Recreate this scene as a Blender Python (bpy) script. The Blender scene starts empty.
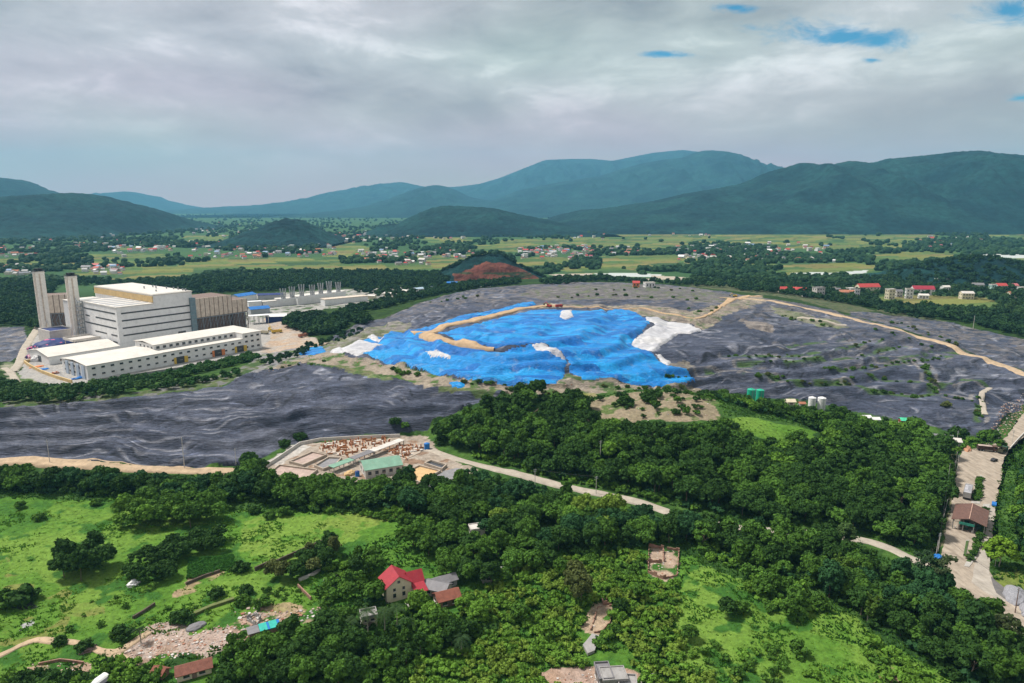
import bpy, bmesh, math, random
import numpy as np
from mathutils import Vector, Matrix

# ------------------------------------------------------------------ basics
SC = bpy.context.scene
COL = SC.collection
rng = np.random.default_rng(7)
random.seed(11)
F = 682.7
CAMH = 130.0
PITCH = math.radians(11.3)
CT, ST = math.cos(PITCH), math.sin(PITCH)


def ray(px, py):
    a = (px - 512.0) / F
    b = (341.5 - py) / F
    return np.array([a, CT + b * ST, -ST + b * CT])


def atz(px, py, z=0.0):
    v = ray(px, py)
    t = (CAMH - z) / -v[2]
    return np.array([v[0] * t, v[1] * t, z])


def proj(P):
    P = np.asarray(P, float)
    x, y, z = P[..., 0], P[..., 1], P[..., 2] - CAMH
    dep = y * CT - z * ST
    up = y * ST + z * CT
    return 512 + F * x / dep, 341.5 - F * up / dep, dep


# ------------------------------------------------------------------ noise
def _hash(ix, iy, seed):
    h = (ix.astype(np.int64) * 374761393 + iy.astype(np.int64) * 668265263 + seed * 1274126177) & 0xFFFFFFFF
    h = ((h ^ (h >> 13)) * 1274126177) & 0xFFFFFFFF
    h = h ^ (h >> 16)
    return (h & 0xFFFFFF) / float(0xFFFFFF)


def vnoise(x, y, seed=0):
    x = np.asarray(x, float); y = np.asarray(y, float)
    ix = np.floor(x); iy = np.floor(y)
    fx = x - ix; fy = y - iy
    fx = fx * fx * (3 - 2 * fx); fy = fy * fy * (3 - 2 * fy)
    a = _hash(ix, iy, seed); b = _hash(ix + 1, iy, seed)
    c = _hash(ix, iy + 1, seed); d = _hash(ix + 1, iy + 1, seed)
    return (a * (1 - fx) + b * fx) * (1 - fy) + (c * (1 - fx) + d * fx) * fy


def fbm(x, y, seed=0, oct=4):
    s = 0.0; amp = 0.5; tot = 0
    for i in range(oct):
        s = s + amp * vnoise(x, y, seed + i * 17)
        tot += amp; amp *= 0.5
        x = np.asarray(x) * 2.03 + 5.2; y = np.asarray(y) * 2.03 + 1.3
    return s / tot


def ridged(x, y, seed=0, oct=4):
    s = 0.0; amp = 0.5; tot = 0
    for i in range(oct):
        s = s + amp * (1 - np.abs(2 * vnoise(x, y, seed + i * 13) - 1))
        tot += amp; amp *= 0.5
        x = np.asarray(x) * 2.03 + 3.1; y = np.asarray(y) * 2.03 + 7.7
    return s / tot


def smooth(a, b, x):
    t = np.clip((np.asarray(x, float) - a) / (b - a), 0, 1)
    return t * t * (3 - 2 * t)


def pip(x, y, poly):
    """points in polygon (vectorised)"""
    x = np.asarray(x, float); y = np.asarray(y, float)
    poly = np.asarray(poly, float)
    out = np.zeros(x.shape, bool)
    x0, y0 = poly[:, 0].min(), poly[:, 1].min()
    x1, y1 = poly[:, 0].max(), poly[:, 1].max()
    sel = (x >= x0) & (x <= x1) & (y >= y0) & (y <= y1)
    if not sel.any():
        return out
    xs, ys = x[sel], y[sel]
    r = np.zeros(xs.shape, bool)
    n = len(poly)
    j = n - 1
    for i in range(n):
        xi, yi = poly[i, :2]; xj, yj = poly[j, :2]
        if yi != yj:
            c = ((yi > ys) != (yj > ys)) & (xs < (xj - xi) * (ys - yi) / (yj - yi) + xi)
            r ^= c
        j = i
    out[sel] = r
    return out


def pdist(x, y, poly, closed=True):
    """distance to polyline"""
    x = np.asarray(x, float); y = np.asarray(y, float)
    d = np.full(x.shape, 1e18)
    poly = np.asarray(poly, float)
    n = len(poly)
    for i in range(n if closed else n - 1):
        ax, ay = poly[i, :2]; bx, by = poly[(i + 1) % n, :2]
        vx, vy = bx - ax, by - ay
        L = vx * vx + vy * vy + 1e-9
        t = np.clip(((x - ax) * vx + (y - ay) * vy) / L, 0, 1)
        d = np.minimum(d, (x - ax - t * vx) ** 2 + (y - ay - t * vy) ** 2)
    return np.sqrt(d)


# ------------------------------------------------------------------ object helpers
def tag(o, label=None, cat=None, group=None, kind=None):
    if label: o['label'] = label
    if cat: o['category'] = cat
    if group: o['group'] = group
    if kind: o['kind'] = kind
    return o


def thing(name, label, cat, loc=(0, 0, 0), rz=0.0, group=None):
    o = bpy.data.objects.new(name, None)
    COL.objects.link(o)
    o.empty_display_size = 1
    o.location = tuple(float(v) for v in loc)
    o.rotation_euler = (0, 0, float(rz))
    return tag(o, label, cat, group)


def mesh_np(name, verts, quads=None, tris=None, mats=(), smooth_sh=False, attrs=None, mi=None):
    """fast mesh from numpy arrays"""
    me = bpy.data.meshes.new(name)
    verts = np.asarray(verts, np.float32)
    nq = 0 if quads is None else len(quads)
    nt = 0 if tris is None else len(tris)
    me.vertices.add(len(verts))
    me.vertices.foreach_set('co', verts.ravel())
    loops = []
    tot = []
    if nq:
        loops.append(np.asarray(quads, np.int32).ravel()); tot.append(np.full(nq, 4, np.int32))
    if nt:
        loops.append(np.asarray(tris, np.int32).ravel()); tot.append(np.full(nt, 3, np.int32))
    loops = np.concatenate(loops); tot = np.concatenate(tot)
    start = np.concatenate([[0], np.cumsum(tot)[:-1]]).astype(np.int32)
    me.loops.add(len(loops)); me.loops.foreach_set('vertex_index', loops)
    me.polygons.add(len(tot))
    me.polygons.foreach_set('loop_start', start)
    me.polygons.foreach_set('loop_total', tot)
    if smooth_sh:
        me.polygons.foreach_set('use_smooth', np.ones(len(tot), bool))
    else:
        me.polygons.foreach_set('use_smooth', np.zeros(len(tot), bool))
    for m in mats:
        me.materials.append(m)
    if mi is not None:
        me.polygons.foreach_set('material_index', np.asarray(mi, np.int32))
    me.update(calc_edges=True)
    if attrs:
        for k, v in attrs.items():
            v = np.asarray(v, np.float32)
            if v.ndim == 2:
                a = me.attributes.new(k, 'FLOAT_COLOR', 'POINT')
                if v.shape[1] == 3:
                    v = np.concatenate([v, np.ones((len(v), 1), np.float32)], 1)
                a.data.foreach_set('color', v.ravel())
            else:
                a = me.attributes.new(k, 'FLOAT', 'POINT')
                a.data.foreach_set('value', v)
    return me


def link(name, me, parent=None, loc=None, rz=0.0):
    o = bpy.data.objects.new(name, me)
    COL.objects.link(o)
    if parent is not None: o.parent = parent
    if loc is not None: o.location = tuple(float(v) for v in loc)
    if rz: o.rotation_euler = (0, 0, float(rz))
    return o


class MB:
    """collects shapes into ONE mesh"""
    def __init__(s):
        s.v = []; s.f = []; s.m = []

    def add(s, vs, fs, m=0):
        b = len(s.v)
        s.v += [tuple(float(c) for c in p) for p in vs]
        s.f += [tuple(b + i for i in f) for f in fs]
        s.m += [m] * len(fs)
        return s

    def box(s, x0, x1, y0, y1, z0, z1, m=0, rz=0.0, c=None):
        vs = [(x0, y0, z0), (x1, y0, z0), (x1, y1, z0), (x0, y1, z0), (x0, y0, z1), (x1, y0, z1), (x1, y1, z1), (x0, y1, z1)]
        if rz:
            cx, cy = c if c else ((x0 + x1) / 2, (y0 + y1) / 2)
            cr, sr = math.cos(rz), math.sin(rz)
            vs = [(cx + (x - cx) * cr - (y - cy) * sr, cy + (x - cx) * sr + (y - cy) * cr, z) for x, y, z in vs]
        return s.add(vs, [(3, 2, 1, 0), (4, 5, 6, 7), (0, 1, 5, 4), (1, 2, 6, 5), (2, 3, 7, 6), (3, 0, 4, 7)], m)

    def prism(s, poly, z0, z1, m=0):
        n = len(poly)
        A = sum(poly[i][0] * poly[(i + 1) % n][1] - poly[(i + 1) % n][0] * poly[i][1] for i in range(n))
        if A < 0: poly = poly[::-1]
        vs = [(p[0], p[1], z0) for p in poly] + [(p[0], p[1], z1) for p in poly]
        fs = [tuple(range(n - 1, -1, -1)), tuple(range(n, 2 * n))] + [(i, (i + 1) % n, n + (i + 1) % n, n + i) for i in range(n)]
        return s.add(vs, fs, m)

    def tube(s, p0, p1, r0, r1=None, n=8, m=0):
        r1 = r0 if r1 is None else r1
        p0 = Vector(p0); p1 = Vector(p1)
        d = (p1 - p0)
        if d.length < 1e-6: return s
        d.normalize()
        u = d.cross(Vector((0, 0, 1)))
        if u.length < 1e-3: u = Vector((1, 0, 0))
        u.normalize(); w = d.cross(u)
        vs = []
        for k in range(n):
            a = 2 * math.pi * k / n
            q = u * math.cos(a) + w * math.sin(a)
            vs.append(p0 + q * r0)
        for k in range(n):
            a = 2 * math.pi * k / n
            q = u * math.cos(a) + w * math.sin(a)
            vs.append(p1 + q * r1)
        fs = [(k, (k + 1) % n, n + (k + 1) % n, n + k) for k in range(n)]
        fs += [tuple(range(n - 1, -1, -1)), tuple(range(n, 2 * n))]
        return s.add(vs, fs, m)

    def gable(s, x0, x1, y0, y1, z0, h, over=0.4, th=0.18, m=0, axis='x'):
        """pitched roof slab; ridge runs along the given axis"""
        if axis == 'x':
            ym = (y0 + y1) / 2
            k = h / ((y1 - y0) / 2)
            xa, xb = x0 - over, x1 + over
            prof = [(y0 - over, z0 - over * k), (ym, z0 + h), (y1 + over, z0 - over * k)]
            P = lambda t, q: (t, q[0], q[1])
            a, b = xa, xb
        else:
            xm = (x0 + x1) / 2
            k = h / ((x1 - x0) / 2)
            a, b = y0 - over, y1 + over
            prof = [(x0 - over, z0 - over * k), (xm, z0 + h), (x1 + over, z0 - over * k)]
            P = lambda t, q: (q[0], t, q[1])
        up = [(q[0], q[1] + th) for q in prof]
        vs = [P(a, q) for q in prof + up] + [P(b, q) for q in prof + up]
        fs = [(0, 1, 7, 6), (1, 2, 8, 7), (3, 9, 10, 4), (4, 10, 11, 5), (0, 3, 4, 1), (1, 4, 5, 2),
              (6, 7, 10, 9), (7, 8, 11, 10), (0, 6, 9, 3), (2, 5, 11, 8)]
        return s.add(vs, fs, m)

    def gable_wall(s, x0, x1, y0, y1, z0, z1, h, m=0, axis='x'):
        """walls with gable ends closed up to the ridge"""
        if axis == 'x':
            ym = (y0 + y1) / 2
            vs = [(x0, y0, z0), (x1, y0, z0), (x1, y1, z0), (x0, y1, z0), (x0, y0, z1), (x1, y0, z1), (x1, y1, z1), (x0, y1, z1),
                  (x0, ym, z1 + h), (x1, ym, z1 + h)]
            fs = [(0, 1, 5, 4), (2, 3, 7, 6), (1, 2, 6, 9, 5), (3, 0, 4, 8, 7), (4, 5, 9, 8), (6, 7, 8, 9)]
        else:
            xm = (x0 + x1) / 2
            vs = [(x0, y0, z0), (x1, y0, z0), (x1, y1, z0), (x0, y1, z0), (x0, y0, z1), (x1, y0, z1), (x1, y1, z1), (x0, y1, z1),
                  (xm, y0, z1 + h), (xm, y1, z1 + h)]
            fs = [(0, 1, 5, 8, 4), (1, 2, 6, 5), (2, 3, 7, 9, 6), (3, 0, 4, 7), (4, 8, 9, 7), (5, 6, 9, 8)]
        return s.add(vs, fs, m)

    def build(s, name, mats, parent=None, loc=None, rz=0.0, sm=False):
        if not isinstance(mats, (list, tuple)): mats = [mats]
        me = bpy.data.meshes.new(name)
        me.from_pydata(s.v, [], s.f)
        for m in mats: me.materials.append(m)
        me.polygons.foreach_set('material_index', np.array(s.m, np.int32))
        if sm: me.polygons.foreach_set('use_smooth', np.ones(len(s.f), bool))
        me.update()
        return link(name, me, parent, loc, rz)


# ------------------------------------------------------------------ materials
def nodes_of(name):
    m = bpy.data.materials.new(name)
    m.use_nodes = True
    nt = m.node_tree
    return m, nt, nt.nodes['Principled BSDF']


def N(nt, typ, **kw):
    n = nt.nodes.new(typ)
    for k, v in kw.items():
        if k.startswith('i_'):
            n.inputs[k[2:].replace('_', ' ')].default_value = v
        else:
            setattr(n, k, v)
    return n


_mc = {}


def M(name, col, rough=0.8, var=0.3, scale=0.6, bump=0.15, spec=0.25, metal=0.0, coord='Object', dirt=None, dirt_amt=0.35):
    """weathered plain material: base colour broken up by two noises, optional dirt colour"""
    if name in _mc: return _mc[name]
    m, nt, b = nodes_of(name)
    L = nt.links.new
    tc = N(nt, 'ShaderNodeTexCoord')
    n1 = N(nt, 'ShaderNodeTexNoise'); n1.inputs['Scale'].default_value = scale; n1.inputs['Detail'].default_value = 6
    n1.inputs['Roughness'].default_value = 0.65
    L(tc.outputs[coord], n1.inputs['Vector'])
    mr = N(nt, 'ShaderNodeMapRange'); mr.inputs['From Min'].default_value = 0.3; mr.inputs['From Max'].default_value = 0.7
    mr.inputs['To Min'].default_value = 1 - var; mr.inputs['To Max'].default_value = 1 + var
    L(n1.outputs['Fac'], mr.inputs['Value'])
    mul = N(nt, 'ShaderNodeMix', data_type='RGBA', blend_type='MULTIPLY'); mul.inputs[0].default_value = 1
    mul.inputs[6].default_value = (*col, 1)
    L(mr.outputs['Result'], mul.inputs[7])
    out = mul.outputs[2]
    if dirt is not None:
        n3 = N(nt, 'ShaderNodeTexNoise'); n3.inputs['Scale'].default_value = scale * 3.1; n3.inputs['Detail'].default_value = 8
        n3.inputs['Roughness'].default_value = 0.7
        L(tc.outputs[coord], n3.inputs['Vector'])
        r3 = N(nt, 'ShaderNodeMapRange'); r3.inputs['From Min'].default_value = 0.5; r3.inputs['From Max'].default_value = 0.68
        r3.inputs['To Max'].default_value = dirt_amt
        L(n3.outputs['Fac'], r3.inputs['Value'])
        mx = N(nt, 'ShaderNodeMix', data_type='RGBA')
        L(r3.outputs['Result'], mx.inputs[0]); L(out, mx.inputs[6]); mx.inputs[7].default_value = (*dirt, 1)
        out = mx.outputs[2]
    L(out, b.inputs['Base Color'])
    b.inputs['Roughness'].default_value = rough
    b.inputs['Specular IOR Level'].default_value = spec
    b.inputs['Metallic'].default_value = metal
    if bump:
        n2 = N(nt, 'ShaderNodeTexNoise'); n2.inputs['Scale'].default_value = scale * 6; n2.inputs['Detail'].default_value = 5
        L(tc.outputs[coord], n2.inputs['Vector'])
        bp = N(nt, 'ShaderNodeBump'); bp.inputs['Strength'].default_value = bump; bp.inputs['Distance'].default_value = 0.4
        L(n2.outputs['Fac'], bp.inputs['Height']); L(bp.outputs['Normal'], b.inputs['Normal'])
    _mc[name] = m
    return m


def attr_mat(name, attr='col', var=0.35, scale=0.5, bump=0.6, bscale=1.2, rough=0.95, fine=3.0, spec=0.1, dist=0.6):
    """albedo per vertex (zone masks) broken up by world-space noise"""
    m, nt, b = nodes_of(name)
    L = nt.links.new
    tc = N(nt, 'ShaderNodeTexCoord')
    at = N(nt, 'ShaderNodeAttribute'); at.attribute_name = attr
    n1 = N(nt, 'ShaderNodeTexNoise'); n1.inputs['Scale'].default_value = scale; n1.inputs['Detail'].default_value = 8
    n1.inputs['Roughness'].default_value = 0.7
    L(tc.outputs['Object'], n1.inputs['Vector'])
    mr = N(nt, 'ShaderNodeMapRange'); mr.inputs['From Min'].default_value = 0.3; mr.inputs['From Max'].default_value = 0.7
    mr.inputs['To Min'].default_value = 1 - var; mr.inputs['To Max'].default_value = 1 + var
    L(n1.outputs['Fac'], mr.inputs['Value'])
    mul = N(nt, 'ShaderNodeMix', data_type='RGBA', blend_type='MULTIPLY'); mul.inputs[0].default_value = 1
    L(at.outputs['Color'], mul.inputs[6]); L(mr.outputs['Result'], mul.inputs[7])
    L(mul.outputs[2], b.inputs['Base Color'])
    n2 = N(nt, 'ShaderNodeTexNoise'); n2.inputs['Scale'].default_value = bscale; n2.inputs['Detail'].default_value = 6
    n2.inputs['Roughness'].default_value = 0.7
    L(tc.outputs['Object'], n2.inputs['Vector'])
    bp = N(nt, 'ShaderNodeBump'); bp.inputs['Strength'].default_value = bump; bp.inputs['Distance'].default_value = dist
    L(n2.outputs['Fac'], bp.inputs['Height']); L(bp.outputs['Normal'], b.inputs['Normal'])
    b.inputs['Roughness'].default_value = rough
    b.inputs['Specular IOR Level'].default_value = spec
    return m


def leaf_mat(name, source):
    """leaves: colour from the object or from a per-tree attribute, plus leaf-to-leaf variation and some light through"""
    m, nt, b = nodes_of(name)
    L = nt.links.new
    if source == 'object':
        src = N(nt, 'ShaderNodeObjectInfo').outputs['Color']
    else:
        a = N(nt, 'ShaderNodeAttribute'); a.attribute_name = source
        src = a.outputs['Color']
    tc = N(nt, 'ShaderNodeTexCoord')
    n1 = N(nt, 'ShaderNodeTexNoise'); n1.inputs['Scale'].default_value = 0.9; n1.inputs['Detail'].default_value = 5
    n1.inputs['Roughness'].default_value = 0.75
    L(tc.outputs['Object'], n1.inputs['Vector'])
    mr = N(nt, 'ShaderNodeMapRange'); mr.inputs['From Min'].default_value = 0.3; mr.inputs['From Max'].default_value = 0.7
    mr.inputs['To Min'].default_value = 0.55; mr.inputs['To Max'].default_value = 1.5
    L(n1.outputs['Fac'], mr.inputs['Value'])
    mul = N(nt, 'ShaderNodeMix', data_type='RGBA', blend_type='MULTIPLY'); mul.inputs[0].default_value = 1
    L(src, mul.inputs[6]); L(mr.outputs['Result'], mul.inputs[7])
    L(mul.outputs[2], b.inputs['Base Color'])
    b.inputs['Roughness'].default_value = 0.65
    b.inputs['Specular IOR Level'].default_value = 0.04
    tr = N(nt, 'ShaderNodeBsdfTranslucent')
    L(mul.outputs[2], tr.inputs['Color'])
    mx = N(nt, 'ShaderNodeMixShader'); mx.inputs[0].default_value = 0.18
    L(b.outputs[0], mx.inputs[1]); L(tr.outputs[0], mx.inputs[2])
    L(mx.outputs[0], nt.nodes['Material Output'].inputs['Surface'])
    return m
EXPO = 1.5
# ------------------------------------------------------------------ terrain heights
CP = [  # pixel x, pixel y, ground height in metres
 (-150,683,0),(0,683,0),(250,683,0),(512,683,0),(800,683,0),(1024,683,0),(1174,683,0),(-100,600,0),(0,600,0),(200,600,0),(400,600,0),(600,600,0),
 (800,600,0),(950,600,0),(1024,600,0),(1150,560,1),(0,500,0),(150,510,0),(300,500,0),(450,510,0),(600,530,0),(700,550,0),(800,560,0),
 (900,560,0),(960,520,0),(1000,460,0),(960,450,0),(1024,520,2),(1100,480,3),(-150,500,0),(1024,450,1),
 (-150,460,0.5),(0,461,0.5),(60,464,0.5),(130,467,0.5),(200,469,0.5),(250,463,1),(300,447,2),(360,438,3),(425,432,5),(300,480,1),(400,480,1),(440,470,1),
 (-150,408,17),(0,408,17),(100,400,18),(200,386,19),(260,374,20),(300,366,21),(370,375,21),(430,386,20),(480,394,18),
 (60,436,9),(150,430,10),(250,420,11),(340,405,13),(420,408,13),(0,436,8),(-150,436,8),
 (0,392,12),(60,388,10),(100,372,9),(200,365,9),(262,350,9),(50,340,9),(150,340,9),(250,320,9),(-100,360,9),(0,340,7),
 (300,300,8),(250,290,7),(350,298,10),(310,330,12),(400,305,16),(440,295,17),(360,335,18),
 (330,357,22),(380,364,22),(430,376,22),(480,384,22),(540,386,22),(600,384,21),(660,387,18),(690,381,18),
 (380,345,27),(440,350,31),(520,355,32),(560,350,33),(620,350,31),(650,345,29),(450,325,33),(520,305,35),(540,312,36),(600,310,36),
 (640,315,34),(600,330,36),(690,330,29),(480,290,27),(560,295,30),(640,292,28),(700,297,28),(500,281,13),(600,281,12),(700,283,8),
 (740,345,27),(800,345,24),(850,340,22),(900,350,17),(950,365,12),(1000,385,6),(1040,400,3),(700,396,10),
 (760,401,8),(830,409,4),(900,423,2),(940,431,1),(985,440,0),(760,375,16),(850,375,13),(920,390,8),
 (740,300,27),(800,308,26),(860,322,23),(920,340,18),(980,362,11),(1024,375,8),(1100,400,5),(1024,345,4),(980,335,5),(930,322,6),(880,308,7),
 (830,299,9),(780,291,10),(870,295,3),(950,300,3),(1024,300,3),(1150,320,3),(800,287,3),(700,275,2),(600,272,2),(400,281,3),(300,281,4),(100,300,5),
 (0,310,5),(-150,320,5),
 (570,402,18),(640,395,21),(700,397,20),(760,407,15),(820,419,9),(880,431,4),(560,450,7),(650,460,8),(750,460,7),(850,470,3),(520,420,11),(700,430,16),
 (470,464,0.5),(555,484,0.5),(640,503,0.5),(730,525,0),(850,540,0)]
_c = np.array([atz(*p) for p in CP])
_extra = [(x, y, 0.0) for x in (-500, -250, 0, 250, 500) for y in (-150, 60)] + \
         [(1500 * math.sin(a), 1500 * math.cos(a), 0.0) for a in np.linspace(-1.6, 1.6, 15)] + \
         [(-700, 400, 2.0), (-800, 700, 3.0), (700, 400, 2.0), (900, 700, 3.0)]
_c = np.concatenate([_c, np.array(_extra)])
_K = np.sqrt((_c[:, None, 0] - _c[None, :, 0]) ** 2 + (_c[:, None, 1] - _c[None, :, 1]) ** 2 + 12.0 ** 2)
_w = np.linalg.solve(_K + np.eye(len(_c)) * -2.0, _c[:, 2])


def base_h(x, y):
    x = np.atleast_1d(np.asarray(x, float)); y = np.atleast_1d(np.asarray(y, float))
    out = np.zeros(x.shape)
    r = np.hypot(x, y)
    near = np.where(r < 1650)[0]
    for k in range(0, len(near), 40000):
        i = near[k:k + 40000]
        K = np.sqrt((x[i, None] - _c[None, :, 0]) ** 2 + (y[i, None] - _c[None, :, 1]) ** 2 + 144.0)
        out[i] = K @ _w
    return out * (1 - smooth(1350, 1650, r))


def fold_phase(x, y, h):
    """folds of the liner run along the slope, wandering up and down"""
    return h / 1.7 + (fbm(x / 42, y / 42, 301, 3) - .5) * 5.5 + (fbm(x / 11, y / 11, 302, 2) - .5) * .7


FLATS = []  # (world polygon, height, blend distance)
LINERS = []


def T(x, y, detail=True):
    """ground height"""
    x = np.atleast_1d(np.asarray(x, float)); y = np.atleast_1d(np.asarray(y, float))
    h = base_h(x, y)
    if not detail: return h
    r = np.hypot(x, y)
    h = h + (fbm(x / 22, y / 22, 3, 3) - 0.5) * 1.4 * (1 - smooth(900, 1300, r))
    inl = np.zeros(x.shape, bool)
    for p in LINERS:
        inl |= pip(x, y, p)
    if inl.any():
        xi, yi, hi = x[inl], y[inl], h[inl]
        wob = fbm(xi / 70, yi / 70, 21, 3) * 2.2
        per = 4.6
        u = hi / per + wob
        fl = np.floor(u); fr = u - fl
        step = (fl + smooth(0.38, 0.72, fr) - u) * per * 1.05
        edge = np.ones(xi.shape)
        rd = ridged(xi / 34 + fbm(xi / 60, yi / 60, 8, 2) * 2, yi / 13, 31, 4)
        fold = (rd - 0.5) * 4.4 + (ridged(xi / 11 + fbm(xi / 25, yi / 25, 9, 2) * 2, yi / 5.5, 41, 3) - 0.5) * 1.9
        ph = fold_phase(xi, yi, hi); ff = ph - np.floor(ph)
        fold = fold * (.6 - .3 * smooth(420, 540, r[inl])) + (1 - smooth(0, .22, ff) + smooth(.22, 1, ff) - .5) * .9 * smooth(.3, .6, fbm(xi / 24, yi / 24, 303, 2))
        far = 1 - 0.35 * smooth(500, 900, r[inl])
        h[inl] = hi + (step + fold) * far
    for poly, z, bl in FLATS:
        x0, y0 = poly[:, 0].min() - bl, poly[:, 1].min() - bl
        x1, y1 = poly[:, 0].max() + bl, poly[:, 1].max() + bl
        s = (x > x0) & (x < x1) & (y > y0) & (y < y1)
        if not s.any(): continue
        xs, ys = x[s], y[s]
        d = pdist(xs, ys, poly)
        ins = pip(xs, ys, poly)
        w = np.where(ins, 1.0, 1 - smooth(0, bl, d))
        h[s] = h[s] * (1 - w) + z * w
    return h


_ts = np.exp(np.linspace(math.log(90), math.log(9000), 420))


def at(px, py, lift=0.0):
    """where the ray of a photo pixel meets the ground"""
    v = ray(px, py)
    P = v[None, :] * _ts[:, None]
    z = P[:, 2] + CAMH
    g = T(P[:, 0], P[:, 1])
    k = np.where(z < g)[0]
    if len(k) == 0 or k[0] == 0:
        return atz(px, py, 0)
    a, b = _ts[k[0] - 1], _ts[k[0]]
    for _ in range(3):
        tt = np.linspace(a, b, 12)
        P = v[None, :] * tt[:, None]
        g = T(P[:, 0], P[:, 1])
        kk = np.where(P[:, 2] + CAMH < g)[0]
        j = max(1, kk[0] if len(kk) else 11)
        a, b = tt[j - 1], tt[j]
    p = v * ((a + b) / 2)
    return np.array([p[0], p[1], float(T(p[0], p[1])[0]) + lift])


def world(polypx):
    return np.array([at(*p)[:2] for p in polypx])


def wz(poly, z):
    return np.array([atz(p[0], p[1], z)[:2] for p in poly])


# level platforms
GATE_PX = [(1024,408),(1012,428),(985,448),(958,452),(952,490),(944,520),(937,555),(945,578),(958,602),(985,612),(1040,640),(1060,612),(1010,590),(990,575),(988,555),(995,505),(1000,478),(1006,455),(1040,430),(1060,412)]
FLATS.append((wz(GATE_PX, 0.0), 0.0, 9.0))
YARD_PX = [(18,375),(60,392),(90,382),(270,353),(280,335),(262,318),(240,312),(180,320),(40,325),(30,345)]
FLATS.append((wz(YARD_PX, 9.0), 9.0, 14.0))
COMP_PX = [(262,480),(262,462),(300,443),(360,438),(425,437),(445,455),(480,470),(440,488),(400,485),(330,488),(280,486)]
FLATS.append((wz(COMP_PX, 1.5), 1.5, 8.0))

L_LEFT = [(-150,463),(-150,410),(0,408),(50,408),(100,402),(160,394),(225,385),(262,370),(300,362),(360,372),(400,380),(430,386),(470,388),(510,393),(480,402),(450,415),(428,430),(400,434),(360,435),(310,440),(285,446),(262,458),(245,465),(200,468),(130,466),(60,463),(0,460)]
L_MAIN = [(330,337),(365,322),(385,318),(420,303),(470,290),(520,285),(600,282),(690,287),(750,296),(800,303),(870,322),(950,345),(1024,372),(1174,430),(1174,460),(1060,412),(1024,404),(1008,416),(985,440),(945,430),(880,418),(830,405),(750,396),(700,389),(640,390),(560,388),(480,388),(400,366),(345,356)]
L_BACK = [(850,311),(900,316),(950,322),(1024,340),(1174,370),(1174,428),(1024,371),(950,344.5),(880,322.5),(850,315)]
L_FAR = [(-120,330),(0,327),(24,326),(29,345),(10,362),(-120,366)]
L_TOP = [(360,331),(390,312),(420,300),(450,297),(470,290),(420,303),(385,318)]
_lw = [world(p) for p in (L_LEFT, L_MAIN, L_BACK, L_FAR)]
LINERS += _lw

# ------------------------------------------------------------------ ground sheet, split into ground and black landfill liner
rows = np.concatenate([np.arange(1500, 700, -40), np.arange(700, 472, -0.95), np.arange(472, 420, -0.32), np.arange(420, 290, -0.45), np.arange(290, 210.6, -0.7)])
cols = np.concatenate([np.arange(-2600, -160, 60), np.arange(-160, 1185, 1.5), np.arange(1185, 3700, 60)])
bb = (341.5 - rows) / F
yy = CT + bb * ST
zz = -ST + bb * CT
tt = CAMH / -zz
GX = ((cols[None, :] - 512) / F) * tt[:, None]
GY = np.repeat((yy * tt)[:, None], len(cols), 1)
gx, gy = GX.ravel(), GY.ravel()
gz = T(gx, gy)
gr = np.hypot(gx, gy)

# albedo by zone
jx = gx + (fbm(gx / 9, gy / 9, 51, 3) - 0.5) * 9
jy = gy + (fbm(gx / 9, gy / 9, 52, 3) - 0.5) * 9
n1 = fbm(gx / 30, gy / 30, 61, 4)
n2 = fbm(gx / 6, gy / 6, 62, 4)
n3 = fbm(gx / 120, gy / 120, 63, 3)


def mixc(a, b, t):
    a = np.asarray(a); b = np.asarray(b)
    return a + (b - a) * np.clip(t, 0, 1)[:, None]


FOREST = (0.026, 0.068, 0.015)
col = mixc(FOREST, (0.065, 0.135, 0.025), (n2 - .5) * 2.2 + n1 * .8)
col = col * (1 - .5 * smooth(430, 650, gr))[:, None]


def zone(poly, ca, cb, n=None, jit=True, world_poly=None, sharp=2.0, c3=None):
    w = world(poly) if world_poly is None else world_poly
    m = pip(jx if jit else gx, jy if jit else gy, w)
    if not m.any(): return
    q = (n1 if n is None else n)[m]
    t = np.clip((q - 0.5) * sharp + 0.5, 0, 1)
    c = mixc(ca, cb, t)
    if c3 is not None:
        k = smooth(0.56, 0.66, n2[m])[:, None]
        c = c * (1 - k) + np.asarray(c3) * k
    col[m] = c


MEAD = (0.080, 0.180, 0.022); MEAD2 = (0.135, 0.235, 0.036); MEADD = (0.040, 0.118, 0.018)
SOIL = (0.36, 0.26, 0.17); RUB = (0.37, 0.28, 0.235); DRY = (0.17, 0.19, 0.05)
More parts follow.
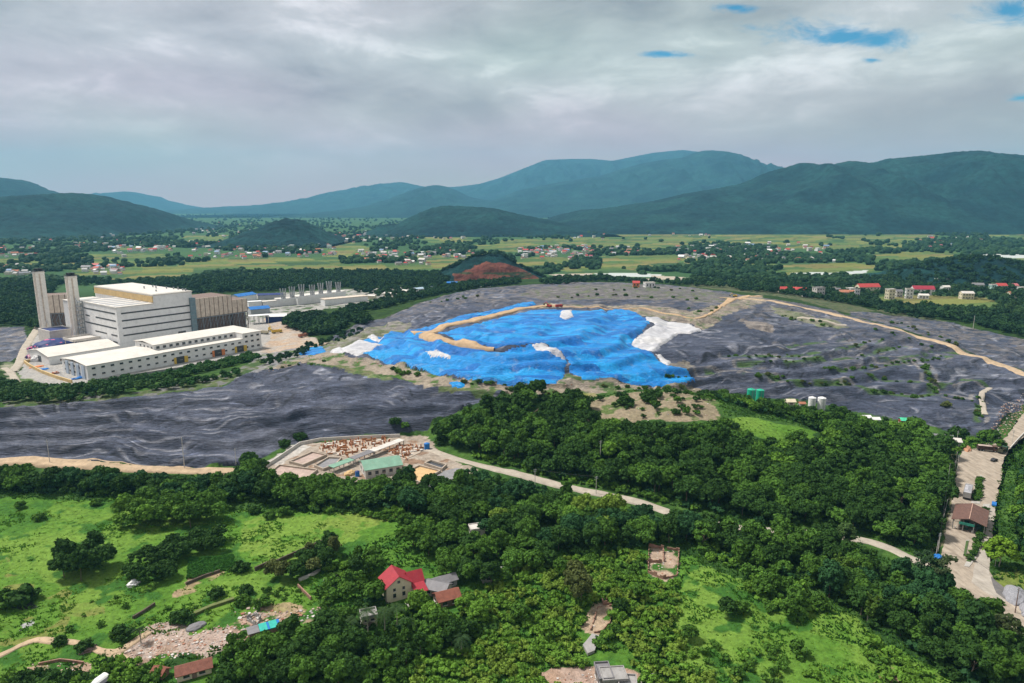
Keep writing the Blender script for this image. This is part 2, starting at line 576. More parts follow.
# far plain -------------------------------------------------------
farm = gr > 1150
ca_, sa_ = math.cos(0.35), math.sin(0.35)
u = gx * ca_ + gy * sa_; v = -gx * sa_ + gy * ca_
cu = np.floor(u / 95 + vnoise(v / 300, u / 900, 70)); cv = np.floor(v / 45)
h1 = _hash(cu, cv, 77); h2 = _hash(cu, cv, 78)
pal = np.array([(0.150, 0.160, 0.045), (0.095, 0.14, 0.04), (0.06, 0.115, 0.035), (0.165, 0.152, 0.055), (0.045, 0.09, 0.033), (0.11, 0.14, 0.042)])
pcol = pal[np.minimum((h1 * 6).astype(int), 5)] * (0.85 + 0.3 * h2)[:, None]
dark = mixc((0.03, 0.075, 0.03), (0.05, 0.11, 0.035), n3)
blend = smooth(1050, 1250, gr)[:, None]
col = col * (1 - blend) + dark * blend
FIELDS = [[(660,231),(760,234),(850,231),(905,228),(940,236),(900,249),(840,250),(780,248),(660,240)],[(873,252),(957,251),(962,256),(900,264),(873,264)],
 [(764,264),(885,262),(890,268),(850,275),(764,276)],[(982,229),(1060,228),(1060,239),(990,240)],[(500,240),(570,238),(572,247),(500,250)],
 [(570,235),(680,233),(690,246),(650,253),(575,249)],[(680,235),(765,234),(765,243),(690,245)],[(515,258),(573,257),(575,267),(515,268)],
 [(600,256),(680,255),(760,262),(750,272),(640,268),(600,266)],[(318,242),(345,241),(372,247),(372,258),(322,257)],[(245,258),(300,257),(342,260),(342,273),(245,274)],
 [(340,264),(453,262),(453,273),(340,274)],[(425,236),(473,235),(473,242),(425,243)],[(473,245),(515,244),(515,252),(473,253)],[(415,256),(490,254),(480,262),(440,272),(415,272)],
 [(68,254),(168,253),(168,266),(68,266)],[(-80,259),(70,259),(68,268),(-80,268)],[(76,268),(205,266),(203,282),(76,284)],[(183,257),(262,256),(262,271),(183,272)],
 [(183,236),(228,235),(228,243),(183,244)],[(100,246),(140,246),(140,250),(100,250)],[(560,266),(640,266),(640,276),(560,276)],[(-60,246),(-5,246),(0,252),(-60,254)],
 [(940,262),(1000,268),(1030,262),(1060,255),(1060,248),(1000,262)],[(870,297),(915,296),(985,300),(1000,308),(930,313),(880,308)],[(1060,225),(1180,225),(1180,262),(1060,262)],[(-200,262),(-80,262),(-80,282),(-200,282)]]
fm = np.zeros(gx.shape, bool)
fj = (fbm(gx / 60, gy / 60, 81, 3) - 0.5) * 60
for p in FIELDS:
    w = wz(p, 0)
    fm |= pip(gx + fj, gy + fj * 0.7, w)
col[fm] = pcol[fm]
stripe = (np.abs((v / 45) % 1 - 0.5) > 0.46) & fm
col[stripe] *= 0.75
for p in ([(594,275),(630,274),(662,276),(660,280),(600,280)],[(967,252),(1000,251),(1060,254),(1060,259),(970,257)],[(790,273),(826,272),(828,276),(792,277)],[(828,273),(868,270),(866,273),(830,276)]):
    m = pip(gx, gy, wz(p, 0)); col[m] = (0.42, 0.45, 0.43)
for p in ([(548,277),(592,275),(592,280),(560,281)],[(650,277),(690,280),(688,284),(655,283)],[(640,282),(662,283),(662,287),(640,286)]):
    m = pip(gx, gy, wz(p, 0)); col[m] = (0.38, 0.33, 0.27)

# near ground -------------------------------------------------------
zone([(-150,497),(110,500),(260,512),(345,510),(400,512),(400,535),(332,560),(330,600),(260,625),(200,645),(120,690),(-150,760)], MEAD, MEAD2, n1, sharp=3, c3=MEADD)
zone([(-150,497),(55,498),(50,520),(20,535),(-150,545)], MEADD, MEAD, n2)
zone([(0,560),(70,590),(60,640),(0,650),(-60,640)], MEAD2, MEAD, n1, c3=DRY)
zone([(60,598),(105,600),(100,618),(60,620)], DRY, MEAD2, n2)
zone([(240,520),(330,512),(395,515),(398,528),(330,552),(265,568),(240,560)], MEAD2, (0.17,0.23,0.045), n1, c3=MEAD)
zone([(330,565),(480,540),(640,540),(705,560),(690,600),(700,690),(120,690),(200,660),(320,610)], MEADD, MEAD, n2, sharp=3)
zone([(690,563),(722,572),(765,582),(800,602),(835,645),(880,690),(690,690),(684,650),(676,600)], MEAD, MEAD2, n1, sharp=3, c3=MEADD)
zone([(800,600),(840,615),(880,640),(935,668),(960,690),(850,690)], MEAD, MEAD2, n2, sharp=3)
zone([(875,675),(895,672),(910,683),(915,700),(870,700)], (0.22,0.14,0.09), SOIL, n2)
zone([(718,417),(760,420),(817,433),(812,441),(770,439),(728,430)], MEAD, MEAD2, n1)
zone([(588,403),(612,396),(640,392),(690,394),(716,402),(722,418),(690,424),(640,422),(605,420)], (0.22,0.185,0.12), (0.28,0.225,0.16), n2, sharp=3, c3=(0.10,0.14,0.045))
zone([(555,394),(600,390),(592,402),(570,402)], (0.28,0.23,0.14), DRY, n2)
zone([(985,575),(1012,570),(1060,590),(1060,615),(1010,600)], MEAD, DRY, n1)
zone([(1005,600),(1060,625),(1060,660),(1000,640)], MEAD, DRY, n1)
# soil and rubble
zone([(140,630),(152,624),(172,624),(200,631),(230,624),(250,630),(252,640),(215,651),(185,656),(165,660),(140,664),(118,668),(122,655)], RUB, (0.42,0.35,0.30), n2, sharp=3, c3=(0.30,0.21,0.16))
zone([(230,622),(262,608),(285,612),(330,606),(322,614),(300,622),(280,628),(255,632)], RUB, SOIL, n2, sharp=3, c3=MEADD)
zone([(28,664),(60,661),(92,664),(90,676),(60,681),(25,682)], (0.36,0.25,0.19), SOIL, n2, c3=MEADD)
zone([(648,546),(680,551),(678,577),(662,580),(646,572)], (0.38,0.29,0.22), (0.33,0.25,0.18), n2, c3=MEADD)
zone([(596,606),(614,605),(612,618),(604,632),(588,634),(586,624)], (0.38,0.29,0.20), (0.34,0.26,0.19), n2, c3=(0.2,0.17,0.1))
zone([(548,676),(560,672),(600,668),(620,668),(640,690),(545,690)], (0.36,0.24,0.17), RUB, n2)
zone([(190,578),(215,572),(222,576),(196,590),(184,594)], SOIL, (0.25,0.2,0.1), n2, c3=MEAD)
zone([(172,592),(200,588),(198,594),(175,598)], SOIL, DRY, n2, c3=MEAD)
zone([(255,598),(264,596),(285,604),(303,607),(303,612),(280,612)], SOIL, DRY, n2, c3=MEAD)
zone([(318,590),(325,578),(340,570),(345,575),(332,584),(326,594)], (0.33,0.32,0.27), (0.28,0.29,0.22), n2)
zone([(8,604),(26,602),(28,608),(10,612)], (0.04,0.05,0.04), (0.06,0.07,0.06), n2)
zone([(18,624),(28,620),(28,626),(20,632)], (0.34,0.34,0.33), (0.3,0.3,0.3), n2)
# factory yard, gravel, construction
zone(YARD_PX, (0.30,0.29,0.28), (0.36,0.34,0.31), n2)
zone([(262,352),(275,330),(262,318),(300,318),(310,336),(330,343),(300,352)], (0.38,0.28,0.20), (0.35,0.31,0.27), n2, sharp=3)
zone([(230,392),(262,352),(300,348),(330,345),(345,357),(300,363),(262,371),(235,384)], (0.19,0.19,0.20), (0.26,0.24,0.22), n2, sharp=3, c3=(0.06,0.11,0.03))
zone([(0,368),(10,360),(18,375),(40,388),(30,392),(10,385)], (0.06,0.12,0.03), (0.34,0.31,0.25), n2)
zone([(0,385),(60,392),(120,395),(230,372),(262,358),(265,364),(232,382),(160,396),(100,404),(0,410)], (0.045,0.085,0.028), (0.12,0.135,0.06), n2, sharp=3, c3=(0.15,0.15,0.145))
zone(COMP_PX, (0.30,0.25,0.20), (0.36,0.31,0.26), n2, sharp=3, c3=(0.24,0.16,0.11))
zone([(262,462),(300,443),(312,446),(275,466)], (0.45,0.43,0.40), (0.4,0.36,0.32), n2)
zone([(925,432),(955,437),(985,440),(975,452),(955,452)], MEAD, MEADD, n2)
zone([(232,330),(262,318),(300,312),(325,309),(372,306),(405,299),(442,292),(442,285),(345,289),(240,295)], (0.33,0.32,0.30), (0.24,0.23,0.21), n2, sharp=3, c3=(0.06,0.10,0.04))
zone([(395,514),(470,534),(560,558),(560,572),(470,552),(400,556),(345,560),(340,548)], MEADD, MEAD, n2, sharp=3)
zone([(690,282),(760,287),(830,299),(900,317),(960,330),(1040,358),(1060,372),(1024,345),(950,322),(880,309),(850,314),(800,300),(750,293),(690,287)], (0.06,0.085,0.035), (0.14,0.13,0.08), n2, sharp=3, c3=(0.035,0.06,0.025))
# verges of the gate road
zone([(934,560),(948,500),(955,455),(962,455),(953,500),(945,545)], (0.14,0.15,0.07), (0.30,0.25,0.17), n2)

# ---- liner faces
nr, nc = len(rows), len(cols)
lin = np.zeros(gx.shape, bool)
for p in LINERS:
    lin |= pip(gx + (jx - gx) * 0.35, gy + (jy - gy) * 0.35, p)
idx = np.arange(nr * nc).reshape(nr, nc)
q = np.stack([idx[:-1, :-1], idx[:-1, 1:], idx[1:, 1:], idx[1:, :-1]], -1).reshape(-1, 4)
ql = lin[q].sum(1) >= 3
# liner colour: dark bluish plastic, dust-pale worn patches, bare earth and green strips along the benches
hl = gz / 4.6
lc = mixc((0.038, 0.046, 0.072), (0.074, 0.084, 0.120), (fbm(gx / 45, gy / 16, 91, 4) - 0.5) * 2.6 + 0.45)
dust = smooth(0.56, 0.72, fbm(gx / 30 + n3 * 4, gy / 9, 92, 5))
lc = lc * (1 - 0.45 * dust[:, None]) + np.array((0.125, 0.132, 0.160)) * 0.45 * dust[:, None]
gb_ = np.zeros(gx.shape); gb_[lin] = base_h(gx[lin], gy[lin])
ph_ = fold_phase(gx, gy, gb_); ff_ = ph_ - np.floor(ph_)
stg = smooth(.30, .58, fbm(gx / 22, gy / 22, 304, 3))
crease_shade = smooth(.10, .02, np.abs(ff_ - .10)) * stg  # shade in the fold creases, painted dark into the liner colour
fold_light = smooth(.18, .02, np.abs(ff_ - .38)) * stg * smooth(.38, .58, fbm(gx / 15, gy / 15, 305, 3))  # light catching the folds, painted as pale lines into the colour
lc = lc * (1 - 0.8 * crease_shade[:, None]) + np.array((0.010, 0.012, 0.018)) * 0.8 * crease_shade[:, None]
lc = lc * (1 - 0.75 * fold_light[:, None]) + np.array((0.23, 0.235, 0.265)) * 0.75 * fold_light[:, None]
back = smooth(560, 760, gr) * smooth(0.44, 0.6, n2) * 0.5
lc = lc * (1 - back[:, None]) + np.array((0.20, 0.17, 0.14)) * back[:, None]
col = np.where(lin[:, None], lc, col)

DIRT1, DIRT2, WEED = (0.29, 0.245, 0.19), (0.20, 0.17, 0.13), (0.07, 0.12, 0.035)
zone([(262,371),(275,366),(312,354),(331,352),(345,355),(380,361),(412,367),(440,377),(480,383),(525,386),(556,385),(566,375),(570,373),(582,380),(606,379),(628,384),(660,387),(694,384),(704,388),(690,392),(600,394),(540,392),(500,391),(470,389.5),(430,386),(400,378),(370,372),(340,366),(300,363)], DIRT1, DIRT2, n2, sharp=3, c3=WEED)
zone([(440,385),(470,388),(500,390),(500,394),(470,394),(440,391)], WEED, (0.13, 0.15, 0.06), n2)
zone([(330,366),(365,370),(395,378),(395,381),(360,376)], WEED, (0.16, 0.15, 0.08), n2)
zone([(536,309),(545,303),(600,304),(640,305),(690,312),(720,305),(742,296),(762,295),(765,303),(735,312),(712,326),(702,330),(690,324),(660,318.5),(645,316),(622,308)], (0.20,0.17,0.14), (0.30,0.25,0.19), n2, sharp=3, c3=(0.11,0.13,0.06))
zone([(560,285),(640,284),(700,289),(745,297),(735,303),(690,301),(600,299),(540,300),(520,294)], (0.15,0.135,0.13), (0.10,0.095,0.10), n2, sharp=3, c3=(0.10,0.12,0.05))
zone([(770,306),(800,312),(835,320),(848,327),(820,327),(780,316)], (0.22,0.20,0.16), (0.10,0.13,0.05), n2)
zone([(740,318),(765,322),(775,330),(750,328)], (0.24,0.21,0.18), (0.15,0.13,0.12), n2)
zone([(640,364),(690,360),(700,366),(680,372)], (0.24,0.21,0.16), (0.12,0.115,0.11), n2)
zone([(330,341),(365,328),(400,320),(420,325),(400,332),(365,339),(342,350),(328,350)], (0.22,0.20,0.18), (0.12,0.14,0.06), n2, sharp=3)

# grass-grown drains along the benches of the right slope, pale drain lips
BENCH = [[(726,357),(760,356),(795,356),(820,352),(856,345),(880,340)], [(740,366),(790,362),(820,358),(860,357),(880,351),(905,347)], [(826,369),(850,371),(872,368),(890,365),(915,362),(950,356)], [(745,374),(771,376),(798,382),(820,384),(848,385),(870,391),(888,394),(915,397),(932,394)],
         [(848,385),(852,378),(870,375),(885,381),(920,382)], [(920,362),(928,372),(930,382),(932,394)], [(935,394),(956,398),(972,402)], [(979,398),(980,408),(978,420)], [(700,372),(730,372),(760,376)], [(780,345),(815,343),(850,336)], [(880,360),(905,358),(935,352),(960,354)], [(940,385),(965,380),(985,384)]]
for bl in BENCH:
    w = world(bl)
    d_ = pdist(gx, gy, w, closed=False)
    g_ = (smooth(3.6, 1.0, d_) * smooth(.40, .56, fbm(gx / 9, gy / 9, 123, 3)))[:, None]
    col = col * (1 - g_) + np.array((0.055, 0.105, 0.03)) * g_
    p_ = (smooth(1.8, .6, np.abs(d_ - 4.5)) * smooth(.48, .62, fbm(gx / 12, gy / 12, 124, 3)))[:, None] * .6
    col = col * (1 - p_) + np.array((0.24, 0.22, 0.20)) * p_


def sub(faces):
    used = np.unique(faces)
    remap = np.zeros(nr * nc, np.int64); remap[used] = np.arange(len(used))
    return used, remap[faces]


V = np.stack([gx, gy, gz], 1)
m_ground = attr_mat('ground_cover', var=0.40, scale=0.45, bump=0.9, bscale=0.9, dist=0.9)
m_liner, _nt, _b = nodes_of('landfill_liner_plastic')
_L = _nt.links.new
_tc = N(_nt, 'ShaderNodeTexCoord'); _at = N(_nt, 'ShaderNodeAttribute'); _at.attribute_name = 'col'


def _lnoise(sc, detail, rough, dist=0.0):
    mp = N(_nt, 'ShaderNodeMapping'); mp.inputs['Scale'].default_value = sc
    _L(_tc.outputs['Object'], mp.inputs['Vector'])
    n = N(_nt, 'ShaderNodeTexNoise'); n.inputs['Scale'].default_value = 1.0; n.inputs['Detail'].default_value = detail; n.inputs['Roughness'].default_value = rough
    n.inputs['Distortion'].default_value = dist
    _L(mp.outputs[0], n.inputs['Vector'])
    return n.outputs['Fac']


_s1 = _lnoise((0.09, 0.11, 0.80), 7, .60, .8)
_r1 = N(_nt, 'ShaderNodeValToRGB'); _e = _r1.color_ramp.elements
_e[0].position = .33; _e[0].color = (.55, .56, .60, 1); _e[1].position = .72; _e[1].color = (1.75, 1.75, 1.75, 1)
_k = _e.new(.47); _k.color = (.92, .92, .94, 1); _k = _e.new(.58); _k.color = (1.12, 1.12, 1.12, 1)
_L(_s1, _r1.inputs[0])
_s2 = _lnoise((.6, 1.1, 2.6), 7, .75)
_m2 = N(_nt, 'ShaderNodeMapRange'); _m2.inputs['From Min'].default_value = .3; _m2.inputs['From Max'].default_value = .7; _m2.inputs['To Min'].default_value = .45; _m2.inputs['To Max'].default_value = 1.65
_L(_s2, _m2.inputs['Value'])
_x1 = N(_nt, 'ShaderNodeMix', data_type='RGBA', blend_type='MULTIPLY'); _x1.inputs[0].default_value = 1
_L(_at.outputs['Color'], _x1.inputs[6]); _L(_r1.outputs[0], _x1.inputs[7])
_x2 = N(_nt, 'ShaderNodeMix', data_type='RGBA', blend_type='MULTIPLY'); _x2.inputs[0].default_value = 1
_L(_x1.outputs[2], _x2.inputs[6]); _L(_m2.outputs[0], _x2.inputs[7])
_L(_x2.outputs[2], _b.inputs['Base Color'])
_rn = N(_nt, 'ShaderNodeTexNoise'); _rn.noise_type = 'RIDGED_MULTIFRACTAL'
_mp = N(_nt, 'ShaderNodeMapping'); _mp.inputs['Scale'].default_value = (.07, .12, .75); _L(_tc.outputs['Object'], _mp.inputs['Vector'])
_L(_mp.outputs[0], _rn.inputs['Vector']); _rn.inputs['Scale'].default_value = 1.0; _rn.inputs['Detail'].default_value = 7; _rn.inputs['Roughness'].default_value = .6; _rn.inputs['Distortion'].default_value = .7
_m4 = N(_nt, 'ShaderNodeMapRange'); _m4.inputs['From Min'].default_value = .15; _m4.inputs['From Max'].default_value = .95; _m4.inputs['To Min'].default_value = .85; _m4.inputs['To Max'].default_value = 2.3  # thin crease shade and lit fold lines painted into the colour by ridged noise
_L(_rn.outputs['Fac'], _m4.inputs['Value'])
_x3 = N(_nt, 'ShaderNodeMix', data_type='RGBA', blend_type='MULTIPLY'); _x3.inputs[0].default_value = 1
_L(_x2.outputs[2], _x3.inputs[6]); _L(_m4.outputs[0], _x3.inputs[7]); _L(_x3.outputs[2], _b.inputs['Base Color'])
_s3 = _lnoise((.12, .2, 1.1), 6, .65, .8)
_bp = N(_nt, 'ShaderNodeBump'); _bp.inputs['Strength'].default_value = 1.0; _bp.inputs['Distance'].default_value = 1.6
_L(_s3, _bp.inputs['Height']); _L(_bp.outputs[0], _b.inputs['Normal'])
_b.inputs['Roughness'].default_value = .65; _b.inputs['Specular IOR Level'].default_value = .18
us, fq = sub(q[~ql])
o = link('ground', mesh_np('ground', V[us], quads=fq, mats=[m_ground], smooth_sh=True, attrs={'col': col[us]}))
tag(o, kind='structure', label='green meadow, bare soil and rice plain under the whole scene')
us, fq = sub(q[ql])
o = link('landfill_liner', mesh_np('landfill_liner', V[us], quads=fq, mats=[m_liner], smooth_sh=True, attrs={'col': col[us]}))
tag(o, kind='structure', label='wrinkled dark grey plastic liner over the terraced landfill mound')
# ------------------------------------------------------------------ camera, sky, sun
cam = bpy.data.cameras.new('camera')
cam.sensor_width = 36.0
cam.lens = 36.0 * F / 1024.0
cam.clip_start = 1.0
cam.clip_end = 80000.0
co = bpy.data.objects.new('camera', cam)
COL.objects.link(co)
co.location = (0, 0, CAMH)
co.rotation_euler = (math.radians(90) - PITCH, 0, 0)
SC.camera = co

SUN_EL, SUN_AZ = math.radians(57), math.radians(-72)   # azimuth from +Y clockwise: high on the left
sd = Vector((math.cos(SUN_EL) * math.sin(SUN_AZ), math.cos(SUN_EL) * math.cos(SUN_AZ), math.sin(SUN_EL)))
sl = bpy.data.lights.new('sun', 'SUN')
sl.energy = 2.2
sl.angle = math.radians(10)
sl.color = (1.0, 0.95, 0.88)
so = bpy.data.objects.new('sun', sl)
COL.objects.link(so)
so.rotation_euler = (-sd).to_track_quat('-Z', 'Y').to_euler()

wd = bpy.data.worlds.new('World')
SC.world = wd
wd.use_nodes = True
nt = wd.node_tree
L = nt.links.new
bg = nt.nodes['Background']
wout = nt.nodes['World Output']
sky = N(nt, 'ShaderNodeTexSky', sky_type='NISHITA')
sky.sun_disc = False
sky.sun_elevation = SUN_EL
sky.sun_rotation = SUN_AZ
sky.altitude = 100
teal = N(nt, 'ShaderNodeMix', data_type='RGBA', blend_type='MULTIPLY'); teal.inputs[0].default_value = 1
L(sky.outputs[0], teal.inputs[6]); teal.inputs[7].default_value = (0.10, 0.62, 0.80, 1)     # tints the sky in the gaps teal
L(teal.outputs[2], bg.inputs['Color'])
bg.inputs['Strength'].default_value = 0.05
tc = N(nt, 'ShaderNodeTexCoord')
sep = N(nt, 'ShaderNodeSeparateXYZ'); L(tc.outputs['Generated'], sep.inputs[0])


def math_n(op, a, b=None, c=None):
    n = N(nt, 'ShaderNodeMath', operation=op)
    for i, q in enumerate((a, b, c)):
        if q is None: continue
        if isinstance(q, (int, float)): n.inputs[i].default_value = q
        else: L(q, n.inputs[i])
    return n.outputs[0]


zc = math_n('ADD', math_n('MAXIMUM', sep.outputs['Z'], 0.0), 0.22)
cx = math_n('DIVIDE', sep.outputs['X'], zc)
cy = math_n('DIVIDE', sep.outputs['Y'], zc)
cmb = N(nt, 'ShaderNodeCombineXYZ'); L(cx, cmb.inputs[0]); L(cy, cmb.inputs[1])


def noise(scale, detail, rough=0.6, off=(0, 0, 0), dist=0.0, sc=(1, 1, 1)):
    mp = N(nt, 'ShaderNodeMapping'); mp.inputs['Location'].default_value = off; mp.inputs['Scale'].default_value = sc
    L(cmb.outputs[0], mp.inputs['Vector'])
    n = N(nt, 'ShaderNodeTexNoise'); n.inputs['Scale'].default_value = scale; n.inputs['Detail'].default_value = detail
    n.inputs['Roughness'].default_value = rough; n.inputs['Distortion'].default_value = dist
    L(mp.outputs[0], n.inputs['Vector'])
    return n.outputs['Fac']


big = noise(0.85, 8, 0.56, (3.1, 0.4, 0), 0.35, (1, 0.9, 1))
fine = noise(3.4, 9, 0.60, (7.0, 2.0, 0), 0.5)
tone = math_n('ADD', math_n('MULTIPLY', big, 0.74), math_n('MULTIPLY', fine, 0.26))
ramp = N(nt, 'ShaderNodeValToRGB')
e = ramp.color_ramp.elements
e[0].position = 0.40; e[0].color = (0.36, 0.37, 0.40, 1)
e[1].position = 0.61; e[1].color = (1.06, 1.05, 1.05, 1)
k = e.new(0.46); k.color = (0.50, 0.51, 0.52, 1)
k = e.new(0.54); k.color = (0.68, 0.69, 0.69, 1)
L(tone, ramp.inputs[0])
# brighter deck overhead, flat grey murk towards the horizon: the cloud layer thins upwards
hz = N(nt, 'ShaderNodeMapRange'); hz.interpolation_type = 'SMOOTHSTEP'
hz.inputs['From Min'].default_value = 0.0; hz.inputs['From Max'].default_value = 0.22
L(sep.outputs['Z'], hz.inputs['Value'])
mx = N(nt, 'ShaderNodeMix', data_type='RGBA')
L(hz.outputs[0], mx.inputs[0]); mx.inputs[6].default_value = (0.76, 0.575, 0.50, 1); L(ramp.outputs[0], mx.inputs[7])
tint = noise(0.5, 2, 0.5, (1.7, 6.3, 0))
tr = N(nt, 'ShaderNodeValToRGB'); te = tr.color_ramp.elements
te[0].position = .38; te[0].color = (1.07, .94, 1.04, 1); te[1].position = .62; te[1].color = (.94, 1.02, .94, 1)
L(tint, tr.inputs[0])
tm = N(nt, 'ShaderNodeMix', data_type='RGBA', blend_type='MULTIPLY'); tm.inputs[0].default_value = 1
L(mx.outputs[2], tm.inputs[6]); L(tr.outputs[0], tm.inputs[7])
cb = N(nt, 'ShaderNodeBackground'); L(tm.outputs[2], cb.inputs['Color']); cb.inputs['Strength'].default_value = 0.34


# openings in the cloud deck where the blue shows
def hole(px, py, rx, ry):
    d = ray(px, py); d = d / np.linalg.norm(d)
    z = max(d[2], 0) + 0.22
    u, v = d[0] / z, d[1] / z
    dx = math_n('DIVIDE', math_n('SUBTRACT', cx, u), rx)
    dy = math_n('DIVIDE', math_n('SUBTRACT', cy, v), ry)
    r2 = math_n('ADD', math_n('MULTIPLY', dx, dx), math_n('MULTIPLY', dy, dy))
    return math_n('SUBTRACT', 1.0, math_n('SQRT', r2))


hs = [hole(842, 35, 0.25, 0.10), hole(1012, 12, 0.13, 0.07), hole(737, 8, 0.07, 0.035), hole(670, 55, 0.12, 0.035), hole(872, 60, 0.05, 0.025), hole(1022, 98, 0.06, 0.05)]
acc = hs[0]
for h_ in hs[1:]:
    acc = math_n('MAXIMUM', acc, h_)
hn = noise(6.0, 9, 0.7, (1.2, 5.5, 0), 0.4)
hv = math_n('ADD', acc, math_n('MULTIPLY', math_n('SUBTRACT', hn, 0.5), 3.4))
hr = N(nt, 'ShaderNodeMapRange'); hr.interpolation_type = 'SMOOTHSTEP'
hr.inputs['From Min'].default_value = -0.1; hr.inputs['From Max'].default_value = 1.0
hr.inputs['To Max'].default_value = 0.95
L(hv, hr.inputs['Value'])
ms = N(nt, 'ShaderNodeMixShader')
L(hr.outputs[0], ms.inputs[0]); L(cb.outputs[0], ms.inputs[1]); L(bg.outputs[0], ms.inputs[2])
L(ms.outputs[0], wout.inputs['Surface'])

SC.view_settings.view_transform = 'Standard'
SC.view_settings.look = 'None'
SC.view_settings.gamma = 1.0
SC.view_settings.exposure = EXPO
SC.cycles.use_denoising = True
SC.cycles.max_bounces = 5
SC.cycles.diffuse_bounces = 3
SC.cycles.glossy_bounces = 2
SC.cycles.transmission_bounces = 2
SC.cycles.volume_bounces = 1
SC.cycles.transparent_max_bounces = 6
SC.cycles.sample_clamp_indirect = 4

# ------------------------------------------------------------------ air
hm = bpy.data.materials.new('hazy_air'); hm.use_nodes = True
hn_ = hm.node_tree
hn_.nodes.remove(hn_.nodes['Principled BSDF'])
pv = hn_.nodes.new('ShaderNodeVolumePrincipled')
pv.inputs['Color'].default_value = (0.22, 0.57, 0.84, 1)
pv.inputs['Density'].default_value = 5.6e-5
pv.inputs['Anisotropy'].default_value = 0.1
hn_.links.new(pv.outputs[0], hn_.nodes['Material Output'].inputs['Volume'])
gmaxx = float(np.abs(gx).max()) + 50; gmaxy = float(gy.max()) + 50
b = MB(); b.box(-gmaxx, gmaxx, -300, gmaxy, -6.0, 1300.0)
hz_o = b.build('haze', hm)
tag(hz_o, kind='stuff', label='thin bluish humid air over the valley')

# ------------------------------------------------------------------ mountains
m_mtn = attr_mat('wooded_slope', var=0.8, scale=0.03, bump=1.0, bscale=0.09, dist=12.0)


def ridge(name, pts, D, front, back, label, amp=0.16, step=1.6, nd=90, seed=1, colf=None, tree=7.0, gul=330.0, kind='structure'):
    pts = np.array(pts, float)
    px = np.arange(pts[0, 0], pts[-1, 0] + step, step)
    py = np.interp(px, pts[:, 0], pts[:, 1])
    b_ = (341.5 - py) / F
    ry, rz_ = CT + b_ * ST, -ST + b_ * CT
    X = (px - 512) / F * (D / ry)
    Zr = CAMH + D * rz_ / ry
    ker = np.exp(-np.linspace(-2, 2, 9) ** 2); ker /= ker.sum()
    Zr = np.convolve(np.pad(Zr, 4, mode='edge'), ker, 'valid')
    Zr = np.maximum(Zr, 0)
    tp = np.linspace(0, 1, len(Zr))
    Zr = Zr * smooth(0, 0.10, tp) * smooth(0, 0.10, 1 - tp)
    t = np.concatenate([-np.linspace(1, 0, nd) ** 1.25, np.linspace(0, 1, nd // 4)[1:] ** 1.1])
    XX, TT = np.meshgrid(X, t)
    ZZ = np.repeat(Zr[None, :], len(t), 0)
    YY = D + np.where(TT < 0, TT * front, TT * back)
    dx = (fbm(XX / gul + 3, YY / gul, seed, 3) - 0.5) * gul * 0.5
    prof = 1 - np.abs(TT) ** 1.35
    g = ridged((XX + dx) / gul, YY / (gul * 2.6), seed + 3, 4)
    w = np.sin(np.clip(np.abs(TT), 0, 1) * math.pi) ** 1.3
    z = ZZ * prof * (1 + (g - 0.62) * amp * 4 * w)
    z = z + (fbm(XX / 120, YY / 120, seed + 9, 4) - 0.5) * 0.10 * ZZ * w
    z = z + (vnoise(XX / 14, YY / 14, seed + 5) - 0.4) * tree * (0.3 + 0.7 * (np.abs(TT) < 0.985)) * np.clip(ZZ / 40, 0, 1)
    z = np.where(np.abs(TT) > 0.995, -3.0, z)
    nT, nX = XX.shape
    ii = np.arange(nT * nX).reshape(nT, nX)
    qd = np.stack([ii[:-1, :-1], ii[:-1, 1:], ii[1:, 1:], ii[1:, :-1]], -1).reshape(-1, 4)
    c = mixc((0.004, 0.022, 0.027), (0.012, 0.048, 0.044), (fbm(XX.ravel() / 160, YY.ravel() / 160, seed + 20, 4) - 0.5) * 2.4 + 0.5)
    if colf is not None:
        c = colf(XX.ravel(), YY.ravel(), z.ravel(), c)
    o = link(name, mesh_np(name, np.stack([XX.ravel(), YY.ravel(), z.ravel()], 1), quads=qd, mats=[m_mtn], smooth_sh=True, attrs={'col': c}))
    tag(o, kind=kind, label=label)
    return o, (X, Zr, D, front)


ridge('mountain', [(60,216),(85,204),(97,194),(108,191),(118,188),(130,191),(145,198),(160,205),(180,210),(200,211),(215,208),(240,206),(272,205),(300,200),(322,195),(340,191),(362,187),(380,184),(402,182),(425,187),(455,187),(480,184),(500,178),(520,170),(545,160),(570,159),(592,159),(612,161),(632,157),(652,153),(682,150),(700,152),(730,158),(780,172),(850,190)],
      14000, 3500, 3000, 'faintest blue mountain range, farthest back along the skyline', seed=101, amp=0.12)
ridge('mountain', [(225,228),(300,221),(330,213),(352,209),(372,206),(398,198),(416,190),(428,186),(437,185),(448,187),(458,191),(470,197),(490,201),(520,190),(540,186),(560,182),(600,176),(622,169),(640,164),(662,160),(682,158),(694,153),(704,150.5),(722,151),(736,154),(746,158),(758,164),(775,170),(800,178),(840,190),(900,200)],
      10000, 2800, 2200, 'mid blue mountain with the highest peak right of centre', seed=202, amp=0.12)
ridge('mountain', [(500,236),(530,219),(560,212),(600,209),(650,202),(690,193),(720,188),(745,183),(760,175),(775,170),(787,167),(800,163),(812,165),(822,167),(838,164),(848,161),(862,162),(872,163),(885,159),(900,158),(920,156),(936,154.5),(946,153),(960,151.5),(978,150.5),(990,153),(1005,155),(1024,158),(1070,160),(1130,150),(1200,158),(1290,186),(1400,215)],
      4500, 1400, 1400, 'long dark wooded mountain filling the right of the skyline', seed=303, amp=0.17)
ridge('mountain', [(-420,200),(-330,175),(-220,160),(-120,162),(-60,168),(0,178),(20,185),(40,194),(60,204),(90,222)],
      6000, 1500, 1500, 'purple mountain shoulder behind the left hill, cut by the photo edge', seed=404)
